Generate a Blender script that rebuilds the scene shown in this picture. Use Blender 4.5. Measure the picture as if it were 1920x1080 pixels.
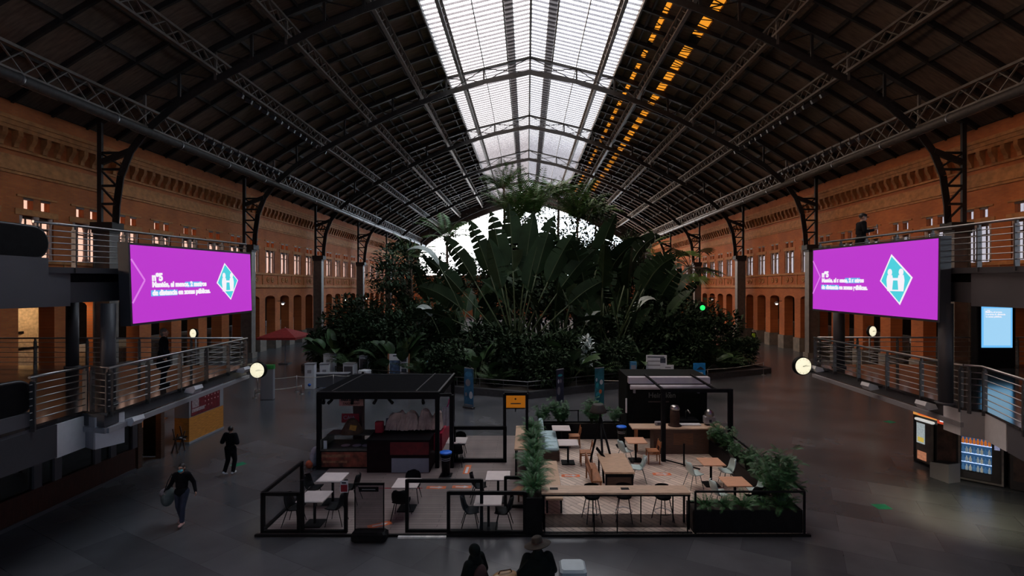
import bpy, math, random
from mathutils import Vector, Matrix
R = math.radians
PI = math.pi
random.seed(7)
for o in list(bpy.data.objects):
    bpy.data.objects.remove(o)
SC = bpy.context.scene
COL = SC.collection

# ------------------------------------------------------------------ camera
FOC, PX, PY, EYE = 933.0, 988.0, 540.0, 6.4          # focal length in pixels of a 1920 wide frame, axis pixel, eye height
cam_d = bpy.data.cameras.new('camera')
cam = bpy.data.objects.new('camera', cam_d)
COL.objects.link(cam)
cam_d.sensor_width = 36.0
cam_d.lens = 36.0 * FOC / 1920.0
cam_d.shift_x = -(PX - 960.0) / 1920.0
cam_d.shift_y = (PY - 540.0) / 1920.0
cam_d.clip_start = 0.1
cam_d.clip_end = 400.0
cam.location = (0, 0, EYE)
cam.rotation_euler = (R(90), 0, 0)
SC.camera = cam

# ------------------------------------------------------------------ sky and exposure
SC.view_settings.view_transform = 'Standard'
SC.view_settings.look = 'None'
SC.view_settings.exposure = 0.0
SC.view_settings.gamma = 1.0
SC.view_settings.use_curve_mapping = False
SC.cycles.max_bounces = 8
SC.cycles.diffuse_bounces = 4
SC.cycles.glossy_bounces = 3
SC.cycles.transparent_max_bounces = 16
SC.cycles.transmission_bounces = 4
SC.cycles.sample_clamp_indirect = 4.0
SC.cycles.caustics_reflective = False
SC.cycles.caustics_refractive = False
W = bpy.data.worlds.new('evening_sky')
SC.world = W
W.use_nodes = True
nt = W.node_tree
nt.nodes.clear()
out = nt.nodes.new('ShaderNodeOutputWorld')
bg = nt.nodes.new('ShaderNodeBackground')
tc = nt.nodes.new('ShaderNodeTexCoord')
sep = nt.nodes.new('ShaderNodeSeparateXYZ')
mr = nt.nodes.new('ShaderNodeMapRange')
mr.inputs['From Min'].default_value = -0.75
mr.inputs['From Max'].default_value = 0.75
ramp = nt.nodes.new('ShaderNodeValToRGB')               # evening glow towards -X, cool blue-white towards +X
e = ramp.color_ramp.elements
e[0].position = 0.0; e[0].color = (1.40, 1.0, 0.74, 1)
e[1].position = 1.0; e[1].color = (0.66, 0.80, 0.95, 1)
k = e.new(0.42); k.color = (1.08, 1.0, 0.96, 1)
k = e.new(0.60); k.color = (0.88, 0.94, 1.0, 1)
nt.links.new(tc.outputs['Generated'], sep.inputs[0])
nt.links.new(sep.outputs['X'], mr.inputs['Value'])
nt.links.new(mr.outputs[0], ramp.inputs[0])
nt.links.new(ramp.outputs[0], bg.inputs['Color'])
bg.inputs['Strength'].default_value = 10.3
nt.links.new(bg.outputs[0], out.inputs[0])

# ------------------------------------------------------------------ helpers
def at(px, py, z=0.0):
    """the point of height z on the sight line through a pixel"""
    y = FOC * (EYE - z) / (py - PY)
    return Vector(((px - PX) * y / FOC, y, z))
def atY(px, py, y):
    return Vector(((px - PX) * y / FOC, y, EYE - (py - PY) * y / FOC))

MATS = {}
def mat(name, col, rough=0.6, metal=0.0, var=0.25, scale=6.0, bump=0.0, spec=0.5, emit=None, estr=0.0, stretch=None, coat=0.0):
    if name in MATS: return MATS[name]
    m = bpy.data.materials.new(name)
    m.use_nodes = True
    n = m.node_tree.nodes; l = m.node_tree.links
    p = n['Principled BSDF']
    p.inputs['Roughness'].default_value = rough
    p.inputs['Metallic'].default_value = metal
    p.inputs['Specular IOR Level'].default_value = spec
    if coat: p.inputs['Coat Weight'].default_value = coat
    t = n.new('ShaderNodeTexCoord')
    no = n.new('ShaderNodeTexNoise')
    no.inputs['Scale'].default_value = scale
    no.inputs['Detail'].default_value = 4.0
    if stretch:
        mp = n.new('ShaderNodeMapping'); mp.inputs['Scale'].default_value = stretch
        l.new(t.outputs['Object'], mp.inputs[0]); l.new(mp.outputs[0], no.inputs['Vector'])
    else:
        l.new(t.outputs['Object'], no.inputs['Vector'])
    rp = n.new('ShaderNodeValToRGB')
    rp.color_ramp.elements[0].position = 0.3
    rp.color_ramp.elements[1].position = 0.7
    rp.color_ramp.elements[0].color = tuple(c * (1 - var) for c in col) + (1,)
    rp.color_ramp.elements[1].color = tuple(min(1, c * (1 + var)) for c in col) + (1,)
    l.new(no.outputs['Fac'], rp.inputs[0])
    l.new(rp.outputs[0], p.inputs['Base Color'])
    if bump:
        bp = n.new('ShaderNodeBump'); bp.inputs['Strength'].default_value = bump
        bp.inputs['Distance'].default_value = 0.02
        l.new(no.outputs['Fac'], bp.inputs['Height']); l.new(bp.outputs[0], p.inputs['Normal'])
    if emit:
        p.inputs['Emission Color'].default_value = tuple(emit) + (1,)
        p.inputs['Emission Strength'].default_value = estr
    MATS[name] = m
    return m

def mat_brick(name, c1, c2, mortar, scale, bw, bh, axis, rough=0.85, msize=0.012, rot=0.0, bump=0.0, off=0.5):
    """brick / slab / plank pattern from the Brick Texture, axis = which object axes carry the pattern"""
    m = bpy.data.materials.new(name); m.use_nodes = True
    n = m.node_tree.nodes; l = m.node_tree.links
    p = n['Principled BSDF']; p.inputs['Roughness'].default_value = rough
    t = n.new('ShaderNodeTexCoord'); s = n.new('ShaderNodeSeparateXYZ'); c = n.new('ShaderNodeCombineXYZ')
    l.new(t.outputs['Object'], s.inputs[0])
    l.new(s.outputs[axis[0]], c.inputs[0]); l.new(s.outputs[axis[1]], c.inputs[1])
    mp = n.new('ShaderNodeMapping'); mp.inputs['Rotation'].default_value = (0, 0, rot)
    l.new(c.outputs[0], mp.inputs[0])
    b = n.new('ShaderNodeTexBrick')
    b.inputs['Color1'].default_value = c1 + (1,); b.inputs['Color2'].default_value = c2 + (1,); b.inputs['Mortar'].default_value = mortar + (1,)
    b.inputs['Scale'].default_value = scale; b.inputs['Mortar Size'].default_value = msize
    b.inputs['Brick Width'].default_value = bw; b.inputs['Row Height'].default_value = bh
    b.offset = off
    l.new(mp.outputs[0], b.inputs['Vector'])
    no = n.new('ShaderNodeTexNoise'); no.inputs['Scale'].default_value = 0.6; no.inputs['Detail'].default_value = 6
    l.new(t.outputs['Object'], no.inputs['Vector'])
    mr_ = n.new('ShaderNodeMapRange'); mr_.inputs['From Min'].default_value = .3; mr_.inputs['From Max'].default_value = .7
    mr_.inputs['To Min'].default_value = .78; mr_.inputs['To Max'].default_value = 1.15
    l.new(no.outputs['Fac'], mr_.inputs[0])
    mx = n.new('ShaderNodeMix'); mx.data_type = 'RGBA'; mx.blend_type = 'MULTIPLY'; mx.inputs['Factor'].default_value = 1.0
    l.new(b.outputs['Color'], mx.inputs['A']); l.new(mr_.outputs[0], mx.inputs['B'])
    l.new(mx.outputs['Result'], p.inputs['Base Color'])
    if bump:
        bp = n.new('ShaderNodeBump'); bp.inputs['Strength'].default_value = bump; bp.inputs['Distance'].default_value = 0.01
        l.new(b.outputs['Fac'], bp.inputs['Height']); bp.invert = True; l.new(bp.outputs[0], p.inputs['Normal'])
    MATS[name] = m
    return m

def mat_glass(name, col, gloss=0.08, grough=0.03):
    """thin architectural glass: tinted see-through with a reflection"""
    m = bpy.data.materials.new(name); m.use_nodes = True
    n = m.node_tree.nodes; l = m.node_tree.links; n.clear()
    o = n.new('ShaderNodeOutputMaterial'); mx = n.new('ShaderNodeMixShader')
    tr = n.new('ShaderNodeBsdfTransparent'); gl = n.new('ShaderNodeBsdfGlossy')
    gl.inputs['Roughness'].default_value = grough
    t = n.new('ShaderNodeTexCoord'); no = n.new('ShaderNodeTexNoise'); no.inputs['Scale'].default_value = 1.5
    rp = n.new('ShaderNodeValToRGB')
    rp.color_ramp.elements[0].color = tuple(c * .88 for c in col) + (1,)
    rp.color_ramp.elements[1].color = tuple(min(1, c * 1.12) for c in col) + (1,)
    l.new(t.outputs['Object'], no.inputs['Vector']); l.new(no.outputs['Fac'], rp.inputs[0]); l.new(rp.outputs[0], tr.inputs['Color'])
    mx.inputs[0].default_value = gloss
    l.new(tr.outputs[0], mx.inputs[1]); l.new(gl.outputs[0], mx.inputs[2]); l.new(mx.outputs[0], o.inputs[0])
    MATS[name] = m
    return m

class B:
    """collects shapes, then links them as ONE mesh object"""
    def __init__(s): s.v = []; s.f = []; s.sm = []
    def add(s, vs, fs, smooth=False):
        k = len(s.v); s.v.extend([tuple(x) for x in vs])
        for f in fs: s.f.append(tuple(i + k for i in f)); s.sm.append(smooth)
        return s
    def box(s, x0, x1, y0, y1, z0, z1, M=None):
        vs = [Vector((x, y, z)) for x in (x0, x1) for y in (y0, y1) for z in (z0, z1)]
        if M: vs = [M @ v for v in vs]
        return s.add(vs, [(0, 1, 3, 2), (4, 6, 7, 5), (0, 4, 5, 1), (2, 3, 7, 6), (0, 2, 6, 4), (1, 5, 7, 3)])
    def cbox(s, c, d, M=None):
        return s.box(c[0]-d[0]/2, c[0]+d[0]/2, c[1]-d[1]/2, c[1]+d[1]/2, c[2]-d[2]/2, c[2]+d[2]/2, M)
    def rbox(s, x0, x1, y0, y1, z0, z1, r=0.02, M=None):
        """box with chamfered vertical and top edges"""
        r = min(r, (x1-x0)/2.01, (y1-y0)/2.01, (z1-z0)/2.01)
        def ring(z, i):
            a, b, c, d = x0+i, x1-i, y0+i, y1-i; q = r
            return [(a+q, c, z), (b-q, c, z), (b, c+q, z), (b, d-q, z), (b-q, d, z), (a+q, d, z), (a, d-q, z), (a, c+q, z)]
        vs = ring(z0+r, 0) + ring(z1-r, 0) + ring(z1, r*.9) + ring(z0, r*.9)
        vs = [Vector(v) for v in vs]
        if M: vs = [M @ v for v in vs]
        fs = []
        for lo, hi in ((0, 8), (8, 16), (24, 0)):
            fs += [(lo+i, lo+(i+1) % 8, hi+(i+1) % 8, hi+i) for i in range(8)]
        fs += [tuple(range(16, 24)), tuple(range(31, 23, -1))]
        return s.add(vs, fs)
    def bar(s, p, q, w, h=None, up=(0, 0, 1)):
        p = Vector(p); q = Vector(q); h = h or w
        d = q - p
        if d.length < 1e-6: return s
        d.normalize(); u = Vector(up)
        if abs(d.dot(u)) > .98: u = Vector((0, 1, 0))
        a = d.cross(u).normalized(); b = a.cross(d).normalized()
        vs = [c + a*sx*w/2 + b*sy*h/2 for c in (p, q) for sx, sy in ((-1, -1), (1, -1), (1, 1), (-1, 1))]
        return s.add(vs, [(0, 1, 2, 3), (7, 6, 5, 4), (0, 4, 5, 1), (1, 5, 6, 2), (2, 6, 7, 3), (3, 7, 4, 0)])
    def tube(s, pts, rad, n=8, cap=True):
        pts = [Vector(p) for p in pts]
        rs = rad if isinstance(rad, (list, tuple)) else [rad]*len(pts)
        vs = []; prev = None
        for i, p in enumerate(pts):
            d = (pts[min(i+1, len(pts)-1)] - pts[max(i-1, 0)])
            d = d.normalized() if d.length > 1e-9 else Vector((0, 0, 1))
            if prev is None:
                u = Vector((0, 0, 1)) if abs(d.z) < .9 else Vector((1, 0, 0))
                a = d.cross(u).normalized()
            else:
                a = prev - d*prev.dot(d)
                a = a.normalized() if a.length > 1e-6 else d.orthogonal().normalized()
            prev = a; b = d.cross(a)
            vs += [p + (a*math.cos(2*PI*k/n) + b*math.sin(2*PI*k/n))*rs[i] for k in range(n)]
        fs = [(i*n+k, i*n+(k+1) % n, (i+1)*n+(k+1) % n, (i+1)*n+k) for i in range(len(pts)-1) for k in range(n)]
        s.add(vs, fs, True)
        if cap:
            k = len(s.v) - len(vs)
            s.f.append(tuple(k+i for i in range(n-1, -1, -1))); s.sm.append(False)
            s.f.append(tuple(k+(len(pts)-1)*n+i for i in range(n))); s.sm.append(False)
        return s
    def lathe(s, prof, c=(0, 0, 0), n=16, M=None):
        vs = [Vector((c[0]+r*math.cos(2*PI*k/n), c[1]+r*math.sin(2*PI*k/n), c[2]+z)) for r, z in prof for k in range(n)]
        if M: vs = [M @ v for v in vs]
        fs = [(i*n+k, i*n+(k+1) % n, (i+1)*n+(k+1) % n, (i+1)*n+k) for i in range(len(prof)-1) for k in range(n)]
        s.add(vs, fs, True)
        k = len(s.v) - len(vs)
        s.f.append(tuple(k+i for i in range(n-1, -1, -1))); s.sm.append(False)
        s.f.append(tuple(k+(len(prof)-1)*n+i for i in range(n))); s.sm.append(False)
        return s
    def ball(s, c, r, n=10, m=7, M=None):
        r = r if isinstance(r, (list, tuple)) else (r, r, r)
        vs = [Vector((0, 0, r[2]))]
        for i in range(1, m):
            t = PI*i/m
            vs += [Vector((r[0]*math.sin(t)*math.cos(2*PI*k/n), r[1]*math.sin(t)*math.sin(2*PI*k/n), r[2]*math.cos(t))) for k in range(n)]
        vs.append(Vector((0, 0, -r[2])))
        if M: vs = [M @ v for v in vs]
        vs = [v + Vector(c) for v in vs]
        fs = [(0, 1+k, 1+(k+1) % n) for k in range(n)]
        for i in range(m-2):
            fs += [(1+i*n+k, 1+(i+1)*n+k, 1+(i+1)*n+(k+1) % n, 1+i*n+(k+1) % n) for k in range(n)]
        L = len(vs)-1
        fs += [(L, 1+(m-2)*n+(k+1) % n, 1+(m-2)*n+k) for k in range(n)]
        return s.add(vs, fs, True)
    def prism(s, poly, d, o=(0, 0, 0), ax=None):
        """poly in two axes ax=(u,v), pushed along vector d"""
        u, v = ax if ax else (Vector((1, 0, 0)), Vector((0, 0, 1)))
        o = Vector(o); d = Vector(d); n = len(poly)
        vs = [o + Vector(u)*a + Vector(v)*b for a, b in poly]
        vs = vs + [p + d for p in vs]
        fs = [tuple(range(n)), tuple(range(2*n-1, n-1, -1))] + [(i, n+i, n+(i+1) % n, (i+1) % n) for i in range(n)]
        return s.add(vs, fs)
    def build(s, name, m=None, parent=None, M=None):
        me = bpy.data.meshes.new(name)
        me.from_pydata([tuple(x) for x in s.v], [], s.f)
        me.polygons.foreach_set('use_smooth', s.sm)
        if m: me.materials.append(m)
        me.update()
        o = bpy.data.objects.new(name, me); COL.objects.link(o)
        if parent: o.parent = parent
        if M is not None: o.matrix_local = M
        return o

def tag(o, label, cat, group=None, kind=None):
    o['label'] = label; o['category'] = cat
    if group: o['group'] = group
    if kind: o['kind'] = kind
    return o
def thing(name, label, cat, loc=(0, 0, 0), rz=0.0, group=None, kind=None):
    o = bpy.data.objects.new(name, None); COL.objects.link(o)
    o.empty_display_size = .2
    o.location = loc; o.rotation_euler = (0, 0, rz)
    return tag(o, label, cat, group, kind)
def struct(o, label, cat):
    return tag(o, label, cat, None, 'structure')
def dup(root, loc, rz=0.0, label=None, group=None, scale=None):
    r = root.copy(); COL.objects.link(r)
    r.location = loc; r.rotation_euler = (0, 0, rz)
    if scale: r.scale = scale if isinstance(scale, (tuple, list)) else (scale,)*3
    if label: r['label'] = label
    if group: r['group'] = group
    for ch in [x for x in root.children]:
        c = ch.copy(); COL.objects.link(c); c.parent = r
        for g in [x for x in ch.children]:
            d = g.copy(); COL.objects.link(d); d.parent = c
    return r
FONT = {}
def text(name, body, size, m, parent, M, ext=0.002, align='LEFT', bold=0.0, width=None):
    cu = bpy.data.curves.new(name, 'FONT')
    cu.body = body; cu.size = size; cu.extrude = ext; cu.align_x = align; cu.align_y = 'BOTTOM_BASELINE'
    cu.offset = bold
    cu.materials.append(m)
    tmp = bpy.data.objects.new('tmp_text', cu); COL.objects.link(tmp)
    dg = bpy.context.evaluated_depsgraph_get(); dg.update()
    me = bpy.data.meshes.new_from_object(tmp.evaluated_get(dg))
    bpy.data.objects.remove(tmp); bpy.data.curves.remove(cu)
    me.name = name
    o = bpy.data.objects.new(name, me); COL.objects.link(o)
    if parent: o.parent = parent
    o.matrix_local = M
    return o
def frame_M(o, u, v):
    """matrix whose local x runs along u, local y along v, at o"""
    u = Vector(u).normalized(); v = Vector(v); v = (v - u*v.dot(u)).normalized(); w = u.cross(v)
    return Matrix(((u.x, v.x, w.x, o[0]), (u.y, v.y, w.y, o[1]), (u.z, v.z, w.z, o[2]), (0, 0, 0, 1)))
ORD = ['first', 'second', 'third', 'fourth', 'fifth', 'sixth', 'seventh', 'eighth', 'ninth', 'tenth', 'eleventh', 'twelfth',
       'thirteenth', 'fourteenth', 'fifteenth', 'sixteenth', 'seventeenth', 'eighteenth', 'nineteenth', 'twentieth', 'twenty-first',
       'twenty-second', 'twenty-third', 'twenty-fourth', 'twenty-fifth', 'twenty-sixth', 'twenty-seventh', 'twenty-eighth', 'twenty-ninth', 'thirtieth']

# ------------------------------------------------------------------ materials shared by many things
M_floor = mat_brick('polished_stone_floor', (.054, .056, .063), (.094, .095, .103), (.052, .053, .060), 1.0, 2.2, 1.1, 'XY', rough=.27, msize=.006, rot=R(28))
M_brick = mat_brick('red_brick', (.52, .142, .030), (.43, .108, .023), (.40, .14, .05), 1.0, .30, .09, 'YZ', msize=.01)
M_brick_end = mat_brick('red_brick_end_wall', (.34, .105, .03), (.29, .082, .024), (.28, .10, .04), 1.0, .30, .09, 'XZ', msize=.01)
M_terra = mat('ochre_terracotta_moulding', (.46, .185, .055), .8, scale=3)
M_stone = mat('grey_plinth_stone', (.20, .17, .14), .8, scale=2)
M_pale = mat('pale_window_stone', (.42, .29, .23), .7, scale=4)
M_roof = mat('dark_roof_boards', (.155, .110, .080), .85, var=.3, scale=1.2, stretch=(1, 6, 1))
M_iron = mat('dark_painted_iron', (.024, .019, .016), .6, var=.3, scale=3, spec=.3)
M_girder = mat('grey_painted_girder', (.11, .088, .070), .5, var=.25, scale=3)
M_black = mat('black_metal', (.007, .007, .008), .5, var=.3, spec=.10)
M_dgrey = mat('dark_grey_painted_steel', (.045, .044, .050), .5, var=.12, scale=1.5)
M_mgrey = mat('mid_grey_panel', (.085, .082, .092), .45, var=.1, scale=1.2)
M_lgrey = mat('light_grey_panel', (.26, .25, .265), .5, var=.06, scale=1.2)
M_steel = mat('brushed_stainless_steel', (.36, .345, .34), .32, metal=1.0, var=.1, scale=12)
M_dsteel = mat('brushed_rail_post_steel', (.12, .115, .115), .4, metal=.7, var=.15, scale=8)
M_deckf = mat('polished_mezzanine_floor', (.032, .027, .025), .11, var=.15, scale=1.0, spec=1.0)
M_white = mat('white_lacquer', (.62, .62, .64), .45, var=.05)
M_glass = mat_glass('clear_screen_glass', (.90, .91, .91), .02)
M_dglass = mat_glass('smoked_glass', (.38, .36, .36), .02)
M_wood_grey = mat_brick('grey_brown_terrace_planks', (.27, .205, .19), (.215, .162, .150), (.12, .09, .08), 1.0, 2.4, .14, 'XY', rough=.55, msize=.01)
M_wood_light = mat_brick('light_oak_herringbone_planks', (.76, .60, .49), (.56, .43, .35), (.22, .16, .13), 1.0, 1.1, .16, 'XY', rough=.5, msize=.01, rot=R(52))
M_oak = mat('oiled_oak_top', (.60, .385, .245), .5, var=.22, scale=5, stretch=(1, 9, 1))
M_oakx = mat('oiled_oak_counter', (.58, .40, .28), .5, var=.25, scale=5, stretch=(1, 12, 4))
M_rosewood = mat('warm_brown_wood', (.36, .135, .050), .5, var=.3, scale=5, stretch=(9, 1, 1))
M_dwood = mat('dark_walnut_board', (.085, .042, .026), .5, var=.35, scale=4, stretch=(1, 1, 9))
M_laminate = mat('pale_pink_grey_laminate', (.74, .63, .60), .4, var=.06)
M_orange_top = mat('orange_beech_top', (.72, .38, .23), .45, var=.15, scale=5, stretch=(1, 8, 1))
M_blackseat = mat('black_plastic_shell', (.006, .006, .007), .6, spec=.10)
M_mint = mat('pale_mint_plastic', (.50, .62, .60), .5, var=.05)
M_mintdark = mat('olive_grey_plastic', (.13, .145, .125), .5, var=.05)
M_cushion = mat('pale_blue_upholstery', (.46, .60, .63), .85, var=.1, scale=30)
M_red = mat('dark_red_laminate', (.30, .010, .022), .5, var=.2)
M_blue = mat('bright_blue_plastic', (.015, .16, .75), .4)
M_orange = mat('orange_floor_vinyl', (.75, .17, .05), .6)
M_green = mat('green_floor_vinyl', (.0, .16, .07), .6)
M_skin = mat('skin', (.42, .22, .15), .55, var=.1)
M_hair = mat('dark_hair', (.018, .012, .010), .5)
M_cloth_black = mat('black_cloth', (.008, .008, .010), .95, spec=.1)
M_navy = mat('navy_denim', (.018, .022, .045), .9)
M_rope = mat('pale_rope', (.55, .50, .42), .8)
M_soil = mat('planter_soil', (.03, .022, .015), .95)
M_paper = mat('white_print', (.66, .66, .68), .6, var=.04)
M_ink = mat('dark_print', (.03, .035, .05), .6)
# ================================================================== the hall shell
XC = 0.3                       # centre line of the hall
S = 15.4                       # distance between two roof trusses
Y0 = 30.2                      # first truss ahead
TR = [Y0 + S*i for i in range(6)]
YA, YB = -22.0, 110.0          # hall ends
HW = 27.0                      # half width to the brick face
BAY = S / 5
ROOF = [(0, 27.95), (7.7, 26.05), (10, 25.25), (14.9, 23.3), (19.2, 21.2), (23.5, 18.6), (28.2, 15.55)]
def roof_z(u):
    u = abs(u)
    for (a, za), (b, zb) in zip(ROOF, ROOF[1:]):
        if u <= b: return za + (zb-za)*(u-a)/(b-a)
    return ROOF[-1][1]
CHORD = [(25.25, 10.3), (25.2, 11.4), (24.95, 13.2), (24.35, 14.7), (23.45, 15.9), (21.5, 17.6), (19.2, 19.0), (16.9, 20.15), (14.75, 21.25), (12.6, 22.3), (10.6, 23.15), (7.5, 24.3), (4.2, 25.3), (0, 26.15)]

# floor
b = B(); b.box(XC-34, XC+34, YA-1, YB+2, -.3, 0)
struct(b.build('floor', M_floor), 'dark polished stone floor of the station hall', 'floor')

def arch_outline(y0, y1, z0, zs, zt, n=6):
    yc = (y0+y1)/2; hw = (y1-y0)/2
    return [(yc + hw*math.cos(t), zs + (zt-zs)*math.sin(t)) for t in [PI*i/n for i in range(n+1)]]

def build_wall(s):
    """brick wall of one long side with arcade and window openings, s = -1 or +1"""
    b = B(); st = B(); tr = B(); ro = B()
    X = lambda u: XC + s*u
    def bx(bb, u0, u1, y0, y1, z0, z1):
        bb.box(min(X(u0), X(u1)), max(X(u0), X(u1)), y0, y1, z0, z1)
    T = 27.9
    j0 = int(math.floor((YA - TR[0])/BAY)); j1 = int(math.ceil((YB - TR[0])/BAY))
    bays = []
    for j in range(j0, j1):
        yc = TR[0] + BAY*(j + .5) - BAY/2          # openings centred on the bay line; columns stand on every fifth bay line
        bays.append((j, yc))
    for j, yc in bays:
        a, c = yc - BAY/2, yc + BAY/2
        o0, o1 = yc - 1.0, yc + 1.0
        # pier between two arcade openings
        bx(b, HW, T, a, o0, 1.4, 5.3); bx(b, HW, T, o1, c, 1.4, 5.3)
        bx(st, HW-.12, T, a, o0+.05, 0, 1.4); bx(st, HW-.12, T, o1-.05, c, 0, 1.4)
        # arch head
        pts = arch_outline(o0, o1, 0, 5.3, 5.62)
        poly = [(a, 5.3), (o0, 5.3)] + pts[::-1][1:-1] + [(o1, 5.3), (c, 5.3), (c, 6.45), (a, 6.45)]
        b.prism(poly, (s*(T-HW), 0, 0), (X(HW), 0, 0), (Vector((0, 1, 0)), Vector((0, 0, 1))))
        # panel band and sill zone
        bx(b, HW, T, a, c, 6.45, 7.95)
        # window zone
        w0, w1 = yc - .95, yc + .95
        TW = HW + .32
        bx(b, HW, TW, a, w0, 7.95, 10.25); bx(b, HW, TW, w1, c, 7.95, 10.25)
        bx(b, HW, TW, a, c, 10.25, 10.62)
        for q0, q1 in ((a, yc-.72), (yc-.22, yc+.22), (yc+.72, c)):
            bx(b, HW, TW, q0, q1, 10.62, 11.22)
        bx(b, HW, T, a, c, 11.22, 15.72); bx(b, HW, HW+.35, a, c, 15.72, 16.08)
        # string course, sill, lintel, rosettes, cornice
        bx(tr, HW-.16, HW, a, c, 6.45, 6.62); bx(tr, HW-.09, HW, a, c, 6.62, 6.76)
        bx(tr, HW-.12, HW, a, c, 7.74, 7.95)
        bx(tr, HW-.05, HW, a+.35, c-.35, 10.27, 10.58)
        bx(tr, HW-.06, HW, w0-.16, w1+.16, 11.22, 11.32)
        bx(tr, HW-.06, HW, a, a+.12, 6.76, 7.74)
        for dy in (-.42, .42):
            pr = [(.30, 0), (.30, .05), (.22, .07), (.20, .03), (.10, .03), (.08, .07), (0.001, .07)]
            M = Matrix.Translation((X(HW), yc+dy, 7.25)) @ Matrix.Rotation(-s*PI/2, 4, 'Y')
            ro.lathe(pr, n=10, M=M)
    ya, yb = bays[0][1]-BAY/2, bays[-1][1]+BAY/2
    for z0, z1, d in ((12.35, 12.5, .08), (12.5, 12.75, .16), (12.75, 13.0, .10), (13.0, 13.3, .05), (14.55, 14.75, .38), (14.75, 15.0, .44), (15.0, 15.2, .5), (13.55, 13.68, .12)):
        bx(tr, HW-d, HW, ya, yb, z0, z1)
    y = ya + .2
    co = B()
    while y < yb:
        prof = [(0, 13.68), (.12, 13.72), (.16, 13.95), (.28, 14.12), (.36, 14.30), (.36, 14.55), (0, 14.55)]
        co.prism(prof, (0, .26, 0), (X(HW), y, 0), (Vector((-s, 0, 0)), Vector((0, 0, 1))))
        y += S/20
    nm = 'left' if s < 0 else 'right'
    side = 'poster kiosk side' if s < 0 else 'vending machine side'
    w = b.build('wall_' + nm, M_brick); struct(w, 'long orange brick wall of arcade and windows, ' + side, 'wall')
    st.build('plinth', M_stone, w)
    ro.build('rosette_frieze', M_terra, w)
    t = tr.build('cornice_moulding', M_terra, w)
    co.build('corbel', M_terra, t)
    return bays, X
LB, XL = build_wall(-1)
RB, XR = build_wall(1)

# end walls: brick below, glazed gable above
def chord_z(u):
    u = abs(u)
    pts = CHORD[::-1]
    for (a, za), (c, zc) in zip(pts, pts[1:]):
        if a <= u <= c and c > a: return za + (zc-za)*(u-a)/(c-a)
    return 10.3
b = B()
b.box(XC-28, XC+28, YB, YB+1, 0, 9.2)
EDGE = [(-24.0, 9.2)] + [(-u, z-.9) for u, z in CHORD[3:-1]] + [(0, 25.2)] + [(u, z-.9) for u, z in CHORD[3:-1][::-1]] + [(24.0, 9.2)]
TOPP = [(-28.2, 9.2), (-28.2, 15.5)] + [(-u, z) for u, z in ROOF[::-1][1:-1]] + [(0, 27.9)] + [(u, z) for u, z in ROOF[1:-1]] + [(28.2, 15.5), (28.2, 9.2)]
# spandrel ring between glazing arch and roof, as quads
def ring_strip(bb, inner, outer, y0, y1):
    n = 48
    def samp(pl, t):
        L = [0]
        for p, q in zip(pl, pl[1:]): L.append(L[-1] + math.dist(p, q))
        d = t*L[-1]
        for i in range(len(pl)-1):
            if d <= L[i+1] or i == len(pl)-2:
                f = (d-L[i])/max(1e-9, L[i+1]-L[i]); return (pl[i][0]+(pl[i+1][0]-pl[i][0])*f, pl[i][1]+(pl[i+1][1]-pl[i][1])*f)
    for i in range(n):
        a, c = samp(inner, i/n), samp(inner, (i+1)/n); d, e_ = samp(outer, i/n), samp(outer, (i+1)/n)
        vs = [(XC+p[0], y, p[1]) for y in (y0, y1) for p in (a, c, e_, d)]
        bb.add(vs, [(0, 1, 2, 3), (7, 6, 5, 4), (0, 4, 5, 1), (2, 6, 7, 3)])
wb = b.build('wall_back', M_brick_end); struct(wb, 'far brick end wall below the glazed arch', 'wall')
b = B(); ring_strip(b, EDGE, TOPP, YB, YB+.8); b.build('spandrel', mat('dark_gable_boards', (.045, .028, .02), .8), wb)
gw = B()
for x in [i*2.3 for i in range(-10, 11)]:
    gw.box(XC+x-.05, XC+x+.05, YB+.2, YB+.35, 9.2, chord_z(x)-.8)
for z in (11.6, 14.2, 16.8, 19.4, 22.0):
    h = max(u for u in [i*.25 for i in range(0, 97)] if chord_z(u)-.9 > z)
    gw.box(XC-h, XC+h, YB+.2, YB+.35, z-.06, z+.06)
g = gw.build('window_2', M_iron); struct(g, 'great glazed arch of the far gable', 'window')
p = B(); p.prism([(x, z) for x, z in EDGE], (0, .03, 0), (XC, YB+.4, 0))
p.build('pane', mat_glass('gable_glass', (.78, .80, .82), .05), g)
b = B(); b.box(XC-28.2, XC+28.2, YA-.6, YA, 0, 9.2); ring_strip(b, EDGE, TOPP, YA-.6, YA)
wf = b.build('wall_front', M_brick_end); struct(wf, 'near end wall behind the viewer, with its own glazed arch', 'wall')
p = B(); p.add([(XC+x, YA-.3, z) for x, z in EDGE], [tuple(range(len(EDGE)))]); p.build('pane', mat_glass('near_gable_glass', (.03, .046, .07), .05), wf)  # unseen pane; blue of the sky light is put into its tint
gw = B()
for x in [i*2.3 for i in range(-10, 11)]: gw.box(XC+x-.05, XC+x+.05, YA-.25, YA-.1, 9.2, chord_z(x)-.8)
gw.build('glazing_bar', M_iron, wf)

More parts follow.
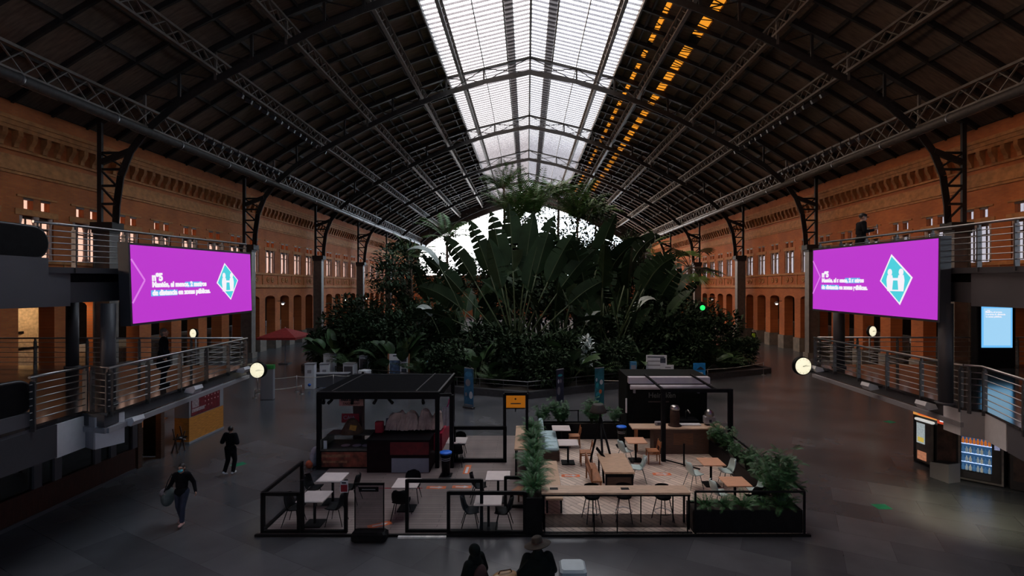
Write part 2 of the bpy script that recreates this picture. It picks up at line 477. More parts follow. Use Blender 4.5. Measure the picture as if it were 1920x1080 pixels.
# roof boards: strips down both slopes with openings for the skylight and the two narrow glazed slots
b = B(); pu = B(); ra = B()
SK = 7.7
YS = 13.0                      # skylight starts here; nearer roof, out of view, is closed to darken the foreground
SLOT = [(9.1, 9.5), (11.55, 12.25)]
for s in (-1, 1):
    za, zc = roof_z(0), roof_z(SK)
    vs = [(XC+s*u, y, z+dz) for dz in (0, .16) for (u, z) in ((0, za), (SK, zc)) for y in (YA, YS)]
    b.add(vs, [(0, 1, 3, 2), (4, 6, 7, 5), (0, 4, 5, 1), (2, 3, 7, 6), (0, 2, 6, 4), (1, 5, 7, 3)])
    us = [SK, 9.1, 9.5, 11.55, 12.25, 14.9, 17.0, 19.2, 21.4, 23.5, 26.0, 28.2]
    for a, c in zip(us, us[1:]):
        segs = [(YA, YB)]
        if s > 0 and (a, c) in SLOT: segs = [(YA, 26.0), (99.0, YB)]
        for ya, yb in segs:
            za, zc = roof_z(a), roof_z(c)
            vs = [(XC+s*u, y, z+dz) for dz in (0, .16) for (u, z) in ((a, za), (c, zc)) for y in (ya, yb)]
            b.add(vs, [(0, 1, 3, 2), (4, 6, 7, 5), (0, 4, 5, 1), (2, 3, 7, 6), (0, 2, 6, 4), (1, 5, 7, 3)])
    for u in (8.4, 10.7, 16.2, 18.0, 20.5, 22.3, 24.7, 26.0, 27.2, 14.2, 13.2):
        z = roof_z(u)
        pu.box(XC+s*u-.06, XC+s*u+.06, 12, YB, z-.24, z-.01)
    y = TR[0] - S
    k = 0
    while y < YB:
        for (a, za), (c, zc) in zip(ROOF[1:], ROOF[2:]):
            ra.bar((XC+s*a, y, za-.17), (XC+s*c, y, zc-.17), .14, .28)
        y += S/7; k += 1
ce = b.build('ceiling', M_roof); struct(ce, 'dark boarded vaulted roof of the hall', 'ceiling')
pu.build('purlin', M_iron, ce); ra.build('rafter', M_iron, ce)
# glazed slots in the slope; sunset orange is put into the glass tint
am = B()
bars = B()
for a, c in SLOT:
    za, zc = roof_z(a), roof_z(c)
    am.add([(XC+u, y, z+.05) for u, z in ((a, za), (c, zc)) for y in (26.0, 99.0)], [(0, 1, 3, 2)])
    y = 26.0
    while y < 99:
        dy = random.uniform(.30, .52)
        sl = random.uniform(-.35, .35)
        bars.bar((XC+a-.05, y, za+.02), (XC+c+.05, y+sl, zc+.02), random.choice((.04, .06, .10)), .05)
        if random.random() < .02:
            L = random.uniform(.6, 1.6)
            bars.add([(XC+u, yy, z+.01) for u, z in ((a, za), (c, zc)) for yy in (y, y+L)], [(0, 1, 3, 2)])
        y += dy + .05
o = am.build('window_3', mat_glass('sunset_tint_glass', (.11, .036, .0025), .02)); struct(o, 'two narrow roof slots with sunset light put into the glass tint', 'window')
bars.build('glazing_bar', M_iron, o)

# skylight: louvred glass over the ridge
fr = B(); gl = B(); sl = B(); band = B()
for s in (-1, 1):
    for u, w, h in ((SK, .12, .3), (6.25, .10, .35), (4.25, .06, .16), (2.05, .10, .3)):
        z = roof_z(u)
        fr.box(XC+s*u-w/2, XC+s*u+w/2, YS, YB, z-h, z+.02)
    vs = [(XC+s*u, y, roof_z(u)+.16) for u in (0, SK) for y in (YS, YB)]
    gl.add(vs, [(0, 1, 3, 2)])
    vs = [(XC+s*u, y, roof_z(u)+.03) for u in (1.35, 2.0) for y in (YS, YB)]
    band.add(vs, [(0, 1, 3, 2)])
    y = YS
    while y < YB:
        for a, c in ((.06, 2.0), (2.1, 4.22), (4.28, 6.2), (6.3, SK)):
            za, zc = roof_z(a), roof_z(c)
            sl.bar((XC+s*a, y, za+.03), (XC+s*c, y, zc+.03), .03, .165)
        y += .62
fr.box(XC-.09, XC+.09, YS, YB, 27.55, 27.97)
o = fr.build('window_1', M_girder); struct(o, 'long louvred skylight along the roof ridge', 'window')
gl.build('pane', mat_glass('skylight_glass', (.40, .405, .42), .03), o)
sl.build('louvre', mat('grey_louvre_fin', (.26, .26, .28), .7), o)
band.build('gangway_panel', mat_glass('grey_gangway_glass', (.052, .048, .048), .02), o)

# windows of the long walls
M_pane = mat_glass('curtained_window_glass', (.078, .063, .062), .04)
def make_window():
    r = bpy.data.objects.new('window_4', None); COL.objects.link(r)
    f = B()
    f.box(0, .10, -.95, -.80, 7.95, 10.25); f.box(0, .10, .80, .95, 7.95, 10.25)
    f.box(.02, .10, -.80, .80, 9.55, 9.63); f.box(0, .1, -.95, .95, 10.1, 10.25)
    f.box(.02, .10, -.45, -.40, 8, 10.1); f.box(.02, .10, .40, .45, 8, 10.1)
    f.build('frame', M_dwood, r, Matrix.Translation((.16, 0, 0)))
    p = B(); 
    for y0_, y1_, z0_, z1_, x_ in ((-.95, .95, 7.95, 10.25, .22), (-.72, -.22, 10.62, 11.22, .16), (.22, .72, 10.62, 11.22, .16)): p.add([(x_, y0_, z0_), (x_, y1_, z0_), (x_, y1_, z1_), (x_, y0_, z1_)], [(0, 1, 2, 3)])
    p.build('pane', M_pane, r)
    for y in (-.84, 0, .84):
        c = B()
        w = .12 if y == 0 else .08
        c.lathe([(w*1.25, 7.95), (w*1.25, 8.1), (w, 8.16), (w*.92, 8.7), (w*.92, 9.75), (w, 9.85), (w*1.3, 10.0), (w*1.35, 10.25)], (.1, y, 0), 10)
        c.build('colonnette', M_pale, r)
    h = B()
    for y in (-.47, .47): h.box(.0, .14, y-.30, y+.30, 11.1, 11.22)
    h.build('lintel', M_dwood, r)
    return r
wproto = make_window()
n = 4; first = True
for s, bays, X in ((-1, LB, XL), (1, RB, XR)):
    cnt = 0
    for j, yc in bays:
        if yc < 17: continue
        hidden = (j % 5 == 0)
        r = wproto if first else dup(wproto, (0, 0, 0))
        first = False
        r.location = (X(HW), yc, 0); r.rotation_euler = (0, 0, 0 if s > 0 else PI)
        r.name = 'window_%d' % n; n += 1
        sd = 'vending machine side' if s > 0 else 'poster kiosk side'
        struct(r, 'twin window between pale colonnettes, %s from the near end, %s' % (ORD[min(cnt, 29)], sd), 'window')
        cnt += 1

# gallery behind each arcade: dark back wall, low soffit
for s, X in ((-1, XL), (1, XR)):
    b = B()
    x0, x1 = X(32.0), X(32.3)
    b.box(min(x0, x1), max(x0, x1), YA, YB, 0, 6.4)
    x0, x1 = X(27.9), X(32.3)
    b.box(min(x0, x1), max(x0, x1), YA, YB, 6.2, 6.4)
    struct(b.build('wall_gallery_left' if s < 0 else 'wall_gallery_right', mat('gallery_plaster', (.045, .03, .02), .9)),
           'dark back wall of the arcade gallery, ' + ('poster' if s < 0 else 'vending machine') + ' side', 'wall')

# trusses
def zz(u): return roof_z(u) - .42
def make_truss(y):
    r = bpy.data.objects.new('arch_truss', None); COL.objects.link(r); r.location = (XC, y, 0)
    lo = B(); up = B(); web = B()
    pts = [(-u, z) for u, z in CHORD] + [(u, z) for u, z in CHORD[::-1][1:]]
    for (a, za), (c, zc) in zip(pts, pts[1:]):
        lo.bar((a, 0, za), (c, 0, zc), .42, .07, up=(0, 1, 0)); lo.bar((a, 0, za+.1), (c, 0, zc+.1), .06, .30, up=(0, 0, 1)) if abs(c-a) > .3 else lo.bar((a, 0, za), (c, 0, zc), .3, .07, up=(0, 1, 0))
    us = [26.2, 23.5, 21.4, 19.2, 17.0, 14.9, 12.6, 10.2, 7.7, 6.25, 4.25, 2.05, 0]
    us = [-u for u in us] + us[::-1][1:]
    for a, c in zip(us, us[1:]):
        up.bar((a, 0, zz(a)), (c, 0, zz(c)), .30, .16)
    for s in (-1, 1):
        up.bar((s*26.2, 0, zz(26.2)), (s*26.2, 0, 10.3), .26, .16)
    lo.build('lower_chord', M_iron, r); up.build('upper_chord', M_iron, r)
    wn = [23.5, 21.4, 19.2, 17.0, 14.9, 12.6, 10.2, 7.7, 4.25, 0]
    for s in (-1, 1):
        for i, u in enumerate(wn):
            if u == 0 and s > 0: continue
            w = B(); w.bar((s*u, 0, chord_z(u)), (s*u, 0, zz(u)), .16, .10); w.build('post', M_girder if u in (23.5, 19.2, 14.9) else M_iron, r)
        for a, c in zip(wn, wn[1:]):
            web.bar((s*a, 0, zz(a)), (s*c, 0, chord_z(c)), .05, .07)
            if a < 11: web.bar((s*a, 0, chord_z(a)), (s*c, 0, zz(c)), .05, .07)
        end = B()
        zs = [10.5, 11.5, 12.6, 13.6, 14.6]
        for a, c in zip(zs, zs[1:]):
            ua = 25.2 if a < 13 else 24.6; uc = 25.2 if c < 12.9 else (24.9 if c < 14 else 24.4)
            end.bar((s*ua, 0, a), (s*26.2, 0, c), .10, .10); end.bar((s*uc, 0, c), (s*26.2, 0, c), .10, .14)
        end.bar((s*24.4, 0, 14.7), (s*26.2, 0, 14.0), .2, .34); end.build('lattice', M_iron, r)
    web.build('lattice', M_iron, r)
    return r
t0 = None
for i, y in enumerate(TR):
    t = make_truss(y) if i == 0 else dup(t0, (XC, y, 0))
    if i == 0: t0 = t
    tag(t, 'riveted iron arch truss spanning the roof, %s ahead of the viewer' % ORD[i], 'roof truss', 'arch trusses of the roof')
# columns under the trusses
def make_column():
    r = bpy.data.objects.new('iron_column', None); COL.objects.link(r)
    b = B()
    b.box(-.42, .42, -.26, .26, .5, 9.7); b.box(-.5, -.42, -.34, .34, .5, 9.7); b.box(.42, .5, -.34, .34, .5, 9.7)
    b.build('shaft', M_girder, r)
    b = B(); b.box(-.62, .62, -.42, .42, 0, .5); b.build('base', M_stone, r)
    b = B(); b.box(-.55, .55, -.40, .40, 9.7, 9.9); b.box(-.74, .60, -.44, .44, 9.9, 10.35); b.build('capital', M_iron, r)
    return r
c0 = None
for s in (-1, 1):
    for i, y in enumerate(TR):
        c = make_column() if c0 is None else dup(c0, (0, 0, 0))
        if c0 is None: c0 = c
        c.location = (XC + s*25.85, y, 0); c.rotation_euler = (0, 0, 0 if s > 0 else PI)
        tag(c, 'iron column carrying the %s roof truss, %s' % (ORD[i], 'vending machine side' if s > 0 else 'poster kiosk side'), 'column', 'iron columns along the brick walls')
# lattice girders running down the hall
def make_girder(y0, y1, depth, step):
    r = bpy.data.objects.new('lattice_girder', None); COL.objects.link(r)
    for nm, z in (('top_chord', depth), ('bottom_chord', 0)):
        b = B(); b.box(-.13, .13, y0, y1, z-.07, z+.07); b.build(nm, M_girder, r)
    b = B(); y = y0
    while y < y1:
        b.bar((0, y, .05), (0, min(y1, y+step), depth-.05), .09, .05); b.bar((0, y, depth-.05), (0, min(y1, y+step), .05), .09, .05)
        y += step
    b.build('lattice', M_girder, r)
    return r
GZ = {23.4: 16.15, 19.2: 19.55, 14.9: 21.85, 10.0: 24.0, 6.25: 25.35}
GW = {23.4: 'outermost', 19.2: 'second from the wall', 14.9: 'third from the wall', 10.0: 'fourth from the wall', 6.25: 'edging the skylight'}
ga = make_girder(14.0, YB, 1.15, 1.1); gb = make_girder(14.0, YB, .85, 1.0)
used = set()
for u, z in GZ.items():
    src = ga if u > 20 else gb
    for s in (-1, 1):
        if src.name not in used: g = src; used.add(src.name)
        else: g = dup(src, (0, 0, 0))
        g.location = (XC+s*u, 0, z)
        tag(g, 'grey lattice girder running lengthwise, %s, %s' % (GW[u], 'vending machine side' if s > 0 else 'poster kiosk side'), 'girder', 'lattice girders under the roof')
# round air ducts following the outer girders
for s in (-1, 1):
    t = thing('air_duct', 'long grey round air duct under the outermost girder, ' + ('vending machine side' if s > 0 else 'poster kiosk side'), 'duct', (XC+s*22.95, 14, 15.72), 0, 'air ducts')
    b = B(); b.tube([(0, 0, 0), (0, YB-14.2, 0)], .25, 18); b.build('pipe', mat('dull_duct_metal', (.055, .047, .04), .5), t)
    b = B()
    y = 3.0
    while y < YB-16:
        b = B(); b.tube([(0, y, 0), (0, y+.12, 0)], .275, 18); b.build('flange_ring', M_dsteel, t); y += 5.13
# unlit strip lights slung under the outer girders and floodlights on the second ones
def make_strip():
    r = bpy.data.objects.new('strip_light', None); COL.objects.link(r)
    b = B(); b.box(-.09, .09, -1.2, 1.2, 0, .1); b.build('housing', M_dsteel, r)
    b = B(); b.box(-.06, .06, -1.15, 1.15, -.04, 0); b.build('tube', M_white, r)
    
    for q in (-.8, .8):
        b = B(); b.bar((0, q, .1), (0, q, .4), .03); b.build('hanger', M_dsteel, r)
    return r
s0 = None
for s in (-1, 1):
    for i in range(22):
        y = 20 + i*3.4
        o = make_strip() if s0 is None else dup(s0, (0, 0, 0))
        if s0 is None: s0 = o
        o.location = (XC+s*23.4, y, 15.68)
        tag(o, 'slim strip light hung under the outermost lattice girder, ' + ('vending machine side' if s > 0 else 'poster kiosk side'), 'lamp', 'strip lights %s side' % ('vending machine' if s > 0 else 'poster kiosk'))
def make_flood():
    r = bpy.data.objects.new('roof_floodlight', None); COL.objects.link(r)
    b = B(); b.box(-.22, .22, -.05, .13, -.45, -.2, Matrix.Rotation(R(25), 4, 'Y')); b.build('lamp_head', M_dgrey, r)
    b = B(); b.bar((0, .04, -.3), (0, .04, 0), .05); b.build('bracket', M_iron, r)
    return r
f0 = None
for s in (-1, 1):
    for u, z in ((19.2, 19.48), (23.4, 17.25)):
        for i in range(14):
            y = (33 if u < 20 else 35) + i*1.05
            o = make_flood() if f0 is None else dup(f0, (0, 0, 0))
            if f0 is None: f0 = o
            o.location = (XC+s*(u-.0 if u < 20 else u-.35), y, z)
            o.rotation_euler = (0, 0, PI if s > 0 else 0)
            tag(o, 'small dark floodlight in the row on the %s lattice girder, %s' % ('second' if u < 20 else 'outermost', 'vending machine side' if s > 0 else 'poster kiosk side'), 'lamp',
                'floodlights %s girder %s' % ('second' if u < 20 else 'outermost', 'vending' if s > 0 else 'poster'))
# small lit lamps on the arcade piers
def make_wall_lamp():
    r = bpy.data.objects.new('wall_lamp', None); COL.objects.link(r)
    b = B(); b.bar((0, 0, .25), (.55, 0, .25), .06); b.bar((.55, 0, .25), (.55, 0, .12), .05); b.build('bracket', M_iron, r)
    b = B(); b.lathe([(.26, 0), (.22, .08), (.1, .16), (.05, .2)], (.55, 0, 0), 12); b.build('shade', M_lgrey, r)
    b = B(); b.ball((.55, 0, -.04), .13); b.build('bulb', mat('lamp_bulb', (.8, .8, .8), .5, emit=(1, .93, .85), estr=2.6), r)
    return r
l0 = None
for s in (-1, 1):
    sd = 'vending machine side' if s > 0 else 'poster kiosk side'
    for i, y in enumerate((52.0, 61.6, 70.5, 80.0)):
        o = make_wall_lamp() if l0 is None else dup(l0, (0, 0, 0))
        if l0 is None: l0 = o
        if i % 2 == 0: y = TR[0] + BAY*(round((y-TR[0])/BAY - .5) + .5)
        else: y = TR[0] + BAY*(round((y-TR[0])/BAY - .5) + .5)
        o.location = (XC+s*HW, y, 4.75); o.rotation_euler = (0, 0, PI if s > 0 else 0)
        tag(o, 'small lit bracket lamp on an arcade pier, %s from the deck, %s' % (ORD[i], sd), 'lamp', 'bracket lamps on the arcade piers')
# pale counters standing in the arcade openings
def make_counter():
    r = bpy.data.objects.new('arcade_counter', None); COL.objects.link(r)
    b = B(); b.box(-.5, .3, -.95, .95, 0, 2.3); b.build('body', mat('beige_partition', (.50, .40, .32), .6), r)
    b = B(); b.box(-.55, .35, -1.0, 1.0, 2.3, 2.75); b.build('header', M_white, r)
    return r
k0 = None
for s, bays, X in ((-1, LB, XL), (1, RB, XR)):
    sd = 'vending machine side' if s > 0 else 'poster kiosk side'
    c = 0
    for j, yc in bays:
        if not (19 < yc < 82) or (s < 0 and 26 < yc < 31): continue
        o = make_counter() if k0 is None else dup(k0, (0, 0, 0))
        if k0 is None: k0 = o
        o.location = (X(28.75), yc - .3, 0)
        tag(o, 'beige partition with white header inside the %s arcade opening, %s' % (ORD[c], sd), 'partition', 'partitions in the arcade')
        c += 1
# lit room glimpsed through one arcade opening
yc = [y for j, y in LB if abs(y-27.1) < 1.0][0]
yc = 29.8
door = B(); door.box(XL(30.2), XL(30.1), yc-1.2, yc+1.3, 0, 5.2)
o = door.build('door_1', mat('beige_door_leaf', (.62, .47, .30), .6)); struct(o, 'tall beige door leaf lit warmly inside the arcade', 'door')
h = B(); h.box(XL(30.1), XL(30.02), yc-.7, yc-.4, 3.7, 3.85); h.build('handle', M_black, o)
h = B(); h.box(XL(30.1), XL(30.05), yc-1.0, yc+1.15, 2.75, 2.87); h.build('push_bar', M_black, o)
lp = bpy.data.lights.new('gallery_lamp', 'POINT'); lp.energy = 95; lp.color = (1, .72, .42); lp.shadow_soft_size = .25
lo = bpy.data.objects.new('gallery_lamp', lp); COL.objects.link(lo); lo.location = (XL(28.5), yc-.2, 5.0)
# ================================================================== the two mezzanine decks on either side
ZD, ZU = 3.45, 6.88            # lower and upper deck floors
SIDE = {-1: 'poster kiosk side', 1: 'vending machine side'}
def poly_slab(bb, pts, z0, z1):
    n = len(pts)
    area = sum(pts[i][0]*pts[(i+1) % n][1] - pts[(i+1) % n][0]*pts[i][1] for i in range(n))
    if area < 0: pts = pts[::-1]
    vs = [(x, y, z0) for x, y in pts] + [(x, y, z1) for x, y in pts]
    bb.add(vs, [tuple(range(n-1, -1, -1)), tuple(range(n, 2*n))] + [(i, (i+1) % n, n+(i+1) % n, n+i) for i in range(n)])

LOW = {-1: [(-10.55, 9.6), (-10.66, 11.95), (-9.92, 11.75), (-10.62, 18.95)],
       1: [(10.30, 10.2), (11.05, 12.05), (10.72, 12.25), (11.05, 19.2)]}
UPP = {-1: [(-11.25, 9.9), (-11.0, 12.2), (-10.42, 18.6)],
       1: [(10.70, 9.2), (10.72, 11.9), (10.66, 18.3)]}

def railing(name, label, group, pts, z, nrails, post_step, rail_top=1.05, first_post=.08, parent_tilt=0.0, open_end=False, tr=.032):
    """stainless railing along a polyline: handrail, thin rails, flat posts"""
    r = thing(name, label, 'railing', (pts[0][0], pts[0][1], z), 0, group)
    o = Vector((pts[0][0], pts[0][1], 0))
    P = [Vector((x, y, 0)) - o for x, y in pts]
    zf = lambda p: parent_tilt * p.y
    b = B(); b.tube([(p.x, p.y, rail_top + zf(p)) for p in P], tr, 8); b.build('handrail', M_steel, r)
    for i in range(nrails):
        h = .14 + (rail_top-.30)*i/(nrails-1) if nrails > 1 else .5
        b = B(); b.tube([(p.x, p.y, h + zf(p)) for p in P], .013, 6); b.build('rail', M_steel, r)
    for i, (p, q) in enumerate(zip(P, P[1:])):
        L = (q-p).length; m = max(1, int(round(L/post_step))); d = (q-p)/L
        for k_ in range(m+1):
            if k_ == 0 and i > 0: continue
            if m == 1 and k_ == 0 and L < .8 and i > 0: continue
            c = p + d*min(max(L*k_/m, first_post), L-first_post)
            b = B()
            zt = zf(c)
            b.bar((c.x, c.y, -.12+zt), (c.x, c.y, rail_top-.1+zt), .035, .11, up=(0, 1, 0) if abs(d.x) > .7 else (1, 0, 0))
            b.bar((c.x, c.y, rail_top-.1+zt), (c.x, c.y, rail_top-.02+zt), .05, .05)
            b.build('post', M_dsteel, r)
    return r

for s in (-1, 1):
    sd = SIDE[s]
    L = LOW[s]
    Yf = 18.95 if s < 0 else 19.2
    # lower deck slab
    r = thing('mezzanine_deck', 'lower mezzanine deck with a polished dark floor, ' + sd, 'deck', (s*18, 14, ZD), 0, None, 'structure')
    o = Vector((s*18, 14, ZD))
    b = B(); poly_slab(b, [(x-o.x, y-o.y) for x, y in L] + [(s*26.8-o.x, Yf-o.y), (s*26.8-o.x, 9.6-o.y)], -.06, 0); b.build('floor_plate', M_deckf, r)
    b = B(); poly_slab(b, [(x-o.x-s*-.06, y-o.y) for x, y in L] + [(s*26.8-o.x, Yf-.1-o.y), (s*26.8-o.x, 9.6-o.y)], -.34, -.06); b.build('edge_beam', M_dgrey, r)
    b = B()
    for p, q in zip(L[1:], L[2:]) if s < 0 else zip(L[2:], L[3:]):
        b.bar((p[0]-o.x, p[1]-o.y, -.42), (q[0]-o.x, q[1]-o.y, -.42), .10, .12)
    b.build('edge_channel', M_lgrey, r)
    # hanging fascia panels that follow the step around the column
    fz = (-.12, -.88) if s < 0 else (-.06, -.70)
    if s < 0:
        runs = [((-10.55, 9.3), (-10.60, 11.2), M_dgrey, (-.12, -.86)), ((-10.60, 11.2), (-10.64, 12.0), M_white, fz), ((-10.64, 12.0), (-10.25, 11.8), M_lgrey, fz), ((-10.25, 11.8), (-10.0, 12.35), M_white, fz)]
    else:
        runs = [((10.78, 12.85), (10.74, 12.3), M_white, fz), ((10.74, 12.3), (11.02, 11.95), M_lgrey, fz), ((11.02, 11.95), (10.72, 11.1), M_white, fz), ((10.70, 11.05), (10.3, 10.0), M_mgrey, fz)]
    for p, q, m_, (za, zb) in runs:
        b = B()
        p = Vector((p[0]-o.x, p[1]-o.y, 0)); q = Vector((q[0]-o.x, q[1]-o.y, 0))
        b.bar(p + Vector((0, 0, (za+zb)/2)), q + Vector((0, 0, (za+zb)/2)), .05, abs(za-zb)); b.build('fascia_panel', m_, r)
    # upper deck
    U = UPP[s]
    r = thing('upper_deck', 'upper mezzanine deck with a deep grey fascia, ' + sd, 'deck', (s*18, 11, ZU), 0, None, 'structure')
    o = Vector((s*18, 11, ZU))
    tilt = .017
    def slab(z0, z1, off, m_, nm):
        b = B()
        pts = [(x+s*off, y) for x, y in U] + [(s*26.6, U[-1][1]), (s*26.6, U[0][1])]
        n_ = len(pts)
        vs = [(x-o.x, y-o.y, z0+tilt*(y-11)) for x, y in pts] + [(x-o.x, y-o.y, z1+tilt*(y-11)) for x, y in pts]
        order = list(range(n_)) if s > 0 else list(range(n_-1, -1, -1))
        b.add(vs, [tuple(order[::-1]), tuple(n_+i for i in order)] + [(i, (i+1) % n_, n_+(i+1) % n_, n_+i) for i in range(n_)])
        b.build(nm, m_, r)
    slab(-.14, 0, 0, M_dgrey, 'floor_plate')
    slab(-.36, -.14, .35, M_black, 'recess')
    slab(-.86, -.36, .12, M_dgrey, 'fascia')
    b = B(); x = (10.8 if s > 0 else 11.1)
    b.box(min(s*x, s*(x+.2))-o.x, max(s*x, s*(x+.2))-o.x, 9.2-11, 12.1-11, -.92, -.05); b.build('fascia_panel', M_mgrey, r)
    # columns
    for nm, x, y, w, lab in (('deck_column', s*10.62, 12.62, .155, 'round grey column standing on the deck edge'), ('deck_column', s*11.6 if s > 0 else -16.9, 18.5, .19, 'rear grey column under the upper deck')):
        c = thing(nm, '%s, %s' % (lab, sd), 'column', (x, y, ZD), 0)
        b = B(); b.tube([(0, 0, 0), (0, 0, ZU-.9-ZD + .017*(y-11))], w, 20); b.build('shaft', M_dgrey, c)
        b = B(); b.tube([(0, 0, 0), (0, 0, .06)], w+.05, 20); b.build('collar', M_dgrey, c)
    # railings
    if s < 0:
        railing('deck_railing', 'near steel railing of the lower deck beside the escalator, ' + sd, 'lower deck railings', [(-10.55, 10.55), (-10.64, 12.06)], ZD, 6, 1.5)
        railing('deck_railing', 'short railing stepping round the deck column, ' + sd, 'lower deck railings', [(-10.62, 12.10), (-9.92, 11.83)], ZD, 6, .7, tr=.02)
        railing('deck_railing', 'long steel railing along the lower deck edge, ' + sd, 'lower deck railings', [(-9.93, 11.8), (-10.6, 18.85)], ZD, 6, 1.42)
        railing('deck_railing', 'far railing across the back of the lower deck, ' + sd, 'lower deck railings', [(-10.75, 18.85), (-26.5, 18.85)], ZD, 5, 1.9)
        railing('deck_railing', 'railing of the upper deck above the purple screen, ' + sd, 'upper deck railings', [(-11.12, 11.2), (-11.02, 12.2), (-10.44, 18.5)], ZU, 6, 1.3, 1.02, .08, tilt)
    else:
        railing('deck_railing', 'near railing of the lower deck in front of the blue display, ' + sd, 'lower deck railings', [(10.25, 10.2), (11.02, 12.02), (10.74, 12.22)], ZD, 6, 1.9)
        railing('deck_railing', 'long steel railing along the lower deck edge, ' + sd, 'lower deck railings', [(10.74, 12.24), (11.02, 19.1)], ZD, 6, 1.42)
        railing('deck_railing', 'far railing across the back of the lower deck, ' + sd, 'lower deck railings', [(11.15, 19.1), (26.5, 19.1)], ZD, 5, 1.6)
        railing('deck_railing', 'railing of the upper deck above the purple screen, ' + sd, 'upper deck railings', [(10.72, 9.9), (10.74, 11.9), (10.68, 18.2)], ZU, 6, 1.3, 1.02, .08, tilt)

# ------------------------------------------------------------------ escalator ends at the near edge of the decks
def escalator(label, x, y, z, panel_depth):
    r = thing('escalator_end', label, 'escalator', (x, y, z), 0)
    b = B()
    pts = []
    for t in range(13):
        a = PI/2 - PI*t/12
        pts.append((.33*math.cos(a), .33*math.sin(a)))
    poly = [(-3.5, .33)] + pts + [(-3.5, -.33)]
    b.prism(poly, (.12, 0, 0), (-.06, 0, .60), (Vector((0, 1, 0)), Vector((0, 0, 1)))); b.build('balustrade', M_black, r)
    b = B(); path = [(0, -3.5, .943)] + [(0, p[0]*1.04, .60+p[1]*1.04) for p in pts] + [(0, -3.5, .257)]
    b.tube(path, .05, 8); b.build('handrail', mat('rubber_handrail', (.02, .02, .022), .35), r)
    b = B(); b.box(-.12, .12, -3.5, .28, -panel_depth, .27); b.build('side_panel', M_mgrey, r)
    return r
escalator('escalator balustrade end with black handrail at the upper deck, poster kiosk side', -11.1, 11.14, 6.82, .85)
escalator('escalator balustrade end with black handrail at the lower deck, poster kiosk side', -10.72, 10.42, ZD+.02, .40)
escalator('escalator balustrade end with black handrail at the upper deck, vending machine side', 10.95, 9.6, 6.82, .85)

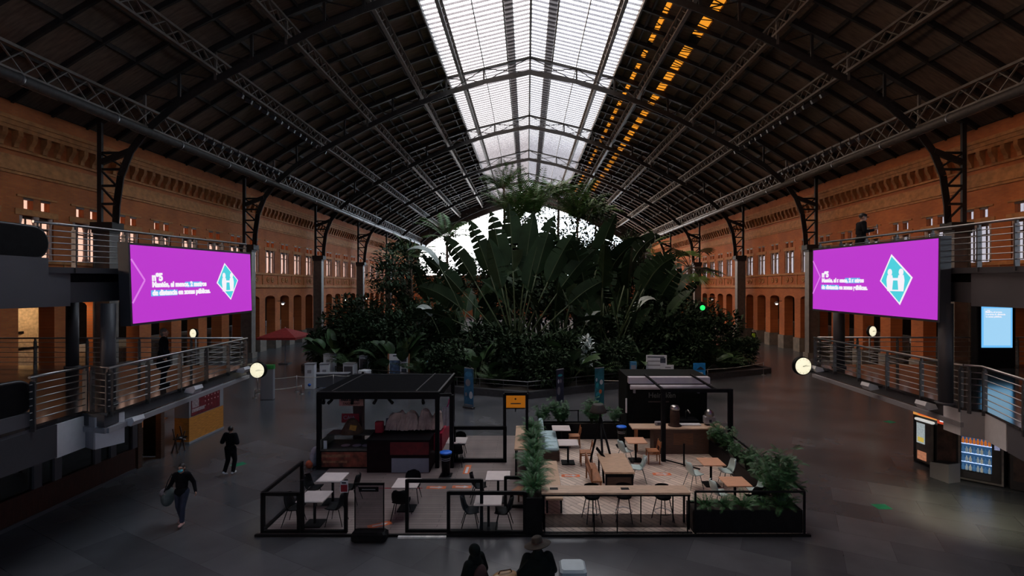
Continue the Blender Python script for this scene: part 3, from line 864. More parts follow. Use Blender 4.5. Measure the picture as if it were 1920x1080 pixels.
# ------------------------------------------------------------------ the two big purple screens
M_purple = mat('lit_purple_pixels', (.02, .02, .02), .4, var=.02, emit=(.50, .035, .60), estr=1.0)
M_cyan = mat('lit_cyan_pixels', (.02, .02, .02), .4, emit=(.07, .62, .72), estr=1.0)
M_lwhite = mat('lit_white_pixels', (.02, .02, .02), .4, emit=(.92, .88, .95), estr=1.0)
M_lpink = mat('lit_pink_pixels', (.02, .02, .02), .4, emit=(.72, .20, .80), estr=1.0)
M_lblue = mat('lit_blue_pixels', (.02, .02, .02), .4, emit=(.12, .48, .85), estr=1.0)
def screen(label, tl, tr_, bl, nrm_in, k):
    """tl, tr, bl: corners of the lit face; thickness goes along nrm_in"""
    tl, tr_, bl = Vector(tl), Vector(tr_), Vector(bl)
    u = (tr_-tl); Wd = u.length; u.normalize(); v = (tl-bl); Hh = v.length; v.normalize()
    M = frame_M(bl, u, v)
    r = thing('advertising_screen', label, 'screen', (0, 0, 0), 0, 'purple advertising screens')
    r.matrix_world = M
    b = B(); b.box(-.06, Wd+.06, -.06, Hh+.06, -.30, -.012); b.build('housing', M_dgrey, r)
    b = B(); b.box(0, Wd, 0, Hh, -.012, 0); dsp = b.build('display', M_purple, r)
    b = B()
    for a, c in ((.04, .06), (.04, Hh-.5)): pass
    # chevron line
    b.bar((0, Hh*.82, .004), (Wd*k['chev'], Hh*.55, .004), .05, .004, up=(0, 0, 1)); b.bar((Wd*k['chev'], Hh*.55, .004), (0, Hh*.26, .004), .05, .004, up=(0, 0, 1)); b.build('chevron', M_lpink, dsp)
    # lozenge
    cx, cy = Wd*k['lx'], Hh*k['ly']
    hw, hh = k['hw'], Hh*k['hh']
    sk = k['sk']
    P = [(cx-sk, cy+hh), (cx+hw, cy+sk*.3), (cx+sk, cy-hh), (cx-hw, cy-sk*.3)]
    b = B(); b.prism(P, (0, 0, .004), (0, 0, .001), (Vector((1, 0, 0)), Vector((0, 1, 0)))); b.build('lozenge_border', M_lwhite, dsp)
    f = .90
    b = B(); b.prism([(cx+(x-cx)*f, cy+(y-cy)*f) for x, y in P], (0, 0, .004), (0, 0, .006), (Vector((1, 0, 0)), Vector((0, 1, 0)))); b.build('lozenge', M_cyan, dsp)
    b = B()                                            # two figures facing each other, arms joined
    E2 = (Vector((1, 0, 0)), Vector((0, 1, 0)))
    for sg in (-1, 1):
        x = cx + sg*.20
        b.prism([(x+.085*math.cos(2*PI*i/10), cy+.20+.10*math.sin(2*PI*i/10)) for i in range(10)], (0, 0, .003), (0, 0, .011), E2)
        b.prism([(x-.12, cy-.02), (x-.09, cy+.12), (x+.09, cy+.12), (x+.12, cy-.02), (x+.09, cy-.30), (x-.09, cy-.30)], (0, 0, .003), (0, 0, .011), E2)
    b.prism([(cx-.12, cy-.03), (cx+.12, cy-.03), (cx+.12, cy+.04), (cx-.12, cy+.04)], (0, 0, .003), (0, 0, .011), E2)
    b.prism([(cx-.29, cy-.33), (cx+.29, cy-.33), (cx+.29, cy-.29), (cx-.29, cy-.29)], (0, 0, .003), (0, 0, .011), E2)
    b.build('pictogram', M_lwhite, dsp)
    x0 = Wd*k['tx']
    T = lambda x, y, z=.012: Matrix.Translation((x, y, z))
    b = B(); b.box(x0+1.34*k['ts'], x0+2.12*k['ts'], Hh*.445, Hh*.525, .002, .006); b.box(x0-.04, x0+1.0*k['ts'], Hh*.335, Hh*.415, .002, .006); b.build('text_highlight', M_lblue, dsp)
    text('lettering', 'nº5', .30*k['ts'], M_lwhite, dsp, T(x0, Hh*.545), bold=.018)
    text('lettering', 'Mantén, al menos, 2 metros', .205*k['ts'], M_lwhite, dsp, T(x0, Hh*.46), bold=.014)
    text('lettering', 'de distancia en zonas públicas.', .205*k['ts'], M_lwhite, dsp, T(x0, Hh*.35), bold=.014)
    b = B()
    for x in (Wd*.2, Wd*.8):
        b.box(x-.06, x+.06, Hh*.2, Hh*.9, -.62, -.30)
    b.build('bracket', M_black, r)
    return r
screen('big purple screen hung on the deck edge near the poster kiosk', atY(247, 459, 12.98), atY(470, 477, 18.3), atY(250, 607, 12.98), None,
       dict(chev=.08, lx=.745, ly=.52, hw=.58, sk=.14, tx=.125, ts=.95, hh=.305))
screen('big purple screen hung on the deck edge above the vending machines', atY(1524, 470, 17.63), atY(1757, 447, 12.56), atY(1524, 579, 17.63), None,
       dict(chev=.08, lx=.735, ly=.50, hw=.58, sk=.16, tx=.10, ts=.86, hh=.345))

# ------------------------------------------------------------------ station clocks
M_face = mat('lit_clock_face', (.8, .8, .7), .5, var=.02, emit=(1.0, .93, .66), estr=.92)
def clock(label, x, y, z, r_, yaw, pole=None):
    t = thing('station_clock', label, 'clock', (x, y, z), yaw, 'round lit station clocks')
    M = Matrix.Rotation(PI/2, 4, 'X')
    b = B(); b.lathe([(r_*1.12, -.08), (r_*1.14, 0), (r_*1.12, .08)], n=24, M=M); b.build('case', M_black, t)
    b = B(); b.lathe([(r_, .075), (r_, .09), (.001, .095)], n=32, M=M); dl = b.build('dial', M_face, t)
    b = B()
    for k_ in range(12):
        a = 2*PI*k_/12
        b.bar((r_*.80*math.sin(a), -.098, r_*.80*math.cos(a)), (r_*.92*math.sin(a), -.098, r_*.92*math.cos(a)), .012, .006)
    b.build('hour_mark', M_ink, dl)
    b = B(); b.bar((-r_*.1, -.103, 0), (r_*.42, -.103, r_*.12), .038, .006); b.build('hour_hand', M_ink, dl)
    b = B(); b.bar((r_*-.12, -.108, -.02), (r_*.72, -.108, .01), .024, .006); b.build('minute_hand', M_ink, dl)
    b = B()
    if pole: b.tube([(0, .10, -z), (0, .10, r_*1.1)], .05, 10); b.lathe([(.22, 0), (.22, .05), (.06, .09)], (0, .1, -z), 16)
    else:
        if x < 0: b.bar((-.2, 0, .26), (-.3, -.9, .24), .05)
        else: b.bar((.27, 0, -.22), (1.15, .1, -.22), .06)
    b.build('pole' if pole else 'bracket', M_dsteel, t)
    return t
clock('lit round clock hung at the far deck corner, poster kiosk side', -10.55, 19.55, 3.18, .29, R(-6))
clock('lit round clock hung at the far deck corner, vending machine side', 10.0, 18.1, 3.57, .30, R(6))
clock('lit round clock on a post beyond the lower deck, poster kiosk side', *atY(364, 625, 33.0), .29, R(-20), pole=True)
clock('lit round clock on a post beyond the lower deck, vending machine side', *atY(1634, 621, 30.0), .30, R(20), pole=True)

# ------------------------------------------------------------------ white floodlights under the deck edges
def edge_lamp(label, p, yaw):
    t = thing('deck_floodlight', label, 'lamp', p, yaw, 'white floodlights on the deck edges')
    b = B(); b.prism([(-.16, -.02), (-.10, .10), (.14, .16), (.18, .06), (.10, -.06)], (0, .36, 0), (0, -.18, 0)); b.build('lamp_head', M_white, t)
    b = B(); b.bar((-.05, 0, .05), (-.45, 0, .02), .05); b.build('arm', M_dsteel, t)
for lab, p, yaw in (('white floodlight on the lower deck edge near the café doorway, poster kiosk side', (-9.95, 12.55, 3.02), 0),
                    ('white floodlight on the lower deck edge above the red poster', (-9.92, 14.8, 3.35), 0),
                    ('white floodlight at the far corner of the lower deck beside the clock, poster kiosk side', (-10.45, 18.3, 3.35), 0),
                    ('white floodlight at the far corner of the lower deck beside the clock, vending machine side', (10.55, 18.1, 3.42), PI),
                    ('white floodlight on the lower deck edge between clock and vending machines', (10.62, 15.4, 3.32), PI),
                    ('white floodlight on the lower deck edge above the coffee machine', (10.6, 13.2, 3.25), PI)):
    edge_lamp(lab, p, yaw)

# ------------------------------------------------------------------ blue display totem on the lower deck
t = thing('display_totem', 'tall black display totem with a glowing pale blue screen on the deck', 'display', (17.42, 18.6, ZD), R(0))
b = B(); b.rbox(-.72, .72, -.15, .15, 0, 2.42, .03); b.build('housing', M_black, t)
b = B(); b.box(-.57, .57, -.165, -.15, .74, 2.28); dsp = b.build('display', mat('lit_sky_blue_pixels', (.02, .02, .02), .4, var=.1, scale=1.2, emit=(.16, .52, .95), estr=1.0), t)
b = B(); b.box(-.50, .50, -.17, -.164, .82, 2.20); b.build('display_panel', mat('lit_pale_blue_pixels', (.02, .02, .02), .4, emit=(.36, .66, .92), estr=1.0), dsp)
text('lettering', 'nº5', .13, M_lwhite, dsp, frame_M((-.44, -.172, 2.04), (1, 0, 0), (0, 0, 1)), bold=.004)
text('lettering', 'Mantén, al menos,\n2 metros de distancia\nen zonas públicas.', .085, M_lwhite, dsp, frame_M((-.44, -.172, 1.86), (1, 0, 0), (0, 0, 1)), bold=.003)

# ------------------------------------------------------------------ vending block under the deck
M_blackv = mat('black_vending_cabinet', (.018, .017, .018), .35)
t = thing('coffee_machine', 'tall black coffee machine with orange lit header beside the bin', 'vending machine', (14.32, 17.85, 0), 0)
yawM = Matrix.Rotation(R(-90 + 4), 4, 'Z')
t.rotation_euler = (0, 0, R(-84))                       # front (-Y of the machine) faces the hall
b = B(); b.rbox(-.55, .55, 0, .8, 0, 2.12, .03); b.build('cabinet', M_blackv, t)
b = B(); b.rbox(-.34, .34, -.10, 0, .12, 1.62, .04); b.build('door', mat('dark_bronze_door', (.10, .09, .085), .4), t)
b = B(); b.rbox(-.36, .36, -.13, 0, 1.60, 1.68, .02); b.build('lamp_hood', mat('lit_white_hood', (.6, .6, .6), .5, emit=(.9, .92, .88), estr=.55), t)
b = B(); b.box(-.27, .05, -.115, -.10, .80, 1.52); b.build('menu_panel', mat('lit_menu_panel', (.5, .5, .5), .5, var=.3, scale=16, emit=(.55, .66, .68), estr=.45), t)
b = B(); b.box(-.22, .02, -.118, -.114, .86, 1.02); b.build('menu_photo', mat('lit_yellow_print', (.5, .4, .1), .5, emit=(.75, .55, .10), estr=.6), t)
b = B(); b.rbox(-.25, .12, -.115, -.10, .22, .52, .03); b.build('cup_photo', mat('lit_cup_print', (.4, .2, .1), .5, var=.5, scale=9, emit=(.62, .25, .14), estr=.5), t)
b = B(); b.box(-.50, .50, -.03, 0, 1.76, 1.98); hd = b.build('header', mat('lit_orange_header', (.5, .2, .05), .5, emit=(.95, .42, .10), estr=.6), t)
b = B(); b.rbox(-.30, .34, -.035, -.028, 1.80, 1.93, .03); b.build('header_oval', mat('lit_red_orange_oval', (.5, .1, .02), .5, emit=(.85, .13, .02), estr=.8), hd)
b = B(); b.box(-.14, .20, -.040, -.036, 1.85, 1.89); b.build('header_lettering', M_lwhite, hd)
t = thing('vending_panel', 'black panel with a dim coffee picture and red header next to the coffee machine', 'panel', (14.31, 16.96, 0), R(-73))
b = B(); b.rbox(-.33, .33, 0, .4, 0, 2.05, .03); b.build('cabinet', M_blackv, t)
b = B(); b.box(-.28, .28, -.03, 0, 1.72, 1.98); b.build('header', mat('lit_red_header', (.4, .05, .02), .5, emit=(.75, .08, .03), estr=.6), t); hd = t.children[-1]
b = B(); b.box(-.20, .20, -.036, -.03, 1.80, 1.88); b.build('header_lettering', M_lwhite, [c for c in t.children if c.name.startswith('header')][0])
b = B(); b.box(-.29, .29, -.012, 0, .45, 1.68); b.build('picture', mat('dim_brown_picture', (.05, .028, .022), .5, var=.8, scale=3), t)
t = thing('litter_bin', 'grey wedge shaped litter bin standing between the vending machines', 'bin', (13.92, 16.62, 0), R(-76))
b = B(); b.prism([(-.30, 0), (.30, 0), (.30, .62), (-.30, .50)], (0, .5, 0), (0, -.2, 0)); b.build('body', M_lgrey, t)
b = B(); b.prism([(-.27, .515), (.27, .625), (.27, .64), (-.27, .53)], (0, .42, 0), (0, -.16, 0)); b.build('lid', M_black, t)
t = thing('snack_machine', 'wide black vending machine with blue lit shelves of bottles', 'vending machine', (14.83, 16.27, 0), R(-42))
b = B(); b.rbox(-.58, .58, 0, .85, 0, 2.0, .03); b.build('cabinet', M_blackv, t)
b = B()
for x0, x1, z0, z1 in ((-.55, -.50, .10, 1.9), (.50, .55, .10, 1.9), (-.55, .55, .05, .10)): b.box(x0, x1, -.03, 0, z0, z1)
b.build('door_frame', mat('bronze_grey_frame', (.16, .15, .14), .4), t)
b = B(); b.box(-.47, .27, -.006, 0, .38, 1.80); b.build('display_recess', mat('blue_lit_back', (.02, .05, .1), .5, var=.4, scale=5, emit=(.02, .07, .16), estr=.8), t)
for z in (.66, .96, 1.26, 1.54):
    b = B(); b.box(-.47, .27, -.035, 0, z-.02, z); b.build('shelf_light', mat('blue_white_shelf_light', (.5, .6, .8), .5, emit=(.45, .60, 1.0), estr=1.5), t)
for row, z in enumerate((.39, .67, .97, 1.27, 1.55)):
    for k_ in range(8):
        x = -.43 + k_*.092
        b = B(); h_ = .19 if row < 4 else .17
        b.lathe([(.034, 0), (.036, h_*.6), (.016, h_*.8), (.016, h_), (.012, h_)], (x, -.045, z), 8)
        o = b.build('bottle', mat(['blue_label_drink', 'clear_drink', 'white_label_drink'][k_ % 3] if row < 3 else 'orange_snack_pack', [(.10, .30, .6), (.5, .55, .6), (.6, .6, .55)][k_ % 3] if row < 3 else (.8, .25, .05), .3, emit=[(.06, .16, .32), (.25, .32, .35), (.34, .34, .28)][k_ % 3] if row < 3 else (.7, .2, .03), estr=.45), t)
b = B(); b.box(.33, .46, -.02, 0, 1.18, 1.4); b.build('keypad', mat('lit_keypad', (.3, .3, .4), .4, var=.5, scale=30, emit=(.20, .22, .35), estr=.8), t)
b = B(); b.box(-.42, .25, -.02, 0, .14, .32); b.build('flap', M_dgrey, t)
t = thing('vending_panel', 'black end panel with a dim brown picture beyond the snack machine', 'panel', (15.95, 15.25, 0), R(-42))
b = B(); b.rbox(-.85, .85, 0, .8, 0, 2.0, .03); b.build('cabinet', M_blackv, t)
b = B(); b.box(-.75, .75, -.012, 0, .3, 1.6); b.build('picture', MATS['dim_brown_picture'], t)
t = thing('store_block', 'dark back wall of the vending corner under the deck', 'wall', (18.5, 15, 0), 0, None, 'structure')
b = B(); b.box(-2.6, 5, 1.6, 3.6, 0, 3.1); b.box(-1.2, 5, -3.5, 1.6, 0, 3.1); b.build('partition', M_dgrey, t)

# ------------------------------------------------------------------ café shop under the poster side deck
t = thing('wall_shop', 'café shopfront with brown wooden base and dark windows under the deck', 'shopfront', (-13.75, 13, 0), 0, None, 'structure')
b = B(); b.box(-.12, .06, -4, 4.4, 0, .80); b.build('base_panel', mat('brown_wood_base', (.05, .016, .010), .5, var=.3, scale=3, stretch=(1, 8, 1)), t)
b = B(); b.box(-.14, .10, -4, 4.4, 0, .10); b.build('plinth', M_mgrey, t)
b = B(); b.box(-.06, -.02, -4, 4.4, .8, 3.05); b.build('pane', mat_glass('dark_shop_glass', (.16, .17, .18), .12), t)
b = B()
for y in (-1.6, .95, 1.55, 2.9, 3.5, 4.4): b.box(-.14, .05, y-.11, y+.11, .8, 3.1)
b.box(-.14, .04, -4, 4.4, 2.3, 2.42); b.build('mullion', M_mgrey, t)
b = B(); b.box(-4.2, -4, -4, 9.6, 0, 3.1); b.box(-4.0, -.2, 4.45, 4.6, 0, 3.1); b.build('inner_wall', mat('dark_cafe_wall', (.06, .035, .025), .8), t)
b = B(); b.box(-2.2, -1.4, -3, 4, 0, 1.0); b.build('counter', M_dwood, t)
t = thing('door_2', 'dark open café doorway beside the red poster', 'door', (-13.8, 17.6, 0), 0, None, 'structure')
b = B(); b.box(-.15, .05, 0, .18, 0, 3.05); b.box(-.15, .05, 1.1, 1.28, 0, 3.05); b.box(-.15, .05, 0, 2.8, 2.55, 2.75); b.build('frame', M_dwood, t)
b = B(); b.box(-.7, .02, 1.2, 1.26, .05, 2.5); b.build('door_leaf', M_black, t)
b = B(); b.box(-.55, -.15, 2.75, 2.85, 2.0, 2.4); b.build('sign', M_rosewood, t)
t = thing('cafe_counter', 'dark brown café bar seen through the doorway', 'counter', (-15.2, 19.0, 0), 0)
b = B(); b.rbox(-.4, .4, -1.3, 1.3, 0, 1.05, .03); b.build('body', M_dwood, t)
b = B(); b.rbox(-.5, .5, -1.4, 1.4, 1.05, 1.1, .02); b.build('top', M_rosewood, t)
t = thing('folded_highchair', 'folded dark highchair leaning by the café doorway', 'chair', (-13.5, 19.45, 0), 0)
b = B(); b.bar((0, -.2, 0), (-.2, -.2, .95), .04); b.bar((0, .2, 0), (-.2, .2, .95), .04); b.bar((-.25, -.2, 0), (0, -.2, .75), .04); b.bar((-.25, .2, 0), (0, .2, .75), .04); b.build('frame', M_dwood, t)
b = B(); b.box(-.2, .08, -.2, .2, .52, .56); b.build('seat', M_black, t)
b = B(); b.bar((.08, -.2, .62), (.02, .2, .42), .035); b.build('safety_bar', M_white, t)
# glowing orange lamp shade inside
t = thing('pendant_lamp', 'orange glowing pendant lamp inside the dark café', 'lamp', (-14.7, 18.1, 2.25), 0)
b = B(); b.lathe([(.22, 0), (.18, .12), (.05, .22)], n=14); b.build('lamp_shade', mat('amber_shade', (.5, .2, .05), .5, emit=(.9, .36, .05), estr=.35), t)
b = B(); b.tube([(0, 0, .2), (0, 0, .84)], .012, 6); b.build('cord', M_black, t)
lp = bpy.data.lights.new('cafe_lamp', 'POINT'); lp.energy = 7; lp.color = (1, .5, .2); lp.shadow_soft_size = .12
lo = bpy.data.objects.new('cafe_lamp', lp); COL.objects.link(lo); lo.location = (-14.7, 18.1, 2.15)
# poster panel
t = thing('poster_kiosk', 'orange timber counter wall with a large dark red poster beside the café', 'kiosk', (-13.85, 20.4, 0), 0)
b = B(); b.box(-.6, 0, 0, 2.3, .08, 1.06); b.build('timber_base', mat('orange_timber_cladding', (.52, .20, .035), .55, var=.3, scale=4, stretch=(1, 1, 10)), t)
b = B(); b.box(-.6, .02, -.02, 2.32, 0, .08); b.build('plinth', M_lgrey, t)
b = B(); b.box(-.6, 0, 0, 2.3, 1.06, 2.16); b.build('frame', M_lgrey, t)
b = B(); b.box(0, .015, .12, 2.02, 1.10, 1.86); po = b.build('poster', mat('dark_red_poster', (.15, .016, .022), .5, var=.3, scale=8), t)
b = B(); b.box(0, .015, .12, 2.02, 1.86, 2.12); b.build('poster_band', mat('mauve_poster_band', (.26, .17, .19), .5), t)
b = B(); b.box(.012, .02, .16, .58, 1.42, 1.80); b.box(.012, .02, .14, .95, 1.24, 1.38); b.build('poster_caption', mat('grey_pink_print', (.32, .24, .25), .6, var=.4, scale=20), po)
b = B()
for r_ in range(4):
    for c in range(5):
        if r_ == 3 and c > 2: continue
        b.lathe([(.04, 0), (.001, .004)], n=8, M=Matrix.Translation((.016, 1.0+c*.22, 1.92-r_*.19)) @ Matrix.Rotation(PI/2, 4, 'Y'))
b.build('poster_dot', mat('pink_print', (.45, .22, .22), .6), po)

# a downlight under the lower deck beside the vending corner
t = thing('deck_downlight', 'round downlight under the lower deck beside the vending corner', 'lamp', (11.9, 13.5, ZD-.46), 0)
b = B(); b.tube([(0, 0, 0), (0, 0, .12)], .14, 16); b.build('housing', M_dgrey, t)
b = B(); b.tube([(0, 0, -.01), (0, 0, .0)], .11, 16); b.build('lens', mat('lit_downlight', (.8, .8, .7), .5, emit=(.9, .95, .7), estr=1.5), t)
lp = bpy.data.lights.new('downlight_lamp', 'SPOT'); lp.energy = 380; lp.color = (1, .95, .62); lp.spot_size = R(95); lp.spot_blend = .9; lp.shadow_soft_size = .12
lo = bpy.data.objects.new('downlight_lamp', lp); COL.objects.link(lo); lo.location = (11.9, 13.5, ZD-.50); lo.rotation_euler = (R(12), R(-10), 0)
# ================================================================== the indoor garden
BED = [(-17.5, 39.0), (-13.5, 34.6), (-4.3, 30.4), (0.05, 28.8), (6.0, 31.9), (12.5, 34.8), (18.2, 37.4), (16.8, 46.0), (17.0, 88.0), (-17.0, 88.0)]
t = thing('garden_bed', 'raised stone bordered bed of the indoor garden', 'planting bed', (0, 40, 0), 0)
def inset(pts, d):
    c = Vector((sum(p[0] for p in pts)/len(pts), sum(p[1] for p in pts)/len(pts)))
    return [(p[0] + (c.x-p[0])/((c-Vector(p)).length)*d, p[1] + (c.y-p[1])/((c-Vector(p)).length)*d) for p in pts]
b = B()
for p, q in zip(BED, BED[1:] + BED[:1]):
    b.bar((p[0], p[1]-40, .20), (q[0], q[1]-40, .20), .38, .40)
b.build('kerb', mat('dark_kerb_stone', (.05, .05, .053), .5), t)
b = B(); poly_slab(b, [(x, y-40) for x, y in inset(BED, .2)], .02, .30); b.build('soil', M_soil, t)
# garden rail with posts
r = thing('garden_railing', 'thin metal railing on the kerb of the indoor garden', 'railing', (0, 28.8, .4), 0)
P = [Vector((x, y-28.8, 0)) for x, y in [(-13.4, 34.8), (-4.3, 30.6), (0.05, 29.0), (6.0, 32.1), (12.5, 35.0)]]
b = B(); b.tube([p + Vector((0, 0, .52)) for p in P], .028, 8); b.build('handrail', M_dsteel, r)
b = B(); b.tube([p + Vector((0, 0, .28)) for p in P], .012, 6); b.build('rail', M_dsteel, r)
for p, q in zip(P, P[1:]):
    n_ = max(1, int((q-p).length/1.5))
    for i in range(n_):
        c = p + (q-p)*i/n_
        b = B(); b.bar(c, c + Vector((0, 0, .52)), .035, .05); b.build('post', M_dsteel, r)

M_leaf = mat('dark_green_leaf', (.026, .048, .021), .6, var=.45, scale=1.5, spec=.2)
M_leaf2 = mat('mid_green_leaf', (.045, .090, .030), .5, var=.4, scale=1.5)
M_paddle = mat('glossy_paddle_leaf', (.018, .036, .015), .5, var=.4, scale=.8, spec=.15)
M_palmleaf = mat('palm_frond_green', (.055, .125, .020), .5, var=.4, scale=1.2)
M_fern = mat('fresh_fern_green', (.032, .125, .036), .5, var=.45, scale=5)
M_bark = mat('brown_bark', (.11, .07, .045), .9, var=.4, scale=4, stretch=(1, 1, 6))
M_stalk = mat('green_stalk', (.055, .075, .028), .5, var=.3)
M_dry = mat('dry_leaf_sheath', (.30, .17, .10), .8, var=.3, scale=6)
rnd = random.Random(11)

def curve_pts(base, az, el, L, droop, n):
    """points along an arching line leaving base at azimuth az, elevation el; the tip bends down by droop radians"""
    p = Vector(base); pts = [p.copy()]
    for i in range(n):
        e_ = el - droop*((i+.5)/n)**1.6
        p = p + Vector((math.cos(e_)*math.cos(az), math.cos(e_)*math.sin(az), math.sin(e_)))*(L/n)
        pts.append(p.copy())
    return pts
def paddle(bl, st, base, az, el, Lp, Lb, wid, droop, roll=0.0, tear=0.0, rs=.06):
    """banana-like leaf: petiole and a broad blade folded along its midrib"""
    pts = curve_pts(base, az, el, Lp, droop*.15, 4)
    st.tube(pts, [rs, rs*.9, rs*.75, rs*.65, rs*.5], 6)
    d = (pts[-1]-pts[-2]).normalized(); e_ = math.asin(max(-1, min(1, d.z)))
    mid = curve_pts(pts[-1], az, e_, Lb, droop, 10)
    st.tube(mid, [rs*.5*(1-i/11) for i in range(11)], 5)
    prof = [.10, .62, .90, 1.0, 1.0, .97, .90, .80, .64, .40, .02]
    L_, R_ = [], []
    for i, p in enumerate(mid):
        d = (mid[min(i+1, 10)] - mid[max(i-1, 0)]).normalized()
        side = d.cross(Vector((0, 0, 1)))
        side = side.normalized() if side.length > .05 else Vector((-math.sin(az), math.cos(az), 0))
        side = Matrix.Rotation(roll, 3, d) @ side
        up = side.cross(d)
        w = wid*.5*prof[i]
        L_.append(p + side*w + up*w*.28); R_.append(p - side*w + up*w*.28)
    for Sd in (L_, R_):
        for i in range(10):
            if tear and rnd.random() < tear: 
                a = mid[i]; c = mid[i+1]; m1 = Sd[i]*.85 + Sd[i+1]*.15; m2 = Sd[i]*.15 + Sd[i+1]*.85 - Vector((0, 0, wid*.06))
                bl.add([a, m1, m2, c], [(0, 1, 2, 3)], True)
            else:
                bl.add([mid[i], Sd[i], Sd[i+1], mid[i+1]], [(0, 1, 2, 3)], True)
def frond(bl, st, base, az, el, L, droop, wid, n=22, rs=.03):
    """feather palm frond"""
    pts = curve_pts(base, az, el, L, droop, 10)
    st.tube(pts, [rs*(1-i/12) for i in range(11)], 5)
    for i in range(n):
        f = .12 + .88*i/n
        k_ = min(9, int(f*10)); p = pts[k_].lerp(pts[k_+1], f*10-k_) if k_ < 10 else pts[10]
        d = (pts[min(k_+1, 10)]-pts[k_]).normalized()
        side = d.cross(Vector((0, 0, 1))); side = side.normalized() if side.length > .05 else Vector((1, 0, 0))
        ll = wid*(math.sin(PI*min(1, f*.9+.1))**.6)*rnd.uniform(.85, 1.1)
        for sg in (-1, 1):
            q = p + (side*sg*.80 + d*.55 + Vector((0, 0, -.28)))*ll
            h = Vector((0, 0, .035)) + d*.03
            m_ = p.lerp(q, .5) + Vector((0, 0, .08*ll))
            hw = min(.045, ll*.085); bl.add([p, m_ - d*hw, q, m_ + d*hw], [(0, 1, 2, 3)])
def fan_leaf(bl, st, base, az, el, Lp, r_, droop=.5):
    pts = curve_pts(base, az, el, Lp, droop, 5)
    st.tube(pts, .025, 5)
    d = (pts[-1]-pts[-2]).normalized(); side = d.cross(Vector((0, 0, 1))); side = side.normalized() if side.length > .05 else Vector((1, 0, 0))
    c = pts[-1]
    for i in range(15):
        a = -1.9 + 3.8*i/14
        v = d*math.cos(a) + side*math.sin(a)
        a2 = a + .115; a1 = a - .115
        v1 = d*math.cos(a1) + side*math.sin(a1); v2 = d*math.cos(a2) + side*math.sin(a2)
        up = side.cross(d)
        bl.add([c, c+v1*r_*.62, c+v*r_ - Vector((0, 0, r_*.18)) + up*.02, c+v2*r_*.62], [(0, 1, 2, 3)])
def blob_leaves(bl, c, rad, n, size):
    for i in range(n):
        v = Vector((rnd.gauss(0, 1), rnd.gauss(0, 1), rnd.gauss(0, 1))).normalized()*rnd.uniform(.55, 1.05)
        p = Vector(c) + Vector((v.x*rad[0], v.y*rad[1], v.z*rad[2]))
        d = (v + Vector((rnd.uniform(-.7, .7), rnd.uniform(-.7, .7), rnd.uniform(-.5, .6)))).normalized()
        sd = d.cross(Vector((rnd.uniform(-.4, .4), rnd.uniform(-.4, .4), 1))).normalized()
        s_ = size*rnd.uniform(.6, 1.3); u = sd.cross(d)
        bl.add([p, p + d*s_*.5 + sd*s_*.26 + u*s_*.05, p + d*s_ - u*s_*.16, p + d*s_*.5 - sd*s_*.26 + u*s_*.05], [(0, 1, 2, 3)], True)

def plant(name, label, cat, loc, group=None):
    return thing(name, label, cat, loc, 0, group)
def finish(t, bl, st, ml, ms=None, leaf='foliage', stem='stem'):
    if bl.v: bl.build(leaf, ml, t)
    if st.v: st.build(stem, ms or M_stalk, t)
    return t

# --- the great fan-shaped traveller's palm in the middle
t = plant('travellers_palm', 'huge fan shaped palm with long paddle leaves rising in the middle of the garden', 'palm', (-.75, 34.2, .3))
bl, st = B(), B(); tr_ = B()
tr_.tube([(0, 0, 0), (.05, 0, 1.2), (0, 0, 2.4)], [.34, .30, .30], 10)
leaves = [(-56, 4.6, 3.4, .95, 1.30), (-47, 4.4, 3.6, 1.25, .55), (-39, 5.2, 3.8, 1.2, .30), (-29, 5.4, 3.9, 1.35, .20), (-18, 5.3, 4.2, 1.35, .12), (-9, 5.2, 4.4, 1.5, .08), (-2, 5.2, 4.7, 1.7, .05), (6, 5.0, 4.4, 1.5, .08),
          (14, 5.2, 4.3, 1.45, .12), (23, 5.0, 4.1, 1.4, .2), (33, 5.0, 3.9, 1.3, .3), (44, 4.6, 3.6, 1.2, .5), (-68, 3.6, 2.6, .7, 1.2), (58, 3.9, 3.0, .9, 1.0), (-12, 4.2, 3.6, 1.2, .1), (10, 4.0, 3.6, 1.2, .1)]
for i, (a, lp_, lb_, w_, dr) in enumerate(leaves):
    az = PI if a < 0 else 0.0
    az += rnd.uniform(-.12, .12)
    el = R(90 - abs(a))
    paddle(bl, st, ((a/60)*.42, rnd.uniform(-.12, .12), 2.1 - abs(a)/60*.5), az, el, lp_, lb_, w_, dr, roll=(R(74) if a < 0 else -R(74))*(1 if abs(a) < 50 else .35), tear=.25, rs=.085)
bl.build('foliage', M_paddle, t); st.build('petiole', M_stalk, t); tr_.build('trunk', M_bark, t)
for k_, (dx, dz) in enumerate(((-.42, .9), (-.2, .75), (.1, .6), (.32, .8), (-.05, 1.05), (.5, 1.1))):
    b = B(); b.tube([(dx*.6, -.25, 2.5), (dx*.9, -.42, 1.9), (dx*1.2, -.46, dz)], [.06, .05, .02], 5); b.build('dry_sheath', M_dry, t)

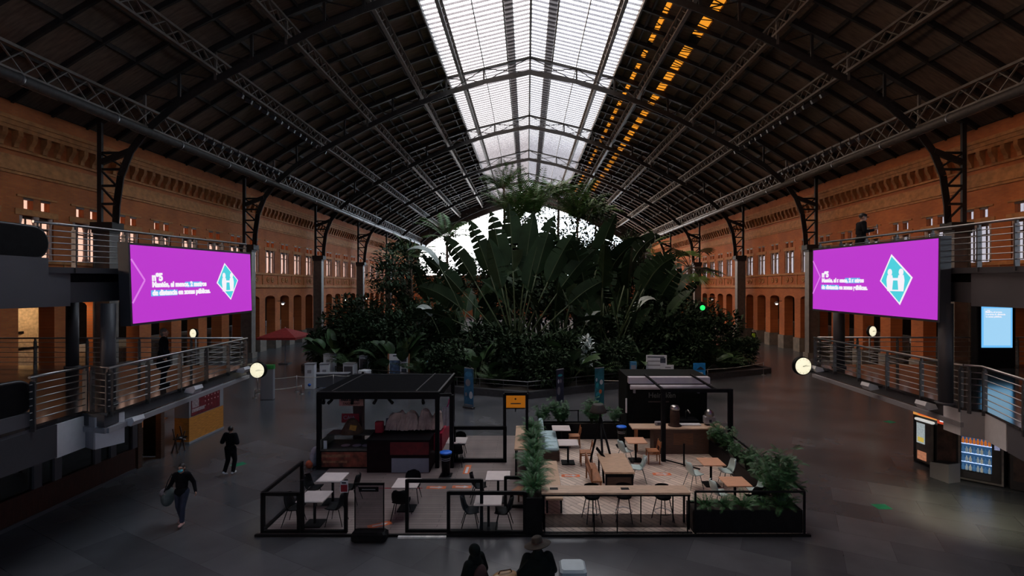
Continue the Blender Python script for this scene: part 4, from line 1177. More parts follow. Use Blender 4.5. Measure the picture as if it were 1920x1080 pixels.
# --- banana clumps
def banana(seed, n, H, spread, lb, wid):
    rnd.seed(seed)
    bl, st = B(), B()
    for i in range(n):
        a = 2*PI*i/n + rnd.uniform(-.3, .3)
        base = (math.cos(a)*spread*.35, math.sin(a)*spread*.35, 0)
        h = H*rnd.uniform(.35, .65)
        el = R(rnd.uniform(58, 86))
        paddle(bl, st, base, a, el, h, lb*rnd.uniform(.75, 1.15), wid*rnd.uniform(.8, 1.15), rnd.uniform(.25, 1.1), roll=rnd.uniform(-1.2, 1.2), tear=.4, rs=.09)
    return bl, st
protos = {}
def place(kind, maker, label, cat, loc, rz=0, sc=1.0, group=None, ml=None, ms=None, name=None):
    """first call builds the plant at loc, later calls copy it"""
    if kind not in protos:
        bl, st = maker()
        t = plant(name, label, cat, loc, group); finish(t, bl, st, ml, ms)
        t.rotation_euler = (0, 0, rz); t.scale = (sc,)*3
        protos[kind] = t
    else:
        t = dup(protos[kind], loc, rz, label, group, sc)
        t['category'] = cat
        if not group and 'group' in t: del t['group']
    return t
BANA = 'big leaved banana plants of the garden'
spots = [('a', 5.6, 38.5, 0.2, 1.25, 'banana plant with the tallest dark paddle leaves, behind the fan palm towards the vending machines'),
         ('b', 8.2, 41.5, 1.7, 1.25, 'broad banana clump hiding the arched window towards the vending machines'),
         ('a', 3.6, 43.0, 2.4, 1.35, 'tall banana clump directly behind the fan shaped palm'),
         ('b', -5.8, 40.0, 3.1, 1.05, 'banana clump beside the fan shaped palm towards the red parasol'),
         ('a', 7.2, 36.5, 4.0, .8, 'lower banana plant with arching pale edged leaves above the info boards'),
         ('b', -4.0, 36.8, 5.0, .72, 'low banana plant with drooping leaves in front of the fan palm'),
         ('a', 1.8, 37.5, 5.6, .95, 'banana clump filling the gap beside the fan palm trunk'),
         ('b', 10.2, 44.5, 2.2, 1.1, 'dark banana clump at the edge nearest the lit green lamp')]
for kd, x, y, rz, sc, lab in spots:
    place('banana_' + kd, (lambda: banana(5, 11, 9.5, 1.6, 3.6, 1.35)) if kd == 'a' else (lambda: banana(9, 13, 8.2, 2.0, 3.3, 1.5)), lab, 'plant', (x, y, .3), rz, sc, BANA, M_paddle, M_stalk, 'banana_plant')
# --- feather palms
def feather(seed, H, n, L, wid, lo=20, hi=80, d0=.8, d1=1.5):
    rnd.seed(seed); bl, st = B(), B()
    st.tube([(0, 0, 0), (.15, .1, H*.5), (0, 0, H)], [.16, .12, .10], 8)
    for i in range(n):
        a = 2*PI*i/n*1.618*2 + rnd.uniform(-.2, .2)
        frond(bl, st, (0, 0, H - rnd.uniform(0, .35)), a, R(rnd.uniform(lo, hi)), L*rnd.uniform(.8, 1.1), rnd.uniform(d0, d1), wid)
    return bl, st
FEA = 'slender feather palms of the garden'
for kd, x, y, rz, sc, lab in [('f', -2.1, 45.5, .3, 1.0, 'tallest feather palm whose bright fronds reach the skylight'),
                              ('f', 3.0, 47.0, 1.9, .965, 'feather palm with fronds against the skylight, on the vending machine side of the tallest'),
                              ('f', 6.6, 47.5, 3.0, .86, 'feather palm standing above the dark banana clumps'),
                              ('h', 0.6, 44.5, 1.3, 1.0, 'broad feather palm with low drooping fronds just under the skylight'),
                              ('h', 4.6, 45.0, 2.6, .97, 'broad feather palm with drooping fronds over the dark banana clumps'),
                              ('h', -1.0, 43.0, 4.0, .93, 'broad feather palm whose fronds spread over the fan shaped palm'),
                              ('g', -7.4, 46.0, .8, 1.12, 'mid height feather palm with sparse crown before the arched window'),
                              ('g', -10.4, 43.5, 2.0, .92, 'feather palm at the poster kiosk edge of the tall planting'),
                              ('g', 11.0, 47.0, 3.7, .98, 'feather palm by the vending machine edge of the arched window')]:
    place('feather_' + kd, (lambda: feather(21, 15.3, 18, 3.1, .85)) if kd == 'f' else (lambda: feather(27, 12.6, 30, 4.4, 1.1, 35, 86, .5, 1.2)) if kd == 'h' else (lambda: feather(33, 9.6, 14, 3.2, .85)), lab, 'palm', (x, y, .3), rz, sc, FEA, M_palmleaf, M_bark, 'feather_palm')
# --- fan palm on the right with separate round leaves
def fanpalm():
    rnd.seed(3); bl, st = B(), B()
    st.tube([(0, 0, 0), (.1, 0, 3.2), (0, 0, 6.0)], [.22, .17, .15], 9)
    for i in range(15):
        fan_leaf(bl, st, (0, 0, 5.9), 2*PI*i*.382, R(rnd.uniform(-15, 75)), rnd.uniform(1.0, 1.7), rnd.uniform(.75, 1.0))
    return bl, st
place('fan', fanpalm, 'fan palm with separate round leaves against the brick wall', 'palm', (14.7, 45.0, .3), 0, 1.34, None, M_palmleaf, M_bark, 'fan_palm')
place('fan', fanpalm, 'smaller fan palm half hidden in the shrubs towards the red parasol', 'palm', (-12.6, 41.0, .3), 1.2, .62, None, M_palmleaf, M_bark, 'fan_palm')

# --- trees with loose crowns
def tree(seed, H, rr, n):
    rnd.seed(seed); bl, st = B(), B()
    st.tube([(0, 0, 0), (.1, 0, H*.4), (0, .1, H*.8)], [.17, .13, .06], 7)
    for i in range(8):
        a = rnd.uniform(0, 2*PI); z = H*rnd.uniform(.45, .98); q = Vector((math.cos(a)*rr*rnd.uniform(.3, .9), math.sin(a)*rr*rnd.uniform(.3, .9), z))
        st.tube([(0, 0, z*.75), q], [.05, .02], 5)
        blob_leaves(bl, q, (rr*.55, rr*.55, rr*.42), n//8, .34)
    return bl, st
TRE = 'dark broadleaved trees of the garden'
for kd, x, y, rz, sc, lab in [('t', -9.2, 39.5, 0, 1.0, 'dark tree beside the arched window on the poster kiosk side'),
                              ('t', -11.8, 47.0, 2, 1.0, 'dark tree in front of the brick wall windows, poster kiosk side'),
                              ('u', -14.2, 41.5, 1, 1.0, 'low dark tree next to the red parasol'),
                              ('u', -11.2, 37.5, 3, .85, 'bushy low tree behind the white cabinets'),
                              ('u', -8.0, 36.0, 4, .95, 'bushy tree between the white cabinets and the fan shaped palm'),
                              ('u', 10.6, 38.0, 5, 1.05, 'dense low tree behind the white info boards'),
                              ('t', 9.6, 50.0, 1, 1.05, 'dark tree filling the arched window on the vending machine side'),
                              ('u', 13.2, 40.5, 2, .95, 'low dark tree below the fan palm leaves'),
                              ('t', 0.8, 52.0, 3, 1.0, 'dark tree behind the middle of the garden'),
                              ('t', -4.6, 55.0, 4, .8, 'dark tree deep in the garden before the far gable'),
                              ('t', 5.5, 58.0, 5, .9, 'deep dark tree beyond the banana clumps'),
                              ('u', 0.9, 40.5, 0.4, 1.35, 'dense dark tree close behind the fan palm trunk'),
                              ('v', 2.4, 49.5, 0.4, 1.0, 'tallest dark tree hiding the middle of the arched window'),
                              ('v', 6.4, 48.5, 2.4, .98, 'tall dark tree hiding the arched window next to the tallest one'),
                              ('v', -1.6, 51.5, 4.4, .92, 'tall dark tree behind the fan shaped palm crown'),
                              ('t', -2.2, 56.0, 5.4, 1.2, 'dark tree hiding the brick end wall, behind the fan shaped palm'),
                              ('t', 2.8, 57.0, 1.4, 1.25, 'dark tree hiding the brick end wall, behind the tallest dark tree'),
                              ('t', 8.2, 55.0, 2.9, 1.2, 'dark tree hiding the brick end wall, behind the broad banana clump'),
                              ('t', -7.6, 52.0, 2.2, 1.0, 'dark tree hiding the brick end wall, nearest the poster kiosk side'),
                              ('v', 4.4, 44.0, 5.1, .98, 'tall dark tree just behind the tall banana clump'),
                              ('v', 8.0, 45.2, 1.1, .90, 'tall dark tree over the broad banana clump'),
                              ('v', 0.2, 46.8, 2.9, .95, 'tall dark tree under the tallest feather palm'),
                              ('v', 9.4, 46.5, 3.4, .78, 'tall dark tree at the window edge over the broad banana clump')]:
    place('tree_' + kd, (lambda: tree(41, 9.6, 2.9, 2000)) if kd == 't' else (lambda: tree(47, 14.2, 2.9, 2600)) if kd == 'v' else (lambda: tree(43, 4.9, 2.6, 2000)), lab, 'tree', (x, y, .3), rz, sc, TRE, M_leaf, M_bark, 'leafy_tree')
# --- shrubs along the front and flanks
def shrub(seed, rr, n, size):
    rnd.seed(seed); bl, st = B(), B()
    for i in range(6):
        a = rnd.uniform(0, 2*PI); q = Vector((math.cos(a)*rr*.7, math.sin(a)*rr*.7, rr*rnd.uniform(.7, 1.3)))
        st.tube([(0, 0, 0), q*.9], [.03, .012], 5)
    blob_leaves(bl, (0, 0, rr*.85), (rr, rr, rr*.85), n, size)
    for i in range(7):
        a = rnd.uniform(0, 2*PI)
        blob_leaves(bl, (math.cos(a)*rr*.75, math.sin(a)*rr*.75, rr*rnd.uniform(.8, 1.5)), (rr*.45,)*3, n//9, size)
    return bl, st
def broad(seed, n, L):
    rnd.seed(seed); bl, st = B(), B()
    for i in range(n):
        a = rnd.uniform(0, 2*PI)
        paddle(bl, st, (math.cos(a)*.1, math.sin(a)*.1, 0), a, R(rnd.uniform(45, 82)), L*rnd.uniform(.5, .9), L*rnd.uniform(.45, .8), L*.32, rnd.uniform(.7, 1.6), roll=rnd.uniform(-.6, .6), rs=.02)
    return bl, st
def grassy(seed, n, L):
    rnd.seed(seed); bl, st = B(), B()
    for i in range(n):
        a = rnd.uniform(0, 2*PI)
        frond(bl, st, (math.cos(a)*.08, math.sin(a)*.08, 0), a, R(rnd.uniform(45, 80)), L*rnd.uniform(.7, 1.1), rnd.uniform(.9, 1.7), L*.20, 18, .015)
    return bl, st
rr_ = random.Random(5)
front = [(-16.0, 39.6), (-14.4, 37.2), (-12.6, 35.6), (-10.6, 35.0), (-8.8, 33.8), (-6.8, 33.0), (-5.0, 32.2), (-3.2, 31.6), (-1.9, 30.9), (1.2, 30.6), (2.6, 31.4), (4.2, 32.2), (5.8, 33.2), (7.6, 33.8), (9.6, 34.8), (11.4, 35.8), (13.0, 36.4), (14.8, 37.2), (16.4, 38.6),
         (-15.4, 42.5), (15.6, 42.0), (15.2, 46.5), (14.9, 52), (-15.3, 47), (-14.8, 53), (12.4, 39.2), (-12.2, 39.2), (3.2, 35.5), (-2.6, 34.6), (6.0, 39.0), (-7.2, 38.0), (14.2, 58), (13.8, 66), (-14.4, 62), (1.6, 33.4), (-.9, 32.6), (9.0, 37.2), (-9.6, 38.0), (12.6, 72), (11.5, 80)]
for i, (x, y) in enumerate(front):
    kd = 'spq'[i % 3] if i < 19 else 's'
    sc = rr_.uniform(.85, 1.2)
    if kd == 's': place('shrub', lambda: shrub(51, 1.5, 1500, .30), 'dark rounded shrub massed with others in the indoor garden', 'shrub', (x, y, .3), rr_.uniform(0, 6), sc*(1.25 if i >= 19 else .9), 'rounded garden shrubs', M_leaf, M_bark, 'garden_shrub')
    elif kd == 'p': place('broad', lambda: broad(61, 20, 2.0), 'low plant with broad arching leaves at the front of the garden', 'plant', (x, y, .3), rr_.uniform(0, 6), sc, 'broad leaved garden plants', M_leaf2, M_stalk, 'broadleaf_plant')
    else: place('grassy', lambda: grassy(71, 26, 2.3), 'spraying fern like palm at the front of the garden', 'plant', (x, y, .3), rr_.uniform(0, 6), sc, 'low feathery garden plants', M_leaf2, M_stalk, 'low_palm')
# white-leaved plant added in place of pale patches between the leaves
rnd.seed(81); bl, st = B(), B()
for i in range(6):
    st.tube([(0, 0, 0), (rnd.uniform(-.3, .3), rnd.uniform(-.2, .2), rnd.uniform(1.2, 2.4))], [.03, .012], 5)
blob_leaves(bl, (0, 0, 2.0), (.32, .3, .85), 90, .34)
blob_leaves(bl, (-.1, 0, 2.75), (.55, .3, .25), 30, .34)
finish(plant('white_patch_plant', 'white leaved plant added for pale patches in the garden above the banners', 'plant', (3.85, 31.35, .3)), bl, st, mat('white_leaf', (.62, .68, .66), .5), M_stalk)
# pale long leaves hanging at the front edges of the thicket
rnd.seed(87)
M_paleleaf = mat('pale_lit_leaf', (.36, .40, .36), .45, var=.2)  # whole leaf pale, standing for light on its upper edge
for (px, py, y, az, L, lab) in ((845, 497, 33.0, PI, 2.7, 'long pale leaf arching over the left of the fan palm'), (1205, 590, 35.0, .3, 2.4, 'long pale leaf arching beside the dark banana clump'), (1120, 610, 35.0, .5, 2.0, 'pale leaf curving low before the banana clump'), (790, 597, 33.5, PI-.3, 1.5, 'pale drooping leaf low in the dark shrubs')):
    p = atY(px, py, y)
    bl, st = B(), B()
    base = Vector((p.x - math.cos(az)*2.2, y+.3, .3))
    h = p.z + .2
    t = plant('arching_leaf_plant', lab.replace(' over the left of', ' beside'), 'plant', base)
    paddle(bl, st, (0, 0, 0), az, R(74), (h-.3)/math.sin(R(72)), L, .62, 1.75, roll=-.5 if math.cos(az) < 0 else .5, rs=.05)
    finish(t, bl, st, M_paleleaf)

# --- red parasol
t = thing('parasol', 'red square parasol over a terrace table by the poster side wall', 'parasol', (-20.4, 42.0, 0))
b = B()
cn = [(-1.6, -1.6, 2.35), (1.6, -1.6, 2.35), (1.6, 1.6, 2.35), (-1.6, 1.6, 2.35)]; ap = (0, 0, 3.05)
b.add(cn + [ap], [(0, 1, 4), (1, 2, 4), (2, 3, 4), (3, 0, 4), (3, 2, 1, 0)])
for i in range(4): b.add([cn[i], cn[(i+1) % 4], Vector(cn[(i+1) % 4])-Vector((0, 0, .18)), Vector(cn[i])-Vector((0, 0, .18))], [(0, 1, 2, 3)])
b.build('canopy', mat('red_canvas', (.30, .022, .020), .8), t)
b = B(); b.tube([(0, 0, 0), (0, 0, 3.1)], .035, 8); b.build('pole', M_white, t)
b = B(); b.rbox(-.4, .4, -.4, .4, 0, .1); b.build('base', M_mgrey, t)

# ================================================================== cabinets, boards, ropes and banners before the garden
def cabinet(label, px, pybase, y, w, d, h, yaw=0.0, dark=False):
    p = at(px, pybase, 0)
    p = Vector(((px-PX)*y/FOC, y, 0))
    t = thing('exhibit_cabinet', label, 'cabinet', p, yaw, 'white cabinets by the garden')
    b = B(); b.rbox(-w/2, w/2, 0, d, 0, h-.05, .02); b.build('body', M_white, t)
    b = B(); b.box(-w/2-.02, w/2+.02, -.02, d+.02, h-.05, h); b.build('lid', M_lgrey, t)
    if dark: b = B(); b.box(-w/2+.08, w/2-.08, -.012, 0, .15, h-.2); b.build('panel', M_mgrey, t)
    else: b = B(); b.lathe([(.10, 0), (.001, .006)], n=14, M=Matrix.Translation((0, -.001, .28)) @ Matrix.Rotation(PI/2, 4, 'X')); b.build('round_sticker', M_blue, t)
    b = B(); b.box(-.12, .12, -.01, 0, h-.6, h-.4); b.build('print', M_lgrey, t)
cabinet('tall white cabinet with a blue dot sticker, nearest of the group', 580, 729, 31.4, .58, .55, 1.62, R(8))
cabinet('white cabinet behind the one with the blue dot', 615, 700, 35.0, .7, .6, 1.75, R(-4))
cabinet('white cabinet edge on in the middle of the group', 608, 720, 33.2, .6, .6, 1.35, R(14))
cabinet('white cabinet with dark glass front in the middle of the group', 653, 712, 33.0, .75, .6, 1.4, R(-6), True)
cabinet('white cabinet with glazed front nearest the photo board', 682, 705, 34.0, .68, .6, 1.75, R(-4), True)
t = thing('display_table', 'long low grey display table between the white cabinets', 'table', (-12.6, 32.2, 0), R(3))
b = B(); b.rbox(-1.1, 1.1, -.3, .3, .85, .92, .02); b.build('top', M_lgrey, t)
b = B(); b.box(-1.05, 1.05, -.26, -.22, .05, .85); b.box(-1.05, -1.0, -.26, .26, 0, .85); b.box(1.0, 1.05, -.26, .26, 0, .85); b.build('panel', M_mgrey, t)
t = thing('white_bin', 'white box bin with a round black hole beside the cabinets', 'bin', (-10.4, 31.9, 0), R(-20))
b = B(); b.rbox(-.3, .3, -.3, .3, 0, 1.15, .03); b.build('body', M_white, t)
b = B(); b.lathe([(.11, 0), (.001, .01)], n=14, M=Matrix.Translation((.1, -.301, .98)) @ Matrix.Rotation(PI/2, 4, 'X')); b.build('opening', M_black, t)
t = thing('ticket_pillar', 'grey information pillar with a green top near the far clock', 'pillar', (-14.9, 28.6, 0), R(10))
b = B(); b.rbox(-.35, .35, -.15, .15, .0, 1.95, .03); b.build('body', M_lgrey, t)
b = B(); b.box(-.36, .36, -.16, .16, 1.75, 1.98); b.build('green_top', mat('green_print', (.03, .25, .05), .5), t)
# rope barrier
def rope(label, pts, name='rope_barrier', z=.85):
    t = thing(name, label, 'barrier', (pts[0][0], pts[0][1], 0))
    o = Vector((pts[0][0], pts[0][1], 0))
    for p in pts:
        b = B(); q = Vector((p[0], p[1], 0)) - o
        b.tube([q, q + Vector((0, 0, z+.05))], .022, 8); b.lathe([(.14, 0), (.13, .025), (.03, .04)], q, 14); b.build('post', M_steel, t)
    for p, q in zip(pts, pts[1:]):
        P_ = []
        for i in range(9):
            f = i/8; P_.append((p[0]+(q[0]-p[0])*f-o.x, p[1]+(q[1]-p[1])*f-o.y, z - .10*math.sin(PI*f)))
        b = B(); b.tube(P_, .018, 6); b.build('rope', M_rope, t)
rope('pale rope barrier between clock and white cabinets', [(-16.4, 30.3), (-14.2, 30.7), (-12.1, 31.1), (-10.6, 31.6)], z=.95)
rope('pale rope barrier running low towards the first white cabinet', [(-15.8, 28.9), (-13.6, 30.0)], z=.5)
rope('pale rope barrier from the blue sign to the garden corner', [(8.6, 31.0), (12.2, 33.6), (17.4, 36.6)], z=.9)
rope('pale rope barrier in front of the white info board', [(4.4, 29.6), (8.3, 30.6)], z=.9)
# info boards
def board(label, x, y, w, z0, z1, yaw, kind):
    t = thing('info_board', label, 'board', (x, y, 0), yaw)
    b = B(); b.box(-w/2, w/2, -.03, .03, z0, z1); b.build('panel', M_paper, t)
    for i, sx in enumerate((-1, 1)):
        b = B(); b.bar((sx*(w/2-.12), .05, 0), (sx*(w/2-.12), .05, z1-.1), .06); b.build('leg', M_dsteel, t)
    if kind == 'photo':
        b = B(); b.box(-w/2-.10, -w/2, -.05, .05, z0-.2, z1+.02); b.box(w/2, w/2+.10, -.05, .05, z0-.2, z1+.02); b.build('orange_frame', mat('orange_brown_frame', (.30, .13, .06), .6), t)
        b = B(); b.box(-w/2+.04, w*.08, -.036, -.03, z0+.05, z1-.42); b.build('photo', mat('blue_photo_print', (.06, .10, .18), .5, var=.8, scale=5), t)
        for r_ in range(3):
            b = B(); b.box(w*.14, w/2-.10, -.036, -.03, z1-.52-r_*.36, z1-.26-r_*.36); b.build('photo', mat('dark_photo_print', (.04, .045, .06), .5, var=.8, scale=6), t)
        b = B(); b.box(-w*.3, w*.05, -.036, -.03, z1-.16, z1-.08); b.build('heading', M_ink, t)
    elif kind == 'text':
        for r_ in range(5):
            b = B(); b.box(-w/2+.08, w*(.18 if r_ else .38), -.036, -.03, z1-.16-r_*.26, z1-.09-r_*.26); b.build('text_line', M_ink if r_ == 0 else M_lgrey, t)
        b = B(); b.box(w*.18, w/2-.08, -.036, -.03, z1-.50, z1-.18); b.build('photo', mat('dark_photo_print', (.04, .045, .06), .5), t)
    else:
        b = B(); b.box(-w/2+.08, w*.2, -.036, -.03, z1-.2, z1-.12); b.build('text_line', M_lgrey, t)
        b = B(); b.box(w*.15, w/2-.12, -.036, -.03, z0+.2, z0+.42); b.build('photo', mat('dark_photo_print', (.04, .045, .06), .5), t)
    return t
board('white board with orange edges and photos, beside the white cabinets', -8.55, 33.2, 1.25, .55, 2.0, R(2), 'photo')
board('larger white info board of text lines behind the beer kiosk', 8.3, 31.9, 1.30, .8, 2.1, R(-4), 'text')
board('smaller white info board overlapping the larger one', 8.95, 31.4, .60, .75, 1.55, R(-10), 'small')
t = thing('hygiene_sign', 'bright blue upright sign with a white house symbol', 'sign', (10.15, 29.3, 0), R(4))
b = B(); b.box(-.36, .36, -.03, .03, .55, 1.98); b.build('panel', mat('blue_print', (.015, .25, .60), .5), t)
b = B(); b.box(-.28, .28, -.2, .2, 0, .03); b.bar((0, 0, 0), (0, 0, .6), .05); b.build('base', M_dsteel, t)
sp = [c for c in t.children if c.name.startswith('panel')][0]
text('lettering', 'm', .42, M_paper, sp, frame_M((-.12, -.034, 1.25), (1, 0, 0), (0, 0, 1)), bold=.01)
text('lettering', '2', .22, M_paper, sp, frame_M((-.30, -.034, 1.20), (1, 0, 0), (0, 0, 1)), bold=.005)
b = B(); b.prism([(-.20, 1.60), (.06, 1.78), (.30, 1.60)], (0, .006, 0), (0, -.036, 0)); b.build('roof_symbol', M_ink, t)
for lab, x, y, w, z0, z1 in (('small blue box sign on a stand before the fan palm side shrubs', -6.35, 32.4, .32, 1.15, 1.6), ('small blue box sign on a stand behind the beer kiosk', 6.7, 31.4, .40, 1.0, 1.75)):
    t = thing('stand_sign', lab, 'sign', (x, y, 0))
    b = B(); b.box(-w/2, w/2, -.12, .12, z0, z1); b.build('box', mat('mid_blue_print', (.05, .20, .36), .5), t)
    b = B(); b.bar((0, 0, 0), (0, 0, z0), .05); b.lathe([(.18, 0), (.16, .03), (.03, .05)], n=12); b.build('stand', M_dsteel, t)
    b = B(); b.box(-w/2+.05, w/2-.05, -.13, -.12, z0+.1, z1-.2); b.build('print', M_lgrey, t)
# roll-up banners
def banner(label, px, pyt, pyb, w, yaw, cols):
    p = at(px, pyb, 0)
    t = thing('rollup_banner', label, 'banner', p, yaw, 'roll-up banners before the garden')
    h = 2.12
    b = B(); b.rbox(-w/2-.03, w/2+.03, -.12, .12, 0, .09, .02); b.build('base', M_dsteel, t)
    m_ = mat(cols[0], cols[1], .5, var=.5, scale=2.2)
    b = B(); b.box(-w/2, w/2, -.008, .008, .09, h); b.build('print', m_, t)
    b = B(); b.bar((-w/2, 0, h), (w/2, 0, h), .04); b.build('top_bar', M_lgrey, t)
    for i, (x, z, ww, hh, c) in enumerate(cols[2]):
        b = B(); b.prism([(x+ww/2*math.cos(2*PI*k_/10), z+hh/2*math.sin(2*PI*k_/10)) for k_ in range(10)], (0, -.004, 0), (0, -.009, 0)); b.build('printed_picture', c, t)
    b = B(); b.box(-w/2+.04, w/2-.04, -.011, -.008, .12, .20); b.build('caption', M_lgrey, t)
    b = B(); b.bar((0, .06, .05), (0, .06, h), .03); b.build('support_pole', M_black, t)
banner('blue roll-up banner with white figures, beside the café kiosk', 879, 690, 765, .62, R(-32), ('blue_banner', (.03, .14, .25), [(-.05, 1.35, .34, .40, M_lgrey), (.15, .70, .24, .40, M_paper), (-.18, .72, .12, .22, M_lgrey), (0, 1.8, .5, .3, mat('light_blue_print', (.06, .25, .42), .5))]))
banner('dark roll-up banner with blue and white pictures, in the middle behind the terrace', 1050, 697, 768, .55, R(42), ('dark_banner', (.025, .03, .06), [(-.12, 1.5, .12, .22, M_paper), (.05, 1.5, .12, .22, M_lgrey), (-.1, 1.0, .22, .45, M_lgrey), (0, 1.8, .35, .14, mat('teal_print', (.03, .35, .40), .5)), (.1, .35, .16, .3, M_paper)]))
banner('teal roll-up banner under the white leaved plant', 1124, 688, 764, .62, R(30), ('teal_banner', (.02, .16, .20), [(.12, 1.35, .22, .28, M_paper), (-.15, 1.2, .2, .3, mat('teal_print', (.03, .35, .40), .5)), (-.2, 1.5, .1, .2, M_paper), (.05, .85, .2, .25, M_orange), (-.1, .7, .3, .3, mat('cyan_print', (.05, .42, .50), .5))]))
# green signal lamp in the palms
t = thing('green_signal', 'bright green signal lamp glowing among the palms', 'lamp', atY(1317, 577, 38.4) - Vector((0, 0, 4.6)))
t.location.z = 0
gz = 6.4 - 37*38.4/933
b = B(); b.tube([(0, 0, 0), (0, 0, gz+.3)], .05, 8); b.build('pole', M_black, t)
b = B(); b.rbox(-.22, .22, -.04, .12, gz-.28, gz+.28, .03); b.build('housing', M_black, t)
b = B(); b.lathe([(.20, 0), (.12, .05), (.001, .07)], n=14, M=Matrix.Translation((0, -.04, gz)) @ Matrix.Rotation(PI/2, 4, 'X')); b.build('lens', mat('lit_green', (.0, .3, .05), .4, emit=(.02, .95, .15), estr=1.3), t)
t = thing('orange_lamp', 'small warm orange lamp glowing among the far palms', 'lamp', (atY(1272, 543, 60).x, 60, 0))
b = B(); b.tube([(0, 0, 0), (0, 0, 6.1)], .05, 8); b.build('pole', M_black, t)
b = B(); b.ball((0, 0, 6.25), .25); b.build('globe', mat('lit_orange_globe', (.8, .4, .1), .5, emit=(1, .42, .08), estr=1.3), t)
# ================================================================== the café terrace island
ZT = .05
t = thing('terrace_floor', 'raised timber terrace floor under the café furniture', 'floor', (0, 17, 0), 0, None, 'structure')
b = B(); b.box(-6.95, .25, 12.85-17, 21.4-17, 0, ZT); b.build('grey_boards', M_wood_grey, t)
b = B(); b.box(.25, 7.25, 12.85-17, 21.8-17, 0, ZT); b.build('oak_boards', M_wood_light, t)
b = B(); b.box(-7.0, 7.3, 12.78-17, 12.85-17, 0, ZT+.01); b.build('edging', M_black, t)
b = B(); b.box(-3.30, -2.07, 12.70-17, 12.80-17, 0, .045); b.build('white_step_edge', mat('white_step_strip', (.8, .8, .78), .4), t)
# ---- floor stickers
def sticker(label, x, y, w, d, yaw, m_, arrow=False, z=ZT):
    t = thing('floor_sticker', label, 'sticker', (x, y, z), yaw, None)
    b = B(); b.box(-w/2, w/2, -d/2, d/2, .0, .003); b.build('vinyl', m_, t)
    if arrow:
        b = B(); b.prism([(-w*.32, -.03), (w*.1, -.04), (w*.1, -.09), (w*.36, 0), (w*.1, .09), (w*.1, .04), (-w*.32, .03)], (0, 0, .002), (0, 0, .003), (Vector((1, 0, 0)), Vector((0, 1, 0)))); b.build('arrow', M_paper, t)
p = at(876, 880, ZT); sticker('long orange floor sticker with white lettering beside the blue lidded bin', p.x, p.y, .22, .85, 0, M_orange, False)
b = B(); b.box(-.045, .045, -.36, .22, .003, .0045); b.build('white_print', M_paper, bpy.data.objects['floor_sticker'])
for px, py, lab, yw in ((866, 913, 'orange floor sticker with white arrow before the small laminate tables', 0), (818, 914, 'plain orange floor sticker behind the low glass screen', 0), (1070, 892, 'orange floor sticker with white arrow between bench and long table', 0),
                        (1241, 889, 'orange floor sticker with white arrow before the beer counter', 0), (712, 984, 'red floor sticker with white arrow behind the clear entrance panel', .5)):
    p = at(px, py, ZT); sticker(lab, p.x, p.y, .62, .22, yw, M_orange, True)
p = at(727, 915.5, ZT); sticker('long red line sticker along the terrace boards', p.x+.35, p.y, 1.5, .06, 0, M_red)
for px, py, w, yw, lab in ((447, 871, .45, .9, 'green floor sticker beside the walker in white shoes'), (1653, 950, .42, 0, 'green floor sticker on the open floor in front of the vending machines'), (1668, 791, .45, .4, 'green floor sticker far off before the lower deck, vending machine side')):
    p = at(px, py, 0); sticker(lab, p.x, p.y, w, .34, yw, M_green, False, 0.0)

# ---- tables
def make_table(mt):
    t = thing('cafe_table', 'x', 'table', (0, 0, 0))
    b = B(); b.rbox(-.36, .36, -.36, .36, .715, .75, .012); b.build('tabletop', mt, t)
    b = B(); b.tube([(0, 0, .03), (0, 0, .715)], .038, 10); b.build('column', M_black, t)
    b = B(); b.rbox(-.24, .24, -.24, .24, 0, .03, .01); b.build('base', M_black, t)
    return t
TPROTO = {}
def table(mt, x, y, label, rz=0.0):
    if mt.name not in TPROTO: t = make_table(mt); TPROTO[mt.name] = t; t.location = (x, y, ZT); t.rotation_euler = (0, 0, rz)
    else: t = dup(TPROTO[mt.name], (x, y, ZT), rz)
    tag(t, label, 'table', 'square café tables')
    return t
def tpos(pxc, pyc): p = at(pxc, pyc, .80); return p.x, p.y
TT = {}
for key, mt, pxc, pyc, lab in (
    ('T1', M_laminate, 624, 894, 'pale laminate table in front of the food display, behind another table'),
    ('T2', M_laminate, 590, 930, 'pale laminate table in the corner behind the tall glass screen'),
    ('T3', M_laminate, 763, 905, 'pale laminate table before the white counter panel of the café kiosk'),
    ('T4', M_laminate, 934, 891, 'pale laminate table behind another, before the oak side counter'),
    ('T5', M_laminate, 916, 935.5, 'pale laminate table seen through the low glass screen beside the planter'),
    ('T6', M_laminate, 857, 825, 'pale laminate table behind the blue lidded bin'),
    ('T7', M_laminate, 1052, 802, 'pale laminate table at the far end of the blue sofa'),
    ('T8', M_laminate, 1065, 829, 'pale laminate table at the near end of the blue sofa'),
    ('T9', M_orange_top, 1192, 825, 'beech table by the end of the beer counter'),
    ('T10', M_orange_top, 1333, 865, 'beech table with pale mint chairs before the beer kiosk frame'),
    ('T11', M_orange_top, 1378, 902, 'beech table half hidden by the ferns of the front planter')):
    x, y = tpos(pxc, pyc); TT[key] = (x, y); table(mt, x, y, lab)

